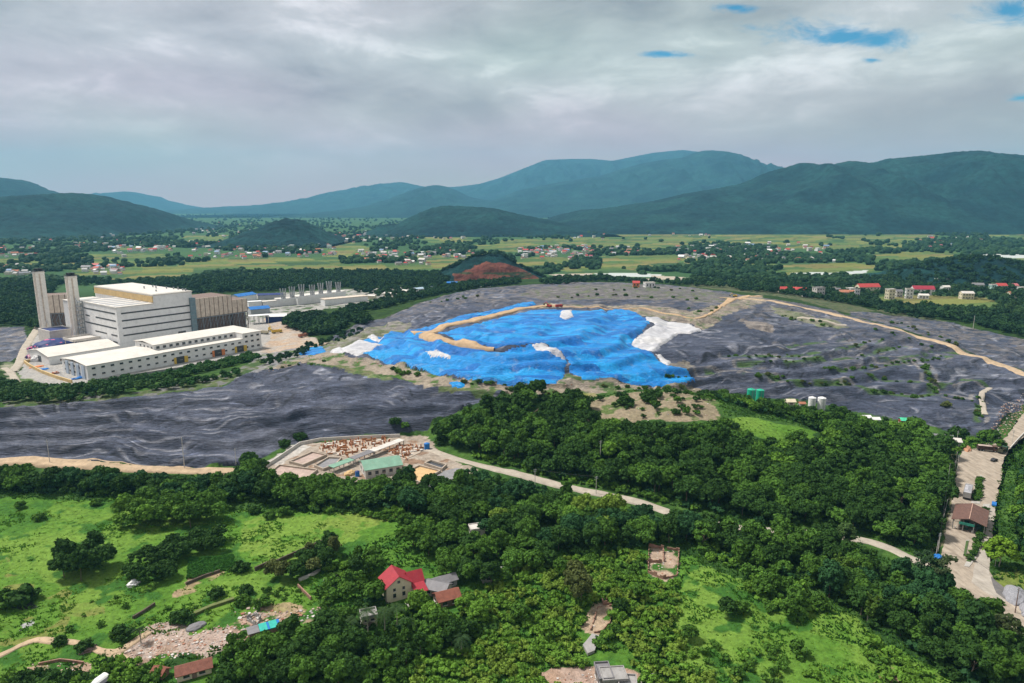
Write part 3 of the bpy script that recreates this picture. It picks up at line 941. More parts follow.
ridge('hill', [(-320,215),(-220,195),(-120,186),(-60,188),(0,197),(30,196),(45,194.5),(65,193),(80,193.5),(92,195.5),(104,199),(118,204),(132,209),(146,214),(160,221),(172,229),(182,236)],
      3500, 1000, 900, 'dark wooded hill at the left end of the valley', seed=505, amp=0.14, step=1.3)
ridge('hill', [(372,240),(385,232),(400,226),(408,219),(420,213),(432,208),(444,206),(458,206),(472,207),(492,208),(512,213),(532,217),(552,221),(576,227),(602,236)],
      3550, 700, 600, 'dark rounded hill in the middle of the valley', seed=606, amp=0.12, step=1.2)
ridge('hill', [(365,236),(376,228),(386,224),(395,224),(404,227),(412,234)], 3250, 260, 240, 'small low knoll left of the rounded middle hill', seed=616, amp=0.1, step=1.0, nd=40)
ridge('hill', [(222,246),(238,239),(252,231),(262,227),(275,221.5),(288,218.5),(296,219),(306,222),(316,228),(330,236),(345,244),(352,248)],
      2450, 330, 300, 'small dark pointed hill left of centre, between two villages', seed=707, amp=0.1, step=1.0, nd=60)
KNOLL = ridge('hill', [(885,275),(905,270),(930,264),(950,260),(965,257.5),(985,257),(1005,260),(1024,265),(1060,262),(1110,268),(1160,280)],
      1200, 130, 120, 'low wooded knoll behind the right hand village', seed=808, amp=0.08, step=1.0, nd=50, tree=5.0, gul=120)


def redcut(x, y, z, c):
    px, py, _ = proj(np.stack([x, y, z], 1))
    jj = (fbm(x / 14, z / 6, 5, 3) - 0.5) * 7
    m = pip(px + jj, py + jj * 0.5, np.array([(452,290),(455,275),(464,270),(474,266),(482,262.5),(497,262),(508,264),(520,268),(532,274),(545,281),(545,292)]))
    red = mixc((0.115, 0.037, 0.030), (0.20, 0.076, 0.050), (fbm(x / 12, z / 5, 6, 3) - 0.5) * 2.5 + 0.5)
    green = smooth(0.52, 0.6, fbm(x / 30, z / 4, 8, 3))[:, None] * ((np.abs(py - 275) < 3.0) * 0.9)[:, None]
    red = red * (1 - green) + np.array((0.03, 0.06, 0.025)) * green
    c = c.copy(); c[m & (y < 1160)] = red[m & (y < 1160)]
    return c


RED = ridge('hill', [(400,287),(420,284),(436,276),(447,269),(458,264),(468,259),(479,254.5),(490,253),(501,254),(510,259),(520,266),(532,272),(545,278),(558,284)],
      1170, 75, 70, 'dark wooded hill with a bare red earth face cut into it', seed=909, amp=0.05, step=0.7, nd=60, tree=5.0, gul=60, colf=redcut)

# ------------------------------------------------------------------ tarpaulins on the landfill


def tarp_mat(name, c1, c2, c3, rough=0.4):
    m, nt, b = nodes_of(name)
    L = nt.links.new
    tc = N(nt, 'ShaderNodeTexCoord')
    mp = N(nt, 'ShaderNodeMapping'); mp.inputs['Rotation'].default_value = (0, 0, 0.5)
    L(tc.outputs['Object'], mp.inputs['Vector'])
    br = N(nt, 'ShaderNodeTexVoronoi'); br.inputs['Scale'].default_value = 0.085
    mp2 = N(nt, 'ShaderNodeMapping'); mp2.inputs['Scale'].default_value = (0.55, 1.6, 0.6); mp2.inputs['Rotation'].default_value = (0, 0, -0.25)
    L(tc.outputs['Object'], mp2.inputs['Vector'])
    nz = N(nt, 'ShaderNodeTexNoise'); nz.inputs['Scale'].default_value = 0.12; nz.inputs['Detail'].default_value = 5
    L(mp2.outputs[0], nz.inputs['Vector'])
    ad = N(nt, 'ShaderNodeVectorMath', operation='MULTIPLY_ADD'); L(nz.outputs['Color'], ad.inputs[0]); ad.inputs[1].default_value = (9, 9, 3); L(mp2.outputs[0], ad.inputs[2])
    L(ad.outputs[0], br.inputs['Vector'])
    sx = N(nt, 'ShaderNodeSeparateColor'); L(br.outputs['Color'], sx.inputs[0])
    r1 = N(nt, 'ShaderNodeValToRGB'); e = r1.color_ramp.elements
    e[0].position = 0.1; e[0].color = (*c1, 1); e[1].position = 0.9; e[1].color = (*c3, 1)
    k = e.new(0.5); k.color = (*c2, 1)
    L(sx.outputs[0], r1.inputs[0])
    n1 = N(nt, 'ShaderNodeTexNoise'); n1.inputs['Scale'].default_value = 0.35; n1.inputs['Detail'].default_value = 9; n1.inputs['Roughness'].default_value = 0.75
    L(mp2.outputs[0], n1.inputs['Vector'])
    mr = N(nt, 'ShaderNodeMapRange'); mr.inputs['From Min'].default_value = 0.3; mr.inputs['From Max'].default_value = 0.7
    mr.inputs['To Min'].default_value = 0.68; mr.inputs['To Max'].default_value = 1.28
    L(n1.outputs['Fac'], mr.inputs['Value'])
    mul = N(nt, 'ShaderNodeMix', data_type='RGBA', blend_type='MULTIPLY'); mul.inputs[0].default_value = 1
    L(r1.outputs[0], mul.inputs[6]); L(mr.outputs[0], mul.inputs[7])
    # dust and puddle marks
    n3 = N(nt, 'ShaderNodeTexNoise'); n3.inputs['Scale'].default_value = 0.16; n3.inputs['Detail'].default_value = 10; n3.inputs['Roughness'].default_value = 0.72
    L(mp.outputs[0], n3.inputs['Vector'])
    r3 = N(nt, 'ShaderNodeMapRange'); r3.inputs['From Min'].default_value = 0.55; r3.inputs['From Max'].default_value = 0.66; r3.inputs['To Max'].default_value = 0.40
    L(n3.outputs['Fac'], r3.inputs['Value'])
    mx = N(nt, 'ShaderNodeMix', data_type='RGBA'); L(r3.outputs[0], mx.inputs[0]); L(mul.outputs[2], mx.inputs[6]); mx.inputs[7].default_value = (0.30, 0.33, 0.38, 1)
    L(mx.outputs[2], b.inputs['Base Color'])
    b.inputs['Roughness'].default_value = rough
    b.inputs['Specular IOR Level'].default_value = 0.2
    wv = N(nt, 'ShaderNodeTexNoise'); wv.inputs['Scale'].default_value = 0.8; wv.inputs['Detail'].default_value = 6; wv.inputs['Distortion'].default_value = 1.2
    L(mp2.outputs[0], wv.inputs['Vector'])
    bp = N(nt, 'ShaderNodeBump'); bp.inputs['Strength'].default_value = 0.9; bp.inputs['Distance'].default_value = 1.2
    L(wv.outputs['Fac'], bp.inputs['Height']); L(bp.outputs[0], b.inputs['Normal'])
    return m


m_blue = tarp_mat('blue_tarpaulin', (0.005, 0.125, 0.41), (0.008, 0.19, 0.52), (0.012, 0.28, 0.63))
m_white = tarp_mat('white_tarpaulin', (0.44, 0.44, 0.47), (0.52, 0.52, 0.54), (0.58, 0.57, 0.57), 0.6)


def tarp(name, poly, mat, label, cat='tarpaulin', lift=0.35, step=1.1, group=None, jit=2.0, wr=0.8, hole_px=(), flip=0):
    w = world(poly)
    x0, y0 = w.min(0) - 3; x1, y1 = w.max(0) + 3
    xs = np.arange(x0, x1, step); ys = np.arange(y0, y1, step)
    X, Y = np.meshgrid(xs, ys)
    Z = T(X.ravel(), Y.ravel()).reshape(X.shape)
    f1 = (ridged(X / 17 + fbm(X / 40, Y / 40, 5, 2) * 3, Y / 17, 401 + flip, 4) - 0.5) * 1.7
    f2 = (ridged(X / 6, Y / 4, 411 + flip, 3) - 0.5) * 0.7
    Z = Z + lift + 0.35 + (f1 * .8 + f2 * 1.2) * wr * 0.26
    cx_ = (X[:-1, :-1] + X[1:, 1:]) / 2; cy_ = (Y[:-1, :-1] + Y[1:, 1:]) / 2
    jx_ = cx_ + (fbm(cx_ / 7, cy_ / 7, 71, 3) - 0.5) * 2 * jit
    jy_ = cy_ + (fbm(cx_ / 7, cy_ / 7, 72, 3) - 0.5) * 2 * jit
    ok = pip(jx_, jy_, w)
    for h_ in hole_px:
        ok &= ~pip(jx_, jy_, world(h_))
    # close the rim down on to the ground
    pad = np.pad(ok, 1)
    full = pad[:-1, :-1] & pad[1:, :-1] & pad[:-1, 1:] & pad[1:, 1:]
    G = T(X.ravel(), Y.ravel()).reshape(X.shape)
    Z = np.where(full, np.maximum(Z, G + 0.12), G + 0.05)
    ii = np.arange(X.size).reshape(X.shape)
    qd = np.stack([ii[:-1, :-1], ii[:-1, 1:], ii[1:, 1:], ii[1:, :-1]], -1)[ok]
    if len(qd) == 0: return None
    used = np.unique(qd); rm = np.zeros(X.size, np.int64); rm[used] = np.arange(len(used))
    V_ = np.stack([X.ravel(), Y.ravel(), Z.ravel()], 1)[used]
    o = link(name, mesh_np(name, V_, quads=rm[qd], mats=[mat], smooth_sh=True))
    return tag(o, label, cat, group)


G_T = 'tarpaulins spread over the landfill mound'
tarp('blue_tarpaulin', [(408,331),(440,323),(480,313),(512,306),(530,302),(536,304.5),(512,310),(480,317),(446,325.5),(414,334)], m_blue, 'narrow blue tarpaulin strip behind the long dirt ramp', group=G_T, jit=1.0, flip=7)
tarp('blue_tarpaulin', [(342,352),(365,340),(400,333),(412,332),(425,334),(448,344),(490,352),(520,347),(545,345),(566,360),(566,374),(556,384),(525,385),(480,382),(440,376),(412,366),(380,360)], m_blue, 'bright blue tarpaulin over the left lobe above the dirt rim', group=G_T)
tarp('blue_tarpaulin', [(436,333),(460,328),(500,318),(530,311),(545,310),(600,310),(622,309),(640,315),(650,322),(636,338),(632,345),(655,356),(668,366),(690,374),(694,384),(660,386),(628,383),(606,378),(582,380),(570,373),(568,360),(548,344),(520,346),(492,349),(466,343)], m_blue, 'largest blue tarpaulin, over the right part of the landfill top', group=G_T, flip=3)
tarp('blue_tarpaulin', [(297,351),(306,348),(322,347),(326,352),(314,355),(300,355)], m_blue, 'small blue tarpaulin by itself on the track left of the mound', group=G_T, jit=.6)
tarp('blue_tarpaulin', [(449,382),(458,381.5),(466,384),(462,388),(452,386.5)], m_blue, 'tiny blue tarpaulin scrap on the dirt below the left lobe', group=G_T, jit=.4)
tarp('white_tarpaulin', [(331,351),(352,344.5),(384,345),(372,352),(358,356),(330,353)], m_white, 'pale rectangular tarpaulin at the left tip of the blue cover', lift=0.9, group=G_T, jit=.5)
tarp('white_tarpaulin', [(366,338),(376,336.5),(386,338),(382,340.5),(370,341)], m_white, 'small white tarpaulin patch behind the pale rectangular one', lift=0.9, group=G_T, jit=.4)
tarp('white_tarpaulin', [(424,353),(434,352),(445,355),(452,357.5),(450,361),(440,359.5),(431,359)], m_white, 'torn white tarpaulin in the middle of the left blue lobe', lift=1.0, group=G_T, jit=.8)
tarp('white_tarpaulin', [(531,345),(542,344),(550,349),(562,353),(566,358),(564,361),(552,356),(540,352)], m_white, 'white tarpaulin draped over the notch between two blue lobes', lift=1.2, group=G_T, jit=.8)
tarp('white_tarpaulin', [(559,318),(561,312),(572,310.5),(574,318),(566,321)], m_white, 'small pale tarpaulin at the back edge of the largest blue one', lift=1.0, group=G_T, jit=.6)
tarp('white_tarpaulin', [(645,318),(660,319.5),(690,325),(702,331),(690,334),(678,334),(662,345),(654,352),(644,350),(631,345),(640,335),(656,325),(646,320.5)], m_white, 'largest white tarpaulin at the right edge of the blue cover', lift=1.0, group=G_T, jit=.8)
tarp('white_tarpaulin', [(655,354),(662,356),(672,363),(668,366),(660,360)], m_white, 'narrow white tarpaulin tail below the largest white one', lift=1.0, group=G_T, jit=.4)


# ------------------------------------------------------------------ dirt roads
def road(name, pts, width, mat, label, lift=0.3, step=2.0, world_pts=None, edge=0.4, seed=1):
    P = np.array([at(*p) for p in pts]) if world_pts is None else np.array(world_pts)
    Q = []
    n = len(P)
    for i in range(n - 1):
        p0, p1, p2, p3 = P[max(i - 1, 0)], P[i], P[i + 1], P[min(i + 2, n - 1)]
        k = max(2, int(np.linalg.norm(p2[:2] - p1[:2]) / step))
        for s in np.linspace(0, 1, k, endpoint=False):
            Q.append(0.5 * ((2 * p1) + (-p0 + p2) * s + (2 * p0 - 5 * p1 + 4 * p2 - p3) * s * s + (-p0 + 3 * p1 - 3 * p2 + p3) * s ** 3))
    Q.append(P[-1]); Q = np.array(Q)
    d = np.gradient(Q[:, :2], axis=0); d /= np.linalg.norm(d, axis=1)[:, None] + 1e-9
    nrm = np.stack([-d[:, 1], d[:, 0]], 1)
    ws = np.array(width if hasattr(width, '__len__') else [width] * n, float)
    wv = np.interp(np.linspace(0, n - 1, len(Q)), np.arange(n), ws)
    off = np.array([-1.15, -1.0, -0.5, 0.0, 0.5, 1.0, 1.15])
    rows_ = []
    sarr = np.arange(len(Q)) * step
    for o_ in off:
        wob = (vnoise(sarr / 5.0, np.full(len(Q), o_ * 3.1), seed) - 0.5) * edge * 2
        xy = Q[:, :2] + nrm * ((wv / 2 + (wob if abs(o_) > 0.9 else 0)) * o_)[:, None]
        rows_.append(xy)
    XY = np.stack(rows_, 1)
    Zt = T(XY[..., 0].ravel(), XY[..., 1].ravel()).reshape(XY.shape[:2])
    top = Zt[:, 1:6].max(1)
    ker = np.ones(5) / 5
    top = np.convolve(np.pad(top, 2, mode='edge'), ker, 'valid')
    Z = Zt + lift
    Z[:, 1:6] = np.maximum(Zt[:, 1:6] * 0.5 + top[:, None] * 0.5, Zt[:, 1:6]) + lift
    Z[:, 0] = Zt[:, 0] - 0.3; Z[:, 6] = Zt[:, 6] - 0.3
    V_ = np.concatenate([XY, Z[..., None]], 2).reshape(-1, 3)
    ii = np.arange(len(V_)).reshape(len(Q), 7)
    qd = np.stack([ii[:-1, :-1], ii[1:, :-1], ii[1:, 1:], ii[:-1, 1:]], -1).reshape(-1, 4)
    o = link(name, mesh_np(name, V_, quads=qd, mats=[mat], smooth_sh=True))
    tag(o, label, kind='structure')
    return o


m_tan = M('tan_dirt', (0.40, 0.30, 0.20), 0.95, 0.25, 0.25, 0.3, 0.1, dirt=(0.25, 0.19, 0.13), dirt_amt=0.6)
m_pale = M('pale_road_dust', (0.36, 0.32, 0.265), 0.95, 0.2, 0.25, 0.25, 0.1, dirt=(0.28, 0.23, 0.18), dirt_amt=0.5)
m_orange = M('ochre_dirt', (0.40, 0.285, 0.175), 0.95, 0.25, 0.2, 0.3, 0.1, dirt=(0.28, 0.17, 0.09), dirt_amt=0.6)
road('dirt_road', [(-150,459.5),(-60,460),(0,461.5),(60,465),(130,468.5),(190,470.5),(240,472)], 7.0, m_tan, 'tan dirt road along the foot of the left liner slope')
road('dirt_road', [(425,447),(447,456),(470,463),(520,475),(555,484.5),(600,494),(640,503),(680,516),(730,527),(790,532),(850,538),(880,545),(905,556),(928,566),(945,575)], 4.6, m_pale, 'pale dirt road curving through the wood to the gate')
road('dirt_track', [(532,424),(533,417),(540,410),(552,405),(566,401),(575,396)], 4.0, m_tan, 'short tan track climbing through the wood below the mound')
road('dirt_road', [(722,298),(745,299),(790,305),(840,316),(880,325),(920,338),(960,352),(1000,366),(1026,375),(1080,394),(1150,425)], 7.5, m_tan, 'long tan ridge road across the right liner slope')
road('dirt_track', [(412,334),(440,328.5),(480,319),(510,312),(535,307.5),(560,306)], [9,9.5,9,8,7,6], m_orange, 'ochre dirt ramp between the blue tarpaulins', lift=.95)
road('dirt_track', [(424,333),(440,339),(458,344),(476,347.5),(494,350)], [8,9,7,5,2], m_orange, 'ochre dirt spur tapering across the blue cover', lift=1.0)
road('dirt_track', [(540,306.5),(600,307.5),(640,308),(668,314),(700,318),(720,306),(738,299),(760,296)], [3,2.5,2.5,3,5,9,8,6], m_orange, 'ochre track along the back of the blue cover', lift=0.5)
road('dirt_track', [(12,372),(20,362),(24,350),(30,340),(36,330),(42,322)], 6.0, m_pale, 'pale service road around the left side of the power plant')
road('dirt_track', [(4,368),(12,374),(17,384)], 4.5, m_pale, 'short pale track at the left edge beside the plant')
road('path', [(-40,668),(0,656),(20,646),(36,640),(52,641),(78,643),(104,652),(122,650),(140,638),(150,632)], 2.4, m_tan, 'narrow tan footpath winding to the rubble field')
road('path', [(104,652),(122,658),(138,664),(150,668)], 2.0, m_tan, 'tan footpath spur below the rubble field')
road('dirt_track', [(797,318),(830,322),(846,325)], 5, m_pale, 'grey bench track on the back of the right slope', lift=.4)
road('dirt_track', [(985,415),(981,400),(984,392),(990,388)], 3.0, m_pale, 'pale stepped drain on the right slope')
# ------------------------------------------------------------------ vegetation prototypes
_ico = {}


def ico(sub):
    if sub in _ico: return _ico[sub]
    bm = bmesh.new(); bmesh.ops.create_icosphere(bm, subdivisions=sub, radius=1.0)
    v = np.array([q.co[:] for q in bm.verts]); f = np.array([[q.index for q in t.verts] for t in bm.faces]); bm.free()
    _ico[sub] = (v, f); return _ico[sub]


def leaves(r_, c, rad, n, size, up=0.25, shell=(0.78, 1.08)):
    """n leaf-clump quads over a lobe"""
    d = r_.normal(size=(n, 3)); d /= np.linalg.norm(d, axis=1)[:, None]
    d[:, 2] = np.where(d[:, 2] < -0.35, -d[:, 2] * 0.6, d[:, 2])
    d /= np.linalg.norm(d, axis=1)[:, None]
    p = c + d * rad * r_.uniform(shell[0], shell[1], (n, 1))
    nn = d + r_.normal(size=(n, 3)) * 0.55; nn[:, 2] += up
    nn /= np.linalg.norm(nn, axis=1)[:, None]
    t = np.cross(nn, r_.normal(size=(n, 3))); t /= np.linalg.norm(t, axis=1)[:, None] + 1e-9
    b = np.cross(nn, t)
    s = size * r_.uniform(0.6, 1.25, (n, 1)); s2 = s * r_.uniform(0.55, 1.0, (n, 1))
    q = np.stack([p - t * s - b * s2 * 0.5, p + t * s * 0.4 - b * s2, p + t * s + b * s2 * 0.5, p - t * s * 0.4 + b * s2], 1)
    return q.reshape(-1, 3)


class Proto:
    pass


def crown(seed, lobes, n, size, core=1, core_k=0.80, up=0.25):
    r_ = np.random.default_rng(seed)
    V, Q, Tt = [], [], []
    k = 0
    for (c, rad) in lobes:
        c = np.array(c, float)
        q = leaves(r_, c, np.array(rad), n, size, up)
        V.append(q); Q.append(np.arange(len(q)).reshape(-1, 4) + k); k += len(q)
        if core:
            iv, f = ico(core)
            w = iv * (core_k * (1 + (r_.random((len(iv), 1)) - 0.5) * 0.3)) * np.array(rad) + c
            V.append(w); Tt.append(f + k); k += len(w)
    P = Proto()
    P.V = np.concatenate(V); P.Q = np.concatenate(Q); P.T = np.concatenate(Tt) if Tt else np.zeros((0, 3), int)
    return P


def dome_lobes(seed, R, hc, hz, nl, lr):
    r_ = np.random.default_rng(seed)
    out = [((0, 0, hc), (R * 0.55, R * 0.55, hz * 0.55))]
    for i in range(nl):
        a = i * 2.399963 + r_.uniform(-0.4, 0.4)
        t = (i + 0.5) / nl
        zz = 1 - 1.55 * t
        rr = math.sqrt(max(0.05, 1 - zz * zz))
        k = r_.uniform(0.62, 0.86)
        l = lr * r_.uniform(0.75, 1.3)
        out.append(((R * k * rr * math.cos(a), R * k * rr * math.sin(a), hc + hz * k * zz), (l, l, l * 0.82)))
    return out


def trunk_mb(seed, h, r0, lobes, nl=5):
    r_ = random.Random(seed)
    b = MB()
    p = Vector((0, 0, -0.6)); r = r0
    for i in range(4):
        q = Vector((r_.uniform(-.25, .25) * (i + 1) * .5, r_.uniform(-.25, .25) * (i + 1) * .5, -0.6 + (h + .6) * (i + 1) / 4))
        b.tube(p, q, r, r * 0.82, 7); p = q; r *= 0.82
    for (c, rad) in lobes[1:1 + nl]:
        b.tube((p.x * .6, p.y * .6, h * r_.uniform(.55, .9)), c, r * .7, r * .22, 5)
    return b


SPEC = []  # kind of crown: (lobes, trunk height, trunk radius)
for i in range(4):   # round dense crowns
    SPEC.append((dome_lobes(20 + i, 4.4, 6.2, 3.5, 15 + i, 1.65), 5.0, 0.24))
for i in range(2):   # taller, billowing
    SPEC.append((dome_lobes(40 + i, 3.9, 7.6, 4.8, 19, 1.5), 6.0, 0.26))
for i in range(2):   # wide and flat
    SPEC.append((dome_lobes(60 + i, 5.4, 5.6, 2.4, 18, 1.6), 4.6, 0.26))
for i in range(2):   # slim upright crowns
    SPEC.append((dome_lobes(80 + i, 2.5, 8.2, 4.6, 13, 1.15), 6.5, 0.2))
for i in range(2):   # ragged open crowns
    SPEC.append((dome_lobes(90 + i, 4.6, 7.0, 3.6, 9, 1.35)[1:], 6.2, 0.24))
HI = [crown(100 + i, s[0], 95, 0.46) for i, s in enumerate(SPEC)]
LO = [crown(200 + i, s[0], 34, 0.72) for i, s in enumerate(SPEC)]
MID = [crown(300 + i, dome_lobes(320 + i, 4.4, 5.0, 3.4, 8, 2.0), 12, 1.1, core=1, core_k=.9) for i in range(4)]
BUSH_L = [dome_lobes(400 + i, 1.9, 1.0, 1.25, 7 + i, 0.85) for i in range(4)]
BUSH = [crown(420 + i, l, 42, 0.30) for i, l in enumerate(BUSH_L)]
BUSHLO = [crown(440 + i, l[:6], 22, 0.42) for i, l in enumerate(BUSH_L)]
FARP = []
for i in range(4):
    iv, f = ico(2)
    r_ = np.random.default_rng(i)
    P = Proto(); P.V = iv * (1 + (r_.random((len(iv), 1)) - .5) * .5) * np.array((5.0, 5.0, 4.2)) + np.array((0, 0, 3.6)); P.Q = np.zeros((0, 4), int); P.T = f
    FARP.append(P)

m_leaf = leaf_mat('leaves', 'object')
m_leaf_s = leaf_mat('leaves_mass', 'col')
m_bark = M('bark', (0.13, 0.10, 0.075), 0.9, 0.3, 2.0, 0.4)
m_barkp = M('pale_bark', (0.33, 0.30, 0.25), 0.9, 0.3, 2.0, 0.3)

CR_ME = [mesh_np('crown', p.V, p.Q, p.T, [m_leaf]) for p in HI]
BU_ME = [mesh_np('shrub', p.V, p.Q, p.T, [m_leaf]) for p in BUSH]


def tmp_mesh(mb, name, mats):
    o = mb.build(name, mats); me = o.data; bpy.data.objects.remove(o); return me


TR_ME = [tmp_mesh(trunk_mb(500 + i, s[1], s[2], s[0]), 'trunk', [m_bark]) for i, s in enumerate(SPEC)]


def merge(name, items, protos, label, mat=None):
    """items: (x, y, z, scale, rot, colour, proto, zscale)"""
    Vs, Qs, Ts, Cs = [], [], [], []
    k = 0
    for (x, y, z, s, a, c, pi, sz) in items:
        p = protos[pi]
        ca, sa = math.cos(a) * s, math.sin(a) * s
        v = np.empty_like(p.V)
        v[:, 0] = p.V[:, 0] * ca - p.V[:, 1] * sa + x
        v[:, 1] = p.V[:, 0] * sa + p.V[:, 1] * ca + y
        v[:, 2] = p.V[:, 2] * s * sz + z
        Vs.append(v); Qs.append(p.Q + k); Ts.append(p.T + k); Cs.append(np.broadcast_to(np.array(c, np.float32), (len(v), 3)))
        k += len(v)
    if not Vs: return None
    Q = np.concatenate(Qs); Tt = np.concatenate(Ts)
    o = link(name, mesh_np(name, np.concatenate(Vs), Q if len(Q) else None, Tt if len(Tt) else None, [mat or m_leaf_s], attrs={'col': np.concatenate(Cs)}))
    return tag(o, label, kind='stuff')


def scatter(poly, spacing, holes=(), jit=0.42, wpoly=None, seed=0):
    w = world(poly) if wpoly is None else wpoly
    r_ = np.random.default_rng(1000 + seed + int(abs(w[0, 0] * 13)))
    x0, y0 = w.min(0); x1, y1 = w.max(0)
    xs = np.arange(x0, x1 + spacing, spacing); ys = np.arange(y0, y1 + spacing, spacing * 0.87)
    X, Y = np.meshgrid(xs, ys); X = X + (np.arange(len(ys)) % 2)[:, None] * spacing / 2
    X = X.ravel() + r_.uniform(-jit, jit, X.size) * spacing; Y = Y.ravel() + r_.uniform(-jit, jit, Y.size) * spacing
    ok = pip(X, Y, w)
    for h in holes: ok &= ~pip(X, Y, h)
    X, Y = X[ok], Y[ok]
    return np.stack([X, Y, T(X, Y)], 1) if len(X) else np.zeros((0, 3))


# tones: (name, albedo)
TONE = {'dark': ('dark green', (0.031, 0.073, 0.015)), 'blue': ('blue-green', (0.026, 0.073, 0.025)), 'mid': ('mid green', (0.060, 0.132, 0.020)),
        'light': ('light green', (0.100, 0.200, 0.026)), 'yellow': ('yellowish green', (0.130, 0.205, 0.030)), 'olive': ('olive green', (0.080, 0.100, 0.030))}
roads_w = [world(p) for p in (
    [(425,441),(470,457),(520,469),(560,478),(640,497),(700,513),(700,526),(640,512),(560,492),(520,482),(470,470),(425,453)],
    [(862,536),(900,548),(945,568),(940,580),(900,564),(862,549)],
    [(527,426),(529,414),(540,404),(560,396),(575,393),(578,400),(556,408),(540,416),(538,426)])]
GATE_W = wz(GATE_PX, 0)
MASK_W = [wz(p, 0) for p in ([(645,543),(682,548),(680,582),(662,586),(644,576)], [(592,604),(616,603),(613,620),(604,636),(584,656),(578,640),(586,622)],
                             [(376,568),(425,568),(456,590),(458,606),(428,606),(410,612),(384,600)], [(466,524),(487,524),(487,538),(466,538)], [(478,566),(505,566),(505,580),(478,582)],
                             [(545,668),(625,664),(650,690),(545,690)], [(528,528),(566,525),(566,538),(532,542)], [(346,604),(404,604),(404,652),(346,648)], [(428,598),(460,598),(460,624),(428,624)], [(996,580),(1030,580),(1030,625),(1000,610)], [(585,650),(625,650),(650,690),(590,690)], [(174,664),(214,660),(214,694),(174,694)], [(738,399),(770,401),(772,424),(738,420)], [(784,402),(830,406),(830,428),(784,424)])]
BARE = [world([(586,402),(612,395),(640,391),(690,393),(718,402),(724,420),(690,426),(640,424),(604,421)]), world([(716,416),(760,418),(820,432),(815,444),(770,441),(728,433)])]
HOLES = roads_w + [GATE_W] + MASK_W + BARE

W1 = [(-150,480),(0,480),(60,482),(110,486),(200,486),(238,488),(246,470),(262,470),(262,500),(235,506),(170,505),(110,498),(60,495),(0,493),(-150,493)]
W2A = [(118,516),(150,508),(190,505),(232,508),(226,520),(190,528),(150,532),(122,530)]
W2B = [(58,574),(74,556),(96,554),(113,570),(100,580),(70,584)]
W2C = [(128,576),(150,560),(190,541),(228,537),(236,548),(226,553),(192,556),(178,570),(164,588),(145,588)]
W3 = [(262,486),(280,489),(330,491),(395,489),(440,490),(475,486),(520,496),(560,506),(600,515),(650,527),(690,530),(692,546),(640,548),(600,556),(560,555),(520,550),(470,532),(425,520),(405,514),(345,508),(300,511),(262,505)]
W3B = [(270,576),(300,562),(335,545),(346,560),(322,572),(296,586),(280,588)]
W4 = [(430,446),(445,430),(470,417),(500,405),(530,396),(555,397),(575,401),(586,416),(598,438),(640,446),(700,446),(725,454),(770,462),(822,462),(828,434),(780,419),(742,410),(718,400),(700,391),(745,398),(790,409),(830,411),(880,427),(925,441),(948,456),(946,490),(940,520),(930,556),(905,546),(870,535),(800,526),(740,521),(690,509),(650,499),(600,489),(560,479),(520,467),(475,456),(445,446)]
W5 = [(692,531),(730,534),(790,539),(835,549),(850,566),(875,574),(905,582),(925,586),(940,590),(952,606),(972,622),(1000,636),(1030,655),(1040,692),(965,692),(930,662),(900,642),(870,630),(845,610),(820,592),(780,576),(740,566),(700,556)]
W6 = [(1030,466),(1056,454),(1120,432),(1150,560),(1060,572),(1028,566),(1012,556),(1013,520),(1019,490)]
W7 = [(200,678),(228,662),(270,657),(312,641),(340,615),(366,602),(384,604),(420,612),(460,603),(482,612),(490,640),(450,655),(400,668),(350,692),(200,700)]
W3C = [(402,524),(470,540),(556,562),(556,576),(500,572),(430,562),(402,548)]
W7C = [(348,560),(376,556),(378,578),(366,598),(346,604),(344,580)]
W7B = [(428,574),(468,556),(492,566),(506,584),(462,598),(456,588)]

IND = []   # candidate trees: dict(pos, scale, rot, tone, shape, wood)


def trees(poly, spacing, tones, shapes, wood, srange=(0.75, 1.15), seed=0):
    pts = scatter(poly, spacing, HOLES, seed=seed)
    for p in pts:
        n = vnoise(p[0] / 24, p[1] / 24, 900 + seed)
        k = min(int((n * 0.75 + random.random() * 0.45 - 0.1) * len(tones)), len(tones) - 1)
        IND.append(dict(p=p, s=random.uniform(*srange), a=random.uniform(0, 6.28), tone=tones[max(k, 0)], shape=random.choice(shapes) if random.random() > .2 else random.choice((8, 9, 10, 11)), wood=wood, v=random.uniform(.85, 1.2)))


trees(W1, 6.6, ['dark', 'blue', 'dark', 'mid'], [0, 1, 2, 3, 6, 7], 'tree belt behind the left meadow', (0.7, 1.0))
trees(W2A, 5.6, ['dark', 'mid', 'mid', 'light'], [0, 1, 2, 4, 5], 'tree clump in the left meadow', (0.65, 1.05))
trees(W2B, 5.0, ['dark', 'dark', 'mid'], [0, 1, 2, 4], 'tree clump in the left meadow', (0.65, 1.0))
trees(W2C, 4.6, ['dark', 'dark', 'mid'], [0, 1, 3], 'tree clump in the left meadow', (0.5, 0.75))
trees(W3, 6.6, ['dark', 'blue', 'dark', 'mid', 'mid'], [0, 1, 2, 3, 6, 7], 'wood below the concrete basins', (0.7, 1.1))
trees(W3B, 4.6, ['dark', 'olive', 'mid'], [0, 1, 2], 'thicket beside the long meadow wall', (0.45, 0.7))
trees(W4, 7.2, ['dark', 'dark', 'mid', 'dark', 'mid', 'light'], [0, 1, 2, 3, 6, 7], 'wood above the pale dirt road', (0.8, 1.2))
trees(W5, 6.2, ['blue', 'blue', 'mid', 'dark', 'mid'], [0, 1, 2, 3, 4, 7], 'wood below the gate junction', (0.6, 1.05))
trees(W6, 6.8, ['dark', 'blue', 'mid', 'light'], [0, 1, 2, 3, 4, 5], 'wood right of the gate road', (0.75, 1.1))
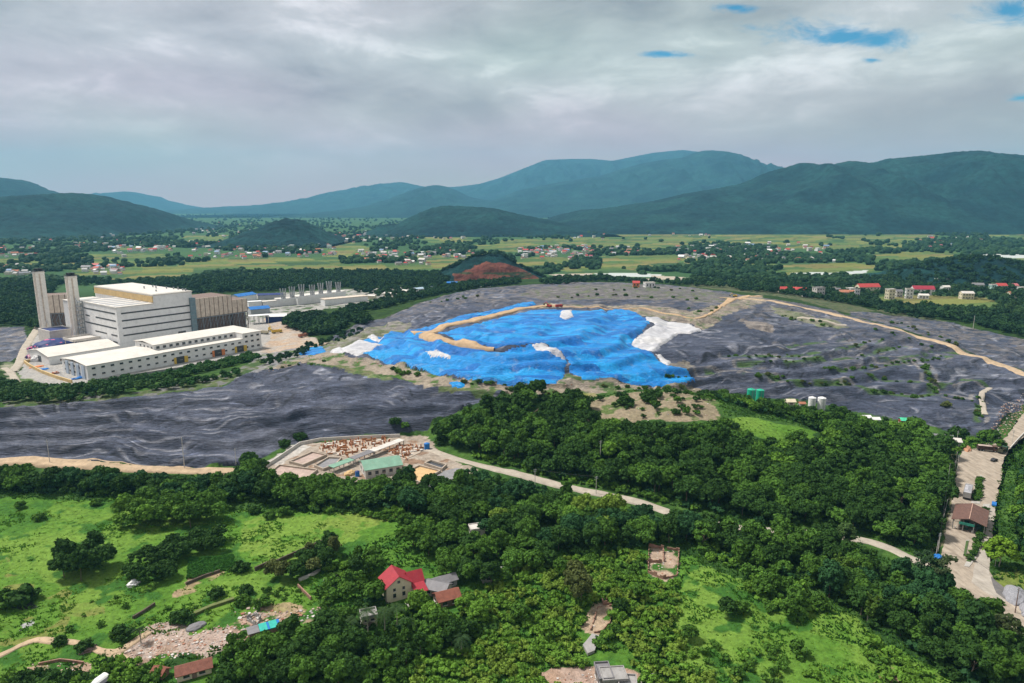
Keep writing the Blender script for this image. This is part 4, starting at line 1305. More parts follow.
trees(W7, 5.8, ['dark', 'mid', 'dark', 'mid', 'light'], [0, 1, 2, 3, 4, 5], 'trees in front of the red-roofed house', (0.55, 0.95))
trees(W3C, 5.6, ['dark', 'mid', 'mid', 'light'], [0, 1, 2, 3], 'wood below the concrete basins', (0.55, 0.9))
trees(W7C, 5.0, ['dark', 'mid', 'mid'], [0, 1, 2, 4], 'trees behind the grey-roofed huts', (0.45, 0.75))
trees(W7B, 6.0, ['dark', 'mid'], [0, 1, 2, 4, 5], 'trees behind the grey-roofed huts', (0.6, 0.9))
for (px, py, s, tone, shape) in [(583,520,1.1,'yellow',0),(597,522,1.05,'yellow',2),(612,520,1.1,'yellow',3),(570,528,.95,'light',1),(625,530,.95,'light',0),(603,534,.8,'yellow',1),(500,530,.9,'yellow',2),(515,525,.8,'olive',0),(538,520,.8,'yellow',1),
                                 (527,545,.8,'light',2),(575,600,1.0,'olive',4),(581,606,.9,'olive',5),(778,470,1.0,'light',2),(768,473,.9,'light',0),(790,475,.9,'light',1),(785,468,.9,'yellow',3),(672,478,.7,'yellow',0),
                                 (620,613,.55,'dark',0),(727,616,.65,'dark',1),(795,612,.7,'mid',4),(788,620,.6,'mid',5),(770,592,.75,'mid',2),(762,598,.7,'mid',0),(800,600,.6,'light',4),(620,460,1.0,'mid',4),(845,600,.6,'light',5),(882,470,.6,'yellow',4),
                                 (470,640,.6,'dark',4),(520,622,.65,'mid',1),(545,640,.6,'light',2),(640,600,.6,'mid',0),(690,640,.55,'mid',2),(560,572,.6,'mid',1),(470,583,.7,'dark',0),(980,655,.9,'dark',6),(995,668,.9,'mid',7),(960,660,.9,'dark',0)]:
    IND.append(dict(p=at(px, py), s=s, a=random.uniform(0, 6.28), tone=tone, shape=shape, wood='scrub in the foreground' if py > 565 else 'wood above the pale dirt road', v=random.uniform(.95, 1.15)))

LANDMARKS = [('red-roofed house', 398, 585), ('orange-roofed hut', 445, 597), ('toll booth roof', 968, 515), ('roofless brick ruin', 663, 563), ('bare earth clearing', 600, 620), ('two green tanks', 755, 396),
             ('two white tanks', 816, 402), ('bare brown hilltop', 650, 408), ('light green hill patch', 770, 430), ('green-roofed shed', 382, 463), ('ochre basin', 420, 473), ('short tan track', 540, 410),
             ('bright green roadside tree', 990, 545), ('rubble field', 190, 640), ('brown-roofed hut', 194, 662), ('crop rows', 212, 568), ('small dark pond', 18, 607), ('teal-roofed shack', 264, 630),
             ('white stone heap', 133, 583), ('grey slab roof', 492, 572), ('pale concrete block', 477, 530), ('ruin at the bottom edge', 608, 676), ('gravel heap', 1010, 592), ('road bend', 885, 548),
             ('feathery bamboo', 848, 572), ('pink basin', 290, 468), ('bend of the pale road', 660, 508), ('left meadow corner', 5, 496), ('long meadow wall', 295, 555), ('sunken green meadow', 760, 640),
             ('dump truck', 985, 450), ('grey shed roofs', 940, 436), ('yellowish tree crowns', 600, 512), ('bottom left earth patch', 60, 670), ('right photo edge', 1020, 480), ('bottom right corner', 1015, 675),
             ('stretch of pale road', 560, 486), ('tan road end', 236, 471), ('middle of the tan road', 110, 467), ('pole in the wood', 600, 460), ('upper pale road', 470, 463), ('bamboo plume', 868, 600)]
ORD = ['closest', 'second closest', 'third closest', 'fourth closest', 'fifth closest', 'sixth closest', 'seventh closest', 'eighth closest', 'ninth closest', 'tenth closest', 'eleventh closest', 'twelfth closest']


def label_all(items, noun):
    """items: dict(p, tone, ...) -> sets d['label'] unique"""
    buckets = {}
    for d in items:
        x, y, _ = proj(d['p'])
        best = min(LANDMARKS, key=lambda l: (l[1] - x) ** 2 + (1.6 * (l[2] - y)) ** 2)
        dx, dy = x - best[1], 1.6 * (y - best[2])
        if abs(dx) > abs(dy): side = 'right of' if dx > 0 else 'left of'
        else: side = 'in front of' if dy > 0 else 'behind'
        size = d.get('size', '')
        buckets.setdefault((best[0], side, d['tone'], size), []).append((math.hypot(dx, dy), d))
    for (lm, side, tone, size), l in buckets.items():
        l.sort(key=lambda q: q[0])
        for i, (_, d) in enumerate(l):
            o_ = ORD[i] if i < len(ORD) else '%dth closest' % (i + 1)
            sz = (size + ' ') if size else ''
            if len(l) == 1: d['label'] = f"{sz}{TONE[tone][0]} {noun} {side} the {lm}"
            else: d['label'] = f"{sz}{TONE[tone][0]} {noun} {side} the {lm}, {o_} to it"


for d in IND:
    x, y, dep = proj(d['p'])
    if 690 < x < 900 and y < 436 and d['p'][1] > 300: d['s'] *= .55
    d['px'], d['py'] = float(x), float(y)
    d['dist'] = float(np.linalg.norm(d['p'] - np.array([0, 0, CAMH])))
    d['size'] = 'big' if d['s'] > 1.02 else ('small' if d['s'] < 0.66 else '')
    c = np.array(TONE[d['tone']][1]) * d['v']
    d['c'] = c
inside = [d for d in IND if -8 < d['px'] < 1032 and d['py'] < 692]
inside.sort(key=lambda d: d['dist'] / d['s'])
near_t = inside[:270]
near_ids = set(id(d) for d in near_t)
label_all(near_t, 'tree')
for d in near_t:
    r = thing('broadleaf_tree', d['label'], 'tree', d['p'] - np.array([0, 0, .1]), d['a'], d['wood'])
    r.scale = (d['s'], d['s'], d['s'] * random.uniform(.9, 1.1))
    t_ = bpy.data.objects.new('trunk', TR_ME[d['shape']]); COL.objects.link(t_); t_.parent = r
    c_ = bpy.data.objects.new('crown', CR_ME[d['shape']]); COL.objects.link(c_); c_.parent = r
    c_.color = (*[float(q) for q in d['c']], 1)
items = [(d['p'][0], d['p'][1], d['p'][2] - .2, d['s'], d['a'], d['c'], d['shape'], random.uniform(.9, 1.1)) for d in IND if id(d) not in near_ids]
merge('forest', items, LO, 'mass of round green crowns in the woods farther from the camera')
print('trees', len(IND))

# ------------------------------------------------------------------ special trees
def special(name, lobes, n, size, px, py, s, tone, label, cat='tree', th=5.0, tr=.25, bark=None, nl=6, group=None, seed=1, core_k=.8, up=.25):
    p = at(px, py)
    r = thing(name, label, cat, p, random.uniform(0, 6), group)
    r.scale = (s, s, s)
    tb = trunk_mb(seed, th, tr, lobes, nl)
    tb.build('trunk', bark or m_bark, r)
    P = crown(seed + 9, lobes, n, size, core=1, core_k=core_k, up=up)
    c = link('crown', mesh_np('crown', P.V, P.Q, P.T, [m_leaf]), r)
    c.color = (*tone, 1)
    return r


special('broadleaf_tree', dome_lobes(701, 5.2, 6.6, 4.6, 22, 1.6), 110, .42, 999, 567, 1.0, (0.13, 0.235, 0.022), 'bright green roadside tree with pale trunk, right of the toll booth', th=5.5, bark=m_barkp, seed=701)
special('broadleaf_tree', [((0, 0, 11), (1.6, 1.6, 1.3)), ((2.6, .6, 12.5), (1.5, 1.4, 1.1)), ((-2.4, 1, 11.8), (1.5, 1.4, 1.1)), ((1.2, -2.2, 9.6), (1.4, 1.4, 1.0)), ((-1.6, -1.6, 9), (1.5, 1.3, 1.0)), ((3.8, -.8, 9.8), (1.3, 1.2, .9)), ((-3.8, -.6, 8.6), (1.4, 1.3, .9)), ((.4, 2.4, 13.2), (1.2, 1.2, 1.0)), ((4.6, 1.2, 11.4), (1.0, 1.0, .8))],
        60, .36, 938, 596, 1.1, (0.05, 0.075, 0.03), 'tall sparse tree with grey limbs left of the gate road junction', th=8.5, tr=.3, bark=m_barkp, nl=9, seed=711, core_k=.5)
special('broadleaf_tree', [((0, 0, 10), (2.0, 2.0, 1.5)), ((2.0, .8, 11.4), (1.4, 1.4, 1.1)), ((-2.2, .2, 10.8), (1.5, 1.4, 1.1)), ((.6, -2.2, 9.0), (1.6, 1.5, 1.1)), ((-.4, 2.0, 11.8), (1.3, 1.3, 1.0)), ((2.8, -1.4, 8.6), (1.5, 1.4, 1.0))],
        60, .40, 920, 590, 1.1, (0.03, 0.06, 0.025), 'tall dark open-crowned tree beside the sparse grey-limbed one', th=8, tr=.3, nl=6, seed=721, core_k=.6)
special('broadleaf_tree', dome_lobes(731, 5.0, 8.2, 5.6, 22, 1.7), 110, .44, 972, 648, 1.05, (0.028, 0.07, 0.018), 'biggest rounded dark tree below the junction, near the bottom right corner', th=6.5, tr=.34, seed=731)
special('broadleaf_tree', dome_lobes(741, 3.6, 8.4, 3.0, 10, 1.3), 90, .40, 1003, 650, 1.0, (0.05, 0.07, 0.025), 'olive open-crowned tree right of the biggest dark one at bottom right', th=7.5, tr=.26, bark=m_barkp, seed=741, core_k=.55)
special('broadleaf_tree', dome_lobes(751, 3.2, 5.8, 3.6, 14, 1.3), 90, .36, 874, 470, 1.0, (0.16, 0.19, 0.03), 'lone yellow-green tree standing out of the dark wood left of the gate road', seed=751)
special('broadleaf_tree', dome_lobes(761, 3.4, 6.2, 4.8, 16, 1.3), 90, .38, 845, 548, 1.0, (0.06, 0.11, 0.03), 'slim pale green tree beside the bend of the pale road', seed=761)


def bamboo(px, py, s, n, tone, label, seed):
    """clump of arching culms with drooping leafy plumes"""
    r_ = random.Random(seed)
    p = at(px, py)
    r = thing('bamboo_clump', label, 'bamboo', p, 0, 'bamboo clumps in the wood')
    r.scale = (s, s, s)
    b = MB(); lob = []
    for k in range(n):
        a = k * 2.4 + r_.uniform(-.3, .3); lean = r_.uniform(.8, 3.6); h = r_.uniform(7.5, 11.5)
        prev = Vector((math.cos(a) * .4, math.sin(a) * .4, -.3))
        for j in range(1, 6):
            t = j / 5
            q = Vector((math.cos(a) * (.4 + lean * t ** 2.2), math.sin(a) * (.4 + lean * t ** 2.2), h * (t - .16 * t ** 3)))
            b.tube(prev, q, .11 - .015 * j, .10 - .015 * j, 5); prev = q
            if j >= 2:
                w = (.55 + .5 * math.sin(math.pi * t)) * r_.uniform(.8, 1.2)
                lob.append(((q.x, q.y, q.z), (w, w, w * 1.25)))
    b.build('culms', m_barkp, r)
    P = crown(seed, lob, 46, .34, core=1, core_k=.6)
    c = link('crown', mesh_np('crown', P.V, P.Q, P.T, [m_leaf]), r); c.color = (*tone, 1)


bamboo(838, 582, 1.0, 7, (0.075, 0.14, 0.022), 'feathery light green bamboo with upright plumes below the road bend', 61)
bamboo(852, 586, .95, 7, (0.07, 0.135, 0.022), 'feathery bamboo clump directly right of the upright plumed one', 62)
bamboo(868, 622, .95, 7, (0.08, 0.145, 0.025), 'yellow-green bamboo plume at the lower edge of the right wood', 63)
bamboo(700, 530, .9, 6, (0.04, 0.09, 0.02), 'dark bamboo clump overhanging the bend of the pale road', 64)
bamboo(462, 518, .85, 6, (0.06, 0.11, 0.025), 'pale bamboo clump in the wood left of the concrete block', 65)


def palm(px, py, h, label, seed, tone=(0.045, 0.085, 0.028), n=17, L=3.2):
    r_ = random.Random(seed)
    p = at(px, py)
    r = thing('palm_tree', label, 'palm', p, r_.uniform(0, 6), 'palms by the red-roofed house and rubble field')
    b = MB(); prev = Vector((0, 0, -.4)); rad = .19
    for j in range(1, 7):
        q = Vector((.25 * math.sin(j * .5), .1 * j / 6, h * j / 6)); b.tube(prev, q, rad, rad * .94, 8); prev = q; rad *= .94
    b.build('trunk', m_barkp, r)
    top = prev
    Vs, Q = [], []
    for k in range(n):
        a = k * 2.39996; e0 = r_.uniform(-.1, 1.15)
        ln = L * r_.uniform(.85, 1.15)
        pts = []
        for j in range(7):
            t = j / 6
            rr = ln * (t * math.cos(e0 * (1 - t * .3)))
            z = ln * (math.sin(e0) * t - .75 * t * t)
            pts.append(Vector((top.x + math.cos(a) * rr, top.y + math.sin(a) * rr, top.z + z)))
        side = Vector((-math.sin(a), math.cos(a), 0))
        for j in range(6):
            p0, p1 = pts[j], pts[j + 1]
            w = .75 * math.sin(math.pi * (j + .8) / 7)
            for sgn in (-1, 1):
                for f_ in (0, .5):
                    base = p0.lerp(p1, f_); nx = p0.lerp(p1, f_ + .34)
                    tip = base + side * sgn * w + (p1 - p0) * .7 + Vector((0, 0, -.28 * w - .1))
                    i0 = len(Vs); Vs += [base, nx, tip + (nx - base) * .4, tip]; Q.append((i0, i0 + 1, i0 + 2, i0 + 3))
    me = mesh_np('fronds', np.array([v[:] for v in Vs]), np.array(Q), None, [m_leaf])
    c = link('crown', me, r); c.color = (*tone, 1)


palm(141, 643, 4.6, 'short dark palm beside the rubble field', 71, (0.022, 0.04, 0.016), 14, 2.3)
palm(384.5, 635, 8.2, 'tall palm with the clearest pale trunk, below the red-roofed house', 72)
palm(368, 632, 7.4, 'palm left of the clear-trunked palm, before the cream ruin', 73)
palm(397, 628, 7.0, 'palm right of the clear-trunked palm, in front of the red roof', 74)
palm(352, 640, 6.6, 'leftmost of the palms below the red-roofed house', 75)
palm(462, 655, 6.0, 'lone palm in the scrub right of the bottom centre trees', 76, (0.035, 0.07, 0.025))
palm(408, 640, 6.4, 'lowest palm of the row below the red-roofed house', 77)

# ------------------------------------------------------------------ shrubs
SHR = []


def shrubs(poly, spacing, tones, srange, seed=0, holes=None):
    pts = scatter(poly, spacing, HOLES if holes is None else holes, seed=seed)
    for p in pts:
        n = vnoise(p[0] / 14, p[1] / 14, 950 + seed)
        k = max(0, min(int((n * .8 + random.random() * .4 - .1) * len(tones)), len(tones) - 1))
        SHR.append(dict(p=p, s=random.uniform(*srange), a=random.uniform(0, 6.28), tone=tones[k], shape=random.randrange(4), v=random.uniform(.85, 1.25), sz=random.uniform(.75, 1.3)))


S1 = [(420,620),(480,592),(520,566),(560,560),(640,552),(684,556),(678,600),(684,650),(690,692),(350,692),(400,670),(450,655),(490,640),(484,615)]
S2 = [(330,566),(380,560),(374,580),(340,600),(318,612),(316,600),(326,588)]
S3 = [(690,640),(760,645),(800,655),(850,690),(690,692)]
S4 = [(740,566),(780,580),(815,596),(830,612),(800,628),(770,612),(745,585)]
S5 = [(860,640),(900,655),(940,690),(880,690)]
shrubs(S1, 3.2, ['mid', 'light', 'yellow', 'light', 'yellow', 'light'], (.5, 1.2), 1)
shrubs(S2, 3.0, ['mid', 'light', 'dark'], (.6, 1.3), 2)
shrubs(S3, 5.0, ['light', 'mid', 'yellow'], (.5, 1.1), 3)
shrubs(S4, 4.2, ['mid', 'light', 'mid'], (.7, 1.5), 4)
shrubs(S5, 3.6, ['mid', 'light'], (.6, 1.2), 5)
shrubs([(60,598),(120,590),(190,600),(230,606),(190,622),(140,628),(60,640)], 9, ['mid', 'light'], (.3, .7), 6)
shrubs([(0,680),(30,676),(90,684),(90,700),(0,700)], 2.4, ['mid', 'dark', 'light'], (.6, 1.2), 7)
shrubs([(105,660),(140,668),(165,664),(172,676),(150,690),(110,690),(100,672)], 2.6, ['mid', 'light'], (.5, 1.1), 8)
shrubs([(470,455),(560,472),(640,492),(700,508),(700,512),(640,498),(560,480),(480,463)], 3.0, ['mid', 'light'], (.6, 1.1), 9, [])
shrubs([(300,507),(345,508),(405,513),(470,531),(520,550),(520,556),(460,542),(400,522),(345,514),(300,514)], 3.2, ['mid', 'light', 'dark'], (.6, 1.1), 10)
shrubs([(715,545),(760,562),(750,572),(700,560)], 3.0, ['mid', 'light'], (.6, 1.1), 11)
shrubs([(262,590),(300,586),(300,598),(265,602)], 4.0, ['mid', 'light'], (.4, .8), 12)
shrubs([(985,573),(1012,570),(1060,590),(1060,600),(1015,590)], 5.0, ['light', 'mid'], (.3, .6), 13, [])
shrubs([(586,416),(598,438),(640,446),(700,446),(725,454),(770,462),(822,462),(828,434),(815,447),(770,443),(728,435),(722,427),(690,428),(640,426),(604,423)], 3.2, ['mid', 'dark', 'light'], (.8, 1.5), 16, [])
shrubs([(350,650),(346,606),(404,606),(404,650)], 3.0, ['mid', 'dark', 'light'], (.5, .9), 17, MASK_W[:7])
shrubs([(590,402),(640,392),(700,395),(720,418),(640,424)], 9.0, ['dark', 'mid'], (.6, 1.3), 14, [])
shrubs([(930,440),(985,440),(975,452),(950,452)], 5.0, ['mid', 'light'], (.6, 1.2), 15, [])
for (px, py, s, tone) in [(626,405,2.2,'dark'),(648,402,2.0,'dark'),(676,414,1.2,'dark'),(622,399,1.8,'dark'),(656,396,1.8,'dark'),(18,604,2.4,'dark'),(6,606,2.2,'mid'),(30,600,1.6,'dark'),(124,638,1.6,'dark'),(118,636,1.3,'mid'),(184,622,1.6,'dark'),(178,620,1.3,'dark'),
                          (241,571,1.5,'dark'),(217,597,1.3,'dark'),(247,593,1.2,'dark'),(243,604,1.3,'mid'),(262,606,1.4,'mid'),(740,612,1.5,'mid'),(800,655,1.6,'mid'),(85,650,1.2,'dark'),(108,668,1.2,'dark'),(60,644,1.0,'dark'),(725,425,1.6,'mid'),(735,428,1.2,'dark'),(800,438,1.8,'mid'),(790,440,1.4,'mid'),(285,515,1.6,'mid'),(270,518,1.3,'mid'),(255,513,1.2,'dark'),(20,508,1.3,'mid'),(40,520,1.2,'mid'),(96,505,1.2,'mid'),
                          (300,440,1.8,'dark'),(285,446,1.5,'dark'),(395,424,1.6,'dark'),(405,427,1.2,'mid'),(958,437,2.4,'dark'),(986,440,2.2,'mid'),(992,437,1.8,'dark'),(1000,446,1.6,'mid'),(925,441,2,'dark')]:
    SHR.append(dict(p=at(px, py), s=s, a=random.uniform(0, 6), tone=tone, shape=random.randrange(4), v=1.0, sz=1.0, lone=1))
# planted shrubs along the benches of the right slope
for (pts, n, s) in [([(726,357),(795,356)], 9, 1.3), ([(856,345),(878,341)], 4, 1.4), ([(876,366),(915,362),(944,357)], 9, 1.5), ([(826,369),(850,371),(872,369)], 6, 1.8), ([(753,375),(771,376),(798,382),(820,384),(845,385)], 10, 1.6), ([(845,385),(852,378),(870,375),(885,381),(915,382)], 7, 1.5),
                    ([(870,391),(888,394),(912,397),(926,395)], 7, 1.6), ([(925,362),(929,372),(930,382),(931,393)], 7, 2.0), ([(941,408),(941,410)], 1, 2.6), ([(944,396),(956,398),(968,402)], 4, 1.2), ([(979,399),(980,408),(979,418)], 6, 1.4),
                    ([(860,358),(880,350),(900,347)], 5, 1.2), ([(760,364),(790,362),(820,357)], 6, 1.1), ([(665,378),(690,377)], 3, 1.8), ([(420,377),(400,372),(395,370)], 4, 1.8), ([(468,383),(490,384),(505,388),(520,391)], 7, 1.7), ([(530,390),(545,392),(560,394)], 5, 1.6), ([(600,386),(640,389),(680,388)], 8, 1.8),
                    ([(272,368),(320,362)], 4, 1.2), ([(560,298),(600,296),(640,297),(700,300)], 9, 1.8), ([(690,310),(705,313),(720,308)], 4, 1.6), ([(780,316),(800,320),(830,326)], 7, 1.7), ([(600,290),(650,289),(690,291)], 6, 2.0), ([(895,322),(920,330),(960,346)], 8, 1.6), ([(430,303),(455,299),(475,296)], 5, 2), ([(880,330),(900,338),(930,348)], 4, 1.5)]:
    pts = np.array(pts, float); tt_ = np.linspace(0, len(pts) - 1, int(n * 1.5))
    for q in tt_:
        px = np.interp(q, range(len(pts)), pts[:, 0]) + random.uniform(-5, 5); py = np.interp(q, range(len(pts)), pts[:, 1]) + random.uniform(-1.6, 1.6)
        SHR.append(dict(p=at(px, py), s=s * random.uniform(.28, .66), a=random.uniform(0, 6), tone=random.choice(['dark', 'mid', 'mid', 'olive']), shape=random.randrange(4), v=1.0, sz=.9, lone=1))
for d in SHR:
    x, y, dep = proj(d['p']); d['px'], d['py'] = float(x), float(y)
    d['dist'] = float(np.linalg.norm(d['p'] - np.array([0, 0, CAMH]))); d['c'] = np.array(TONE[d['tone']][1]) * d['v']
    d['size'] = 'big' if d['s'] > 1.3 else ('small' if d['s'] < .75 else '')
ins = [d for d in SHR if -5 < d['px'] < 1029 and d['py'] < 690]
ins.sort(key=lambda d: (0 if d.get('lone') else 1, d['dist'] / d['s']))
LANDMARKS += [('largest white tarpaulin', 655, 335), ('right slope drain', 985, 402), ('lone bush on the slope', 941, 408), ('left blue lobe', 480, 375), ('notch between blue lobes', 560, 375), ('ridge road', 880, 326), ('vertical shrub row', 929, 380),
              ('upper bench', 760, 357), ('middle bench', 860, 370), ('lower bench', 800, 383), ('back of the blue cover', 600, 300), ('scrap of blue sheet', 458, 385), ('lone blue sheet', 310, 351)]
near_s = ins[:290]
label_all(near_s, 'shrub')
sid = set(id(d) for d in near_s)
for d in near_s:
    o = bpy.data.objects.new('shrub', BU_ME[d['shape']]); COL.objects.link(o)
    o.location = tuple(float(v) for v in d['p'] - np.array([0, 0, .1])); o.rotation_euler = (0, 0, d['a']); o.scale = (d['s'], d['s'], d['s'] * d['sz'])
    o.color = (*[float(q) for q in d['c']], 1)
    tag(o, d['label'], 'shrub', 'shrubs on the slopes and in the scrub')
items = [(d['p'][0], d['p'][1], d['p'][2] - .1, d['s'], d['a'], d['c'], d['shape'], d['sz']) for d in SHR if id(d) not in sid]
for poly, sp in ((W4, 5.5), (W5, 4.5), (W3, 5.0), (W7, 4.0), (W1, 6), (W6, 6)):
    for p in scatter(poly, sp, HOLES, seed=77):
        items.append((p[0], p[1], p[2] - .1, random.uniform(.8, 1.5), random.uniform(0, 6), np.array(TONE[random.choice(['dark', 'mid', 'blue'])][1]), random.randrange(4), 1.0))
merge('undergrowth', items, BUSHLO, 'low leafy undergrowth filling the woods and scrub')

# grass and weeds standing in the meadows
gp = Proto(); r_ = np.random.default_rng(4)
q = []
for k in range(7):
    a = r_.uniform(0, 6.28); c = np.array([r_.normal() * .35, r_.normal() * .35, 0]); t = np.array([math.cos(a), math.sin(a), 0]); ln = np.array([r_.normal() * .2, r_.normal() * .2, 1]) * r_.uniform(.45, .9)
    q += [c - t * .28, c + t * .28, c + t * .16 + ln, c - t * .16 + ln]
gp.V = np.array(q); gp.Q = np.arange(28).reshape(-1, 4); gp.T = np.zeros((0, 3), int)
it = []
for poly, sp, cs in [([(-20,500),(110,502),(262,516),(345,512),(398,515),(396,533),(330,560),(320,604),(260,626),(200,632),(150,636),(100,654),(-20,690)], 1.45, ((.10,.23,.024),(.13,.27,.030),(.17,.29,.042),(.09,.21,.024))),
                     ([(690,565),(722,574),(765,584),(800,604),(840,640),(950,690),(690,690),(684,650),(678,600)], 1.25, ((.09,.21,.022),(.12,.26,.028),(.16,.28,.040),(.06,.16,.02))),
                     ([(718,417),(760,420),(817,433),(812,441),(770,439),(728,430)], 2.0, ((.07,.15,.02),(.10,.19,.03)))]:
    pts = scatter(poly, sp, HOLES[:12], seed=5)
    nz = fbm(pts[:, 0] / 10, pts[:, 1] / 10, 88, 3)
    for p, n_ in zip(pts, nz):
        if random.random() < .35 + .4 * (n_ < .5): continue
        c = np.array(cs[min(len(cs) - 1, int(np.clip((n_ - .3) * 2.5 + random.uniform(-.2, .2), 0, .999) * len(cs)))])
        s = random.uniform(.4, .9) * (.55 + .6 * (n_ > .55))
        it.append((p[0], p[1], p[2] - .05, s * 1.3, random.uniform(0, 6), c * random.uniform(.85, 1.2), 0, random.uniform(.5, .9)))
MW = [world(p) for p in ([(-20,500),(110,502),(262,516),(345,512),(398,515),(396,533),(330,560),(320,604),(260,626),(200,632),(150,636),(100,654),(-20,690)], [(690,565),(722,574),(765,584),(800,604),(840,640),(950,690),(690,690),(684,650),(678,600)], [(140,628),(330,604),(330,616),(250,640),(180,658),(118,668)])]
for p in scatter([(-30,476),(240,476),(262,486),(440,490),(475,462),(520,420),(580,400),(720,392),(830,410),(950,440),(1010,440),(1050,430),(1050,695),(-30,695)], 1.9, HOLES + MW, seed=6):
    it.append((p[0], p[1], p[2] - .05, random.uniform(.7, 1.5), random.uniform(0, 6), np.array(random.choice(((.035,.095,.016),(.05,.13,.02),(.075,.17,.022)))) * random.uniform(.85, 1.2), 0, random.uniform(.5, .9)))
merge('grass', it, [gp], 'tall weeds and grass standing in the meadows')
print('grass', len(it), 'shrubs', len(SHR))

# ------------------------------------------------------------------ mid distance and far woods
it = []


def wood(poly, spacing, srange=(.8, 1.2), cols=((.016, .042, .020), (.022, .055, .022), (.030, .070, .022)), seed=3, holes=()):
    for p in scatter(poly, spacing, holes, seed=seed):
        it.append((p[0], p[1], p[2] - .4, random.uniform(*srange), random.uniform(0, 6.28), np.array(random.choice(cols)) * random.uniform(.85, 1.2), random.randrange(4), random.uniform(.85, 1.2)))


wood([(284,327),(292,318),(325,318),(346,325),(341,334),(312,336)], 6.5)
wood([(338,316),(355,312),(372,322),(364,326),(346,322)], 6.5, (.6, 1.0))
wood([(340,312),(380,303),(430,292),(470,284),(520,281),(520,284),(470,290),(430,297),(390,307),(352,316)], 7, (.5, .9))
wood([(0,384),(40,389),(80,391),(130,380),(150,379),(150,388),(110,399),(50,404),(0,404)], 5.4, (.35, .75), ((.028, .07, .022), (.04, .09, .028), (.055, .11, .03)))
wood([(150,380),(200,368),(256,356),(258,360),(200,374),(150,386)], 4.5, (.35, .6), ((.03, .085, .02), (.045, .10, .025)))
wood([(150,388),(200,380),(240,372),(240,376),(190,388),(150,393)], 5.5, (.35, .6), ((.03, .085, .02), (.03, .07, .02)))
wood([(262,362),(300,350),(330,338),(360,330),(365,333),(330,343),(300,357),(264,368)], 9, (.35, .6))
wood([(200,291),(176,284),(205,277),(260,273),(345,273),(440,274),(450,280),(440,286),(400,285),(340,288),(260,292)], 10, (.8, 1.15))
wood([(-80,284),(60,284),(44,300),(38,318),(0,324),(-80,326)], 9, (.8, 1.2))
wood([(30,278),(110,280),(110,286),(30,286)], 10, (.6, .9))
VG = ((.018, .046, .020), (.030, .068, .024), (.045, .090, .030), (.024, .055, .024))
wood([(540,284),(560,278),(640,283),(680,286),(740,290),(790,288),(840,303),(900,317),(950,320),(1030,340),(1100,360),(1100,286),(1000,280),(900,278),(800,277),(700,277),(660,285),(600,281)], 15, (.6, 1.15), VG, holes=[wz([(870,297),(915,296),(985,300),(1000,308),(930,313),(880,308)], 3)])
wood([(880,306),(950,309),(1010,318),(1060,335),(1060,345),(960,322),(900,314)], 9, (.6, 1.0))
wood([(735,286),(800,291),(860,297),(880,303),(880,309),(830,302),(780,294),(740,291)], 9, (.6, 1.0))
wood([(540,282),(600,278),(660,284),(700,284),(700,286),(600,281),(545,286)], 10, (.5, .9))
RX, RZ, RD, RF = RED[1]
for k in range(230):
    i = random.randrange(len(RX)); t = random.uniform(-.75, .2) if random.random() < .5 else random.uniform(-.12, .3)
    if RZ[i] < 4: continue
    x = RX[i]; y = RD + t * (RF if t < 0 else 70); z = RZ[i] * (1 - abs(t) ** 1.35) - 1
    qx, qy, _ = proj(np.array([x, y, z]))
    if 450 < qx < 546 and t < -.12: continue
    it.append((x, y, z, random.uniform(.55, .95), random.uniform(0, 6), np.array((.018, .046, .021)) * random.uniform(.8, 1.2), random.randrange(4), .85))
KX, KZ, KD, KF = KNOLL[1]
for k in range(700):
    i = random.randrange(len(KX)); t = random.uniform(-.97, .4)
    if KZ[i] < 3: continue
    y = KD + t * (KF if t < 0 else 120)
    it.append((KX[i], y, KZ[i] * (1 - abs(t) ** 1.35) - 1.5, random.uniform(.6, 1.1), random.uniform(0, 6), np.array(random.choice(((.016, .042, .020), (.026, .062, .024), (.020, .052, .024)))) * random.uniform(.8, 1.2), random.randrange(4), .95))
wood([(95,290),(130,283),(200,279),(240,283),(235,292),(196,296),(150,292),(100,298)], 11, (.7, 1.1))
wood([(0,300),(40,306),(48,330),(30,330),(26,325),(0,326)], 9, (.7, 1.1))
wood([(345,286),(440,282),(444,290),(405,296),(390,299),(350,292)], 12, (.5, .9))
merge('wood', it, MID, 'dark tree belts beyond the landfill and around the plant')
print('mid trees', len(it))

# groves scattered through the plain
it = []
fw = [wz(p, 0) for p in FIELDS]
n_ = 26000
PX = rng.uniform(-120, 1150, n_); PY = np.where(rng.random(n_) < .12, rng.uniform(214.5, 228, n_), 226 + (rng.random(n_) ** 0.9) * 58)
P_ = np.array([atz(a, b, 0) for a, b in zip(PX, PY)])
P2_ = np.array([atz(a, b, 0) for a, b in zip(rng.uniform(480, 1060, 2200), rng.uniform(225.5, 231.5, 2200))])
inf_ = np.zeros(n_, bool)
for w in fw: inf_ |= pip(P_[:, 0], P_[:, 1], w)
cl = fbm(P_[:, 0] / 160, P_[:, 1] / 160, 555, 3)
keep = (~inf_ & (cl > .42)) | (inf_ & (cl > .66) & (rng.random(n_) < .45))
for p in np.concatenate([P_[keep], P2_[fbm(P2_[:, 0] / 200, P2_[:, 1] / 400, 556, 3) > .42]]):
    if np.hypot(p[0], p[1]) < 1250: continue
    k = np.hypot(p[0], p[1]) / 2500
    it.append((p[0], p[1], -.5, random.uniform(.75, 1.35) * (1 + .25 * k), random.uniform(0, 6.28), np.array(random.choice(((.016, .042, .020), (.022, .055, .022), (.03, .066, .024)))) * random.uniform(.85, 1.2), random.randrange(4), random.uniform(.8, 1.2)))
merge('groves', it, FARP, 'far groves and hedgerow trees scattered over the rice plain')
print('groves', len(it))
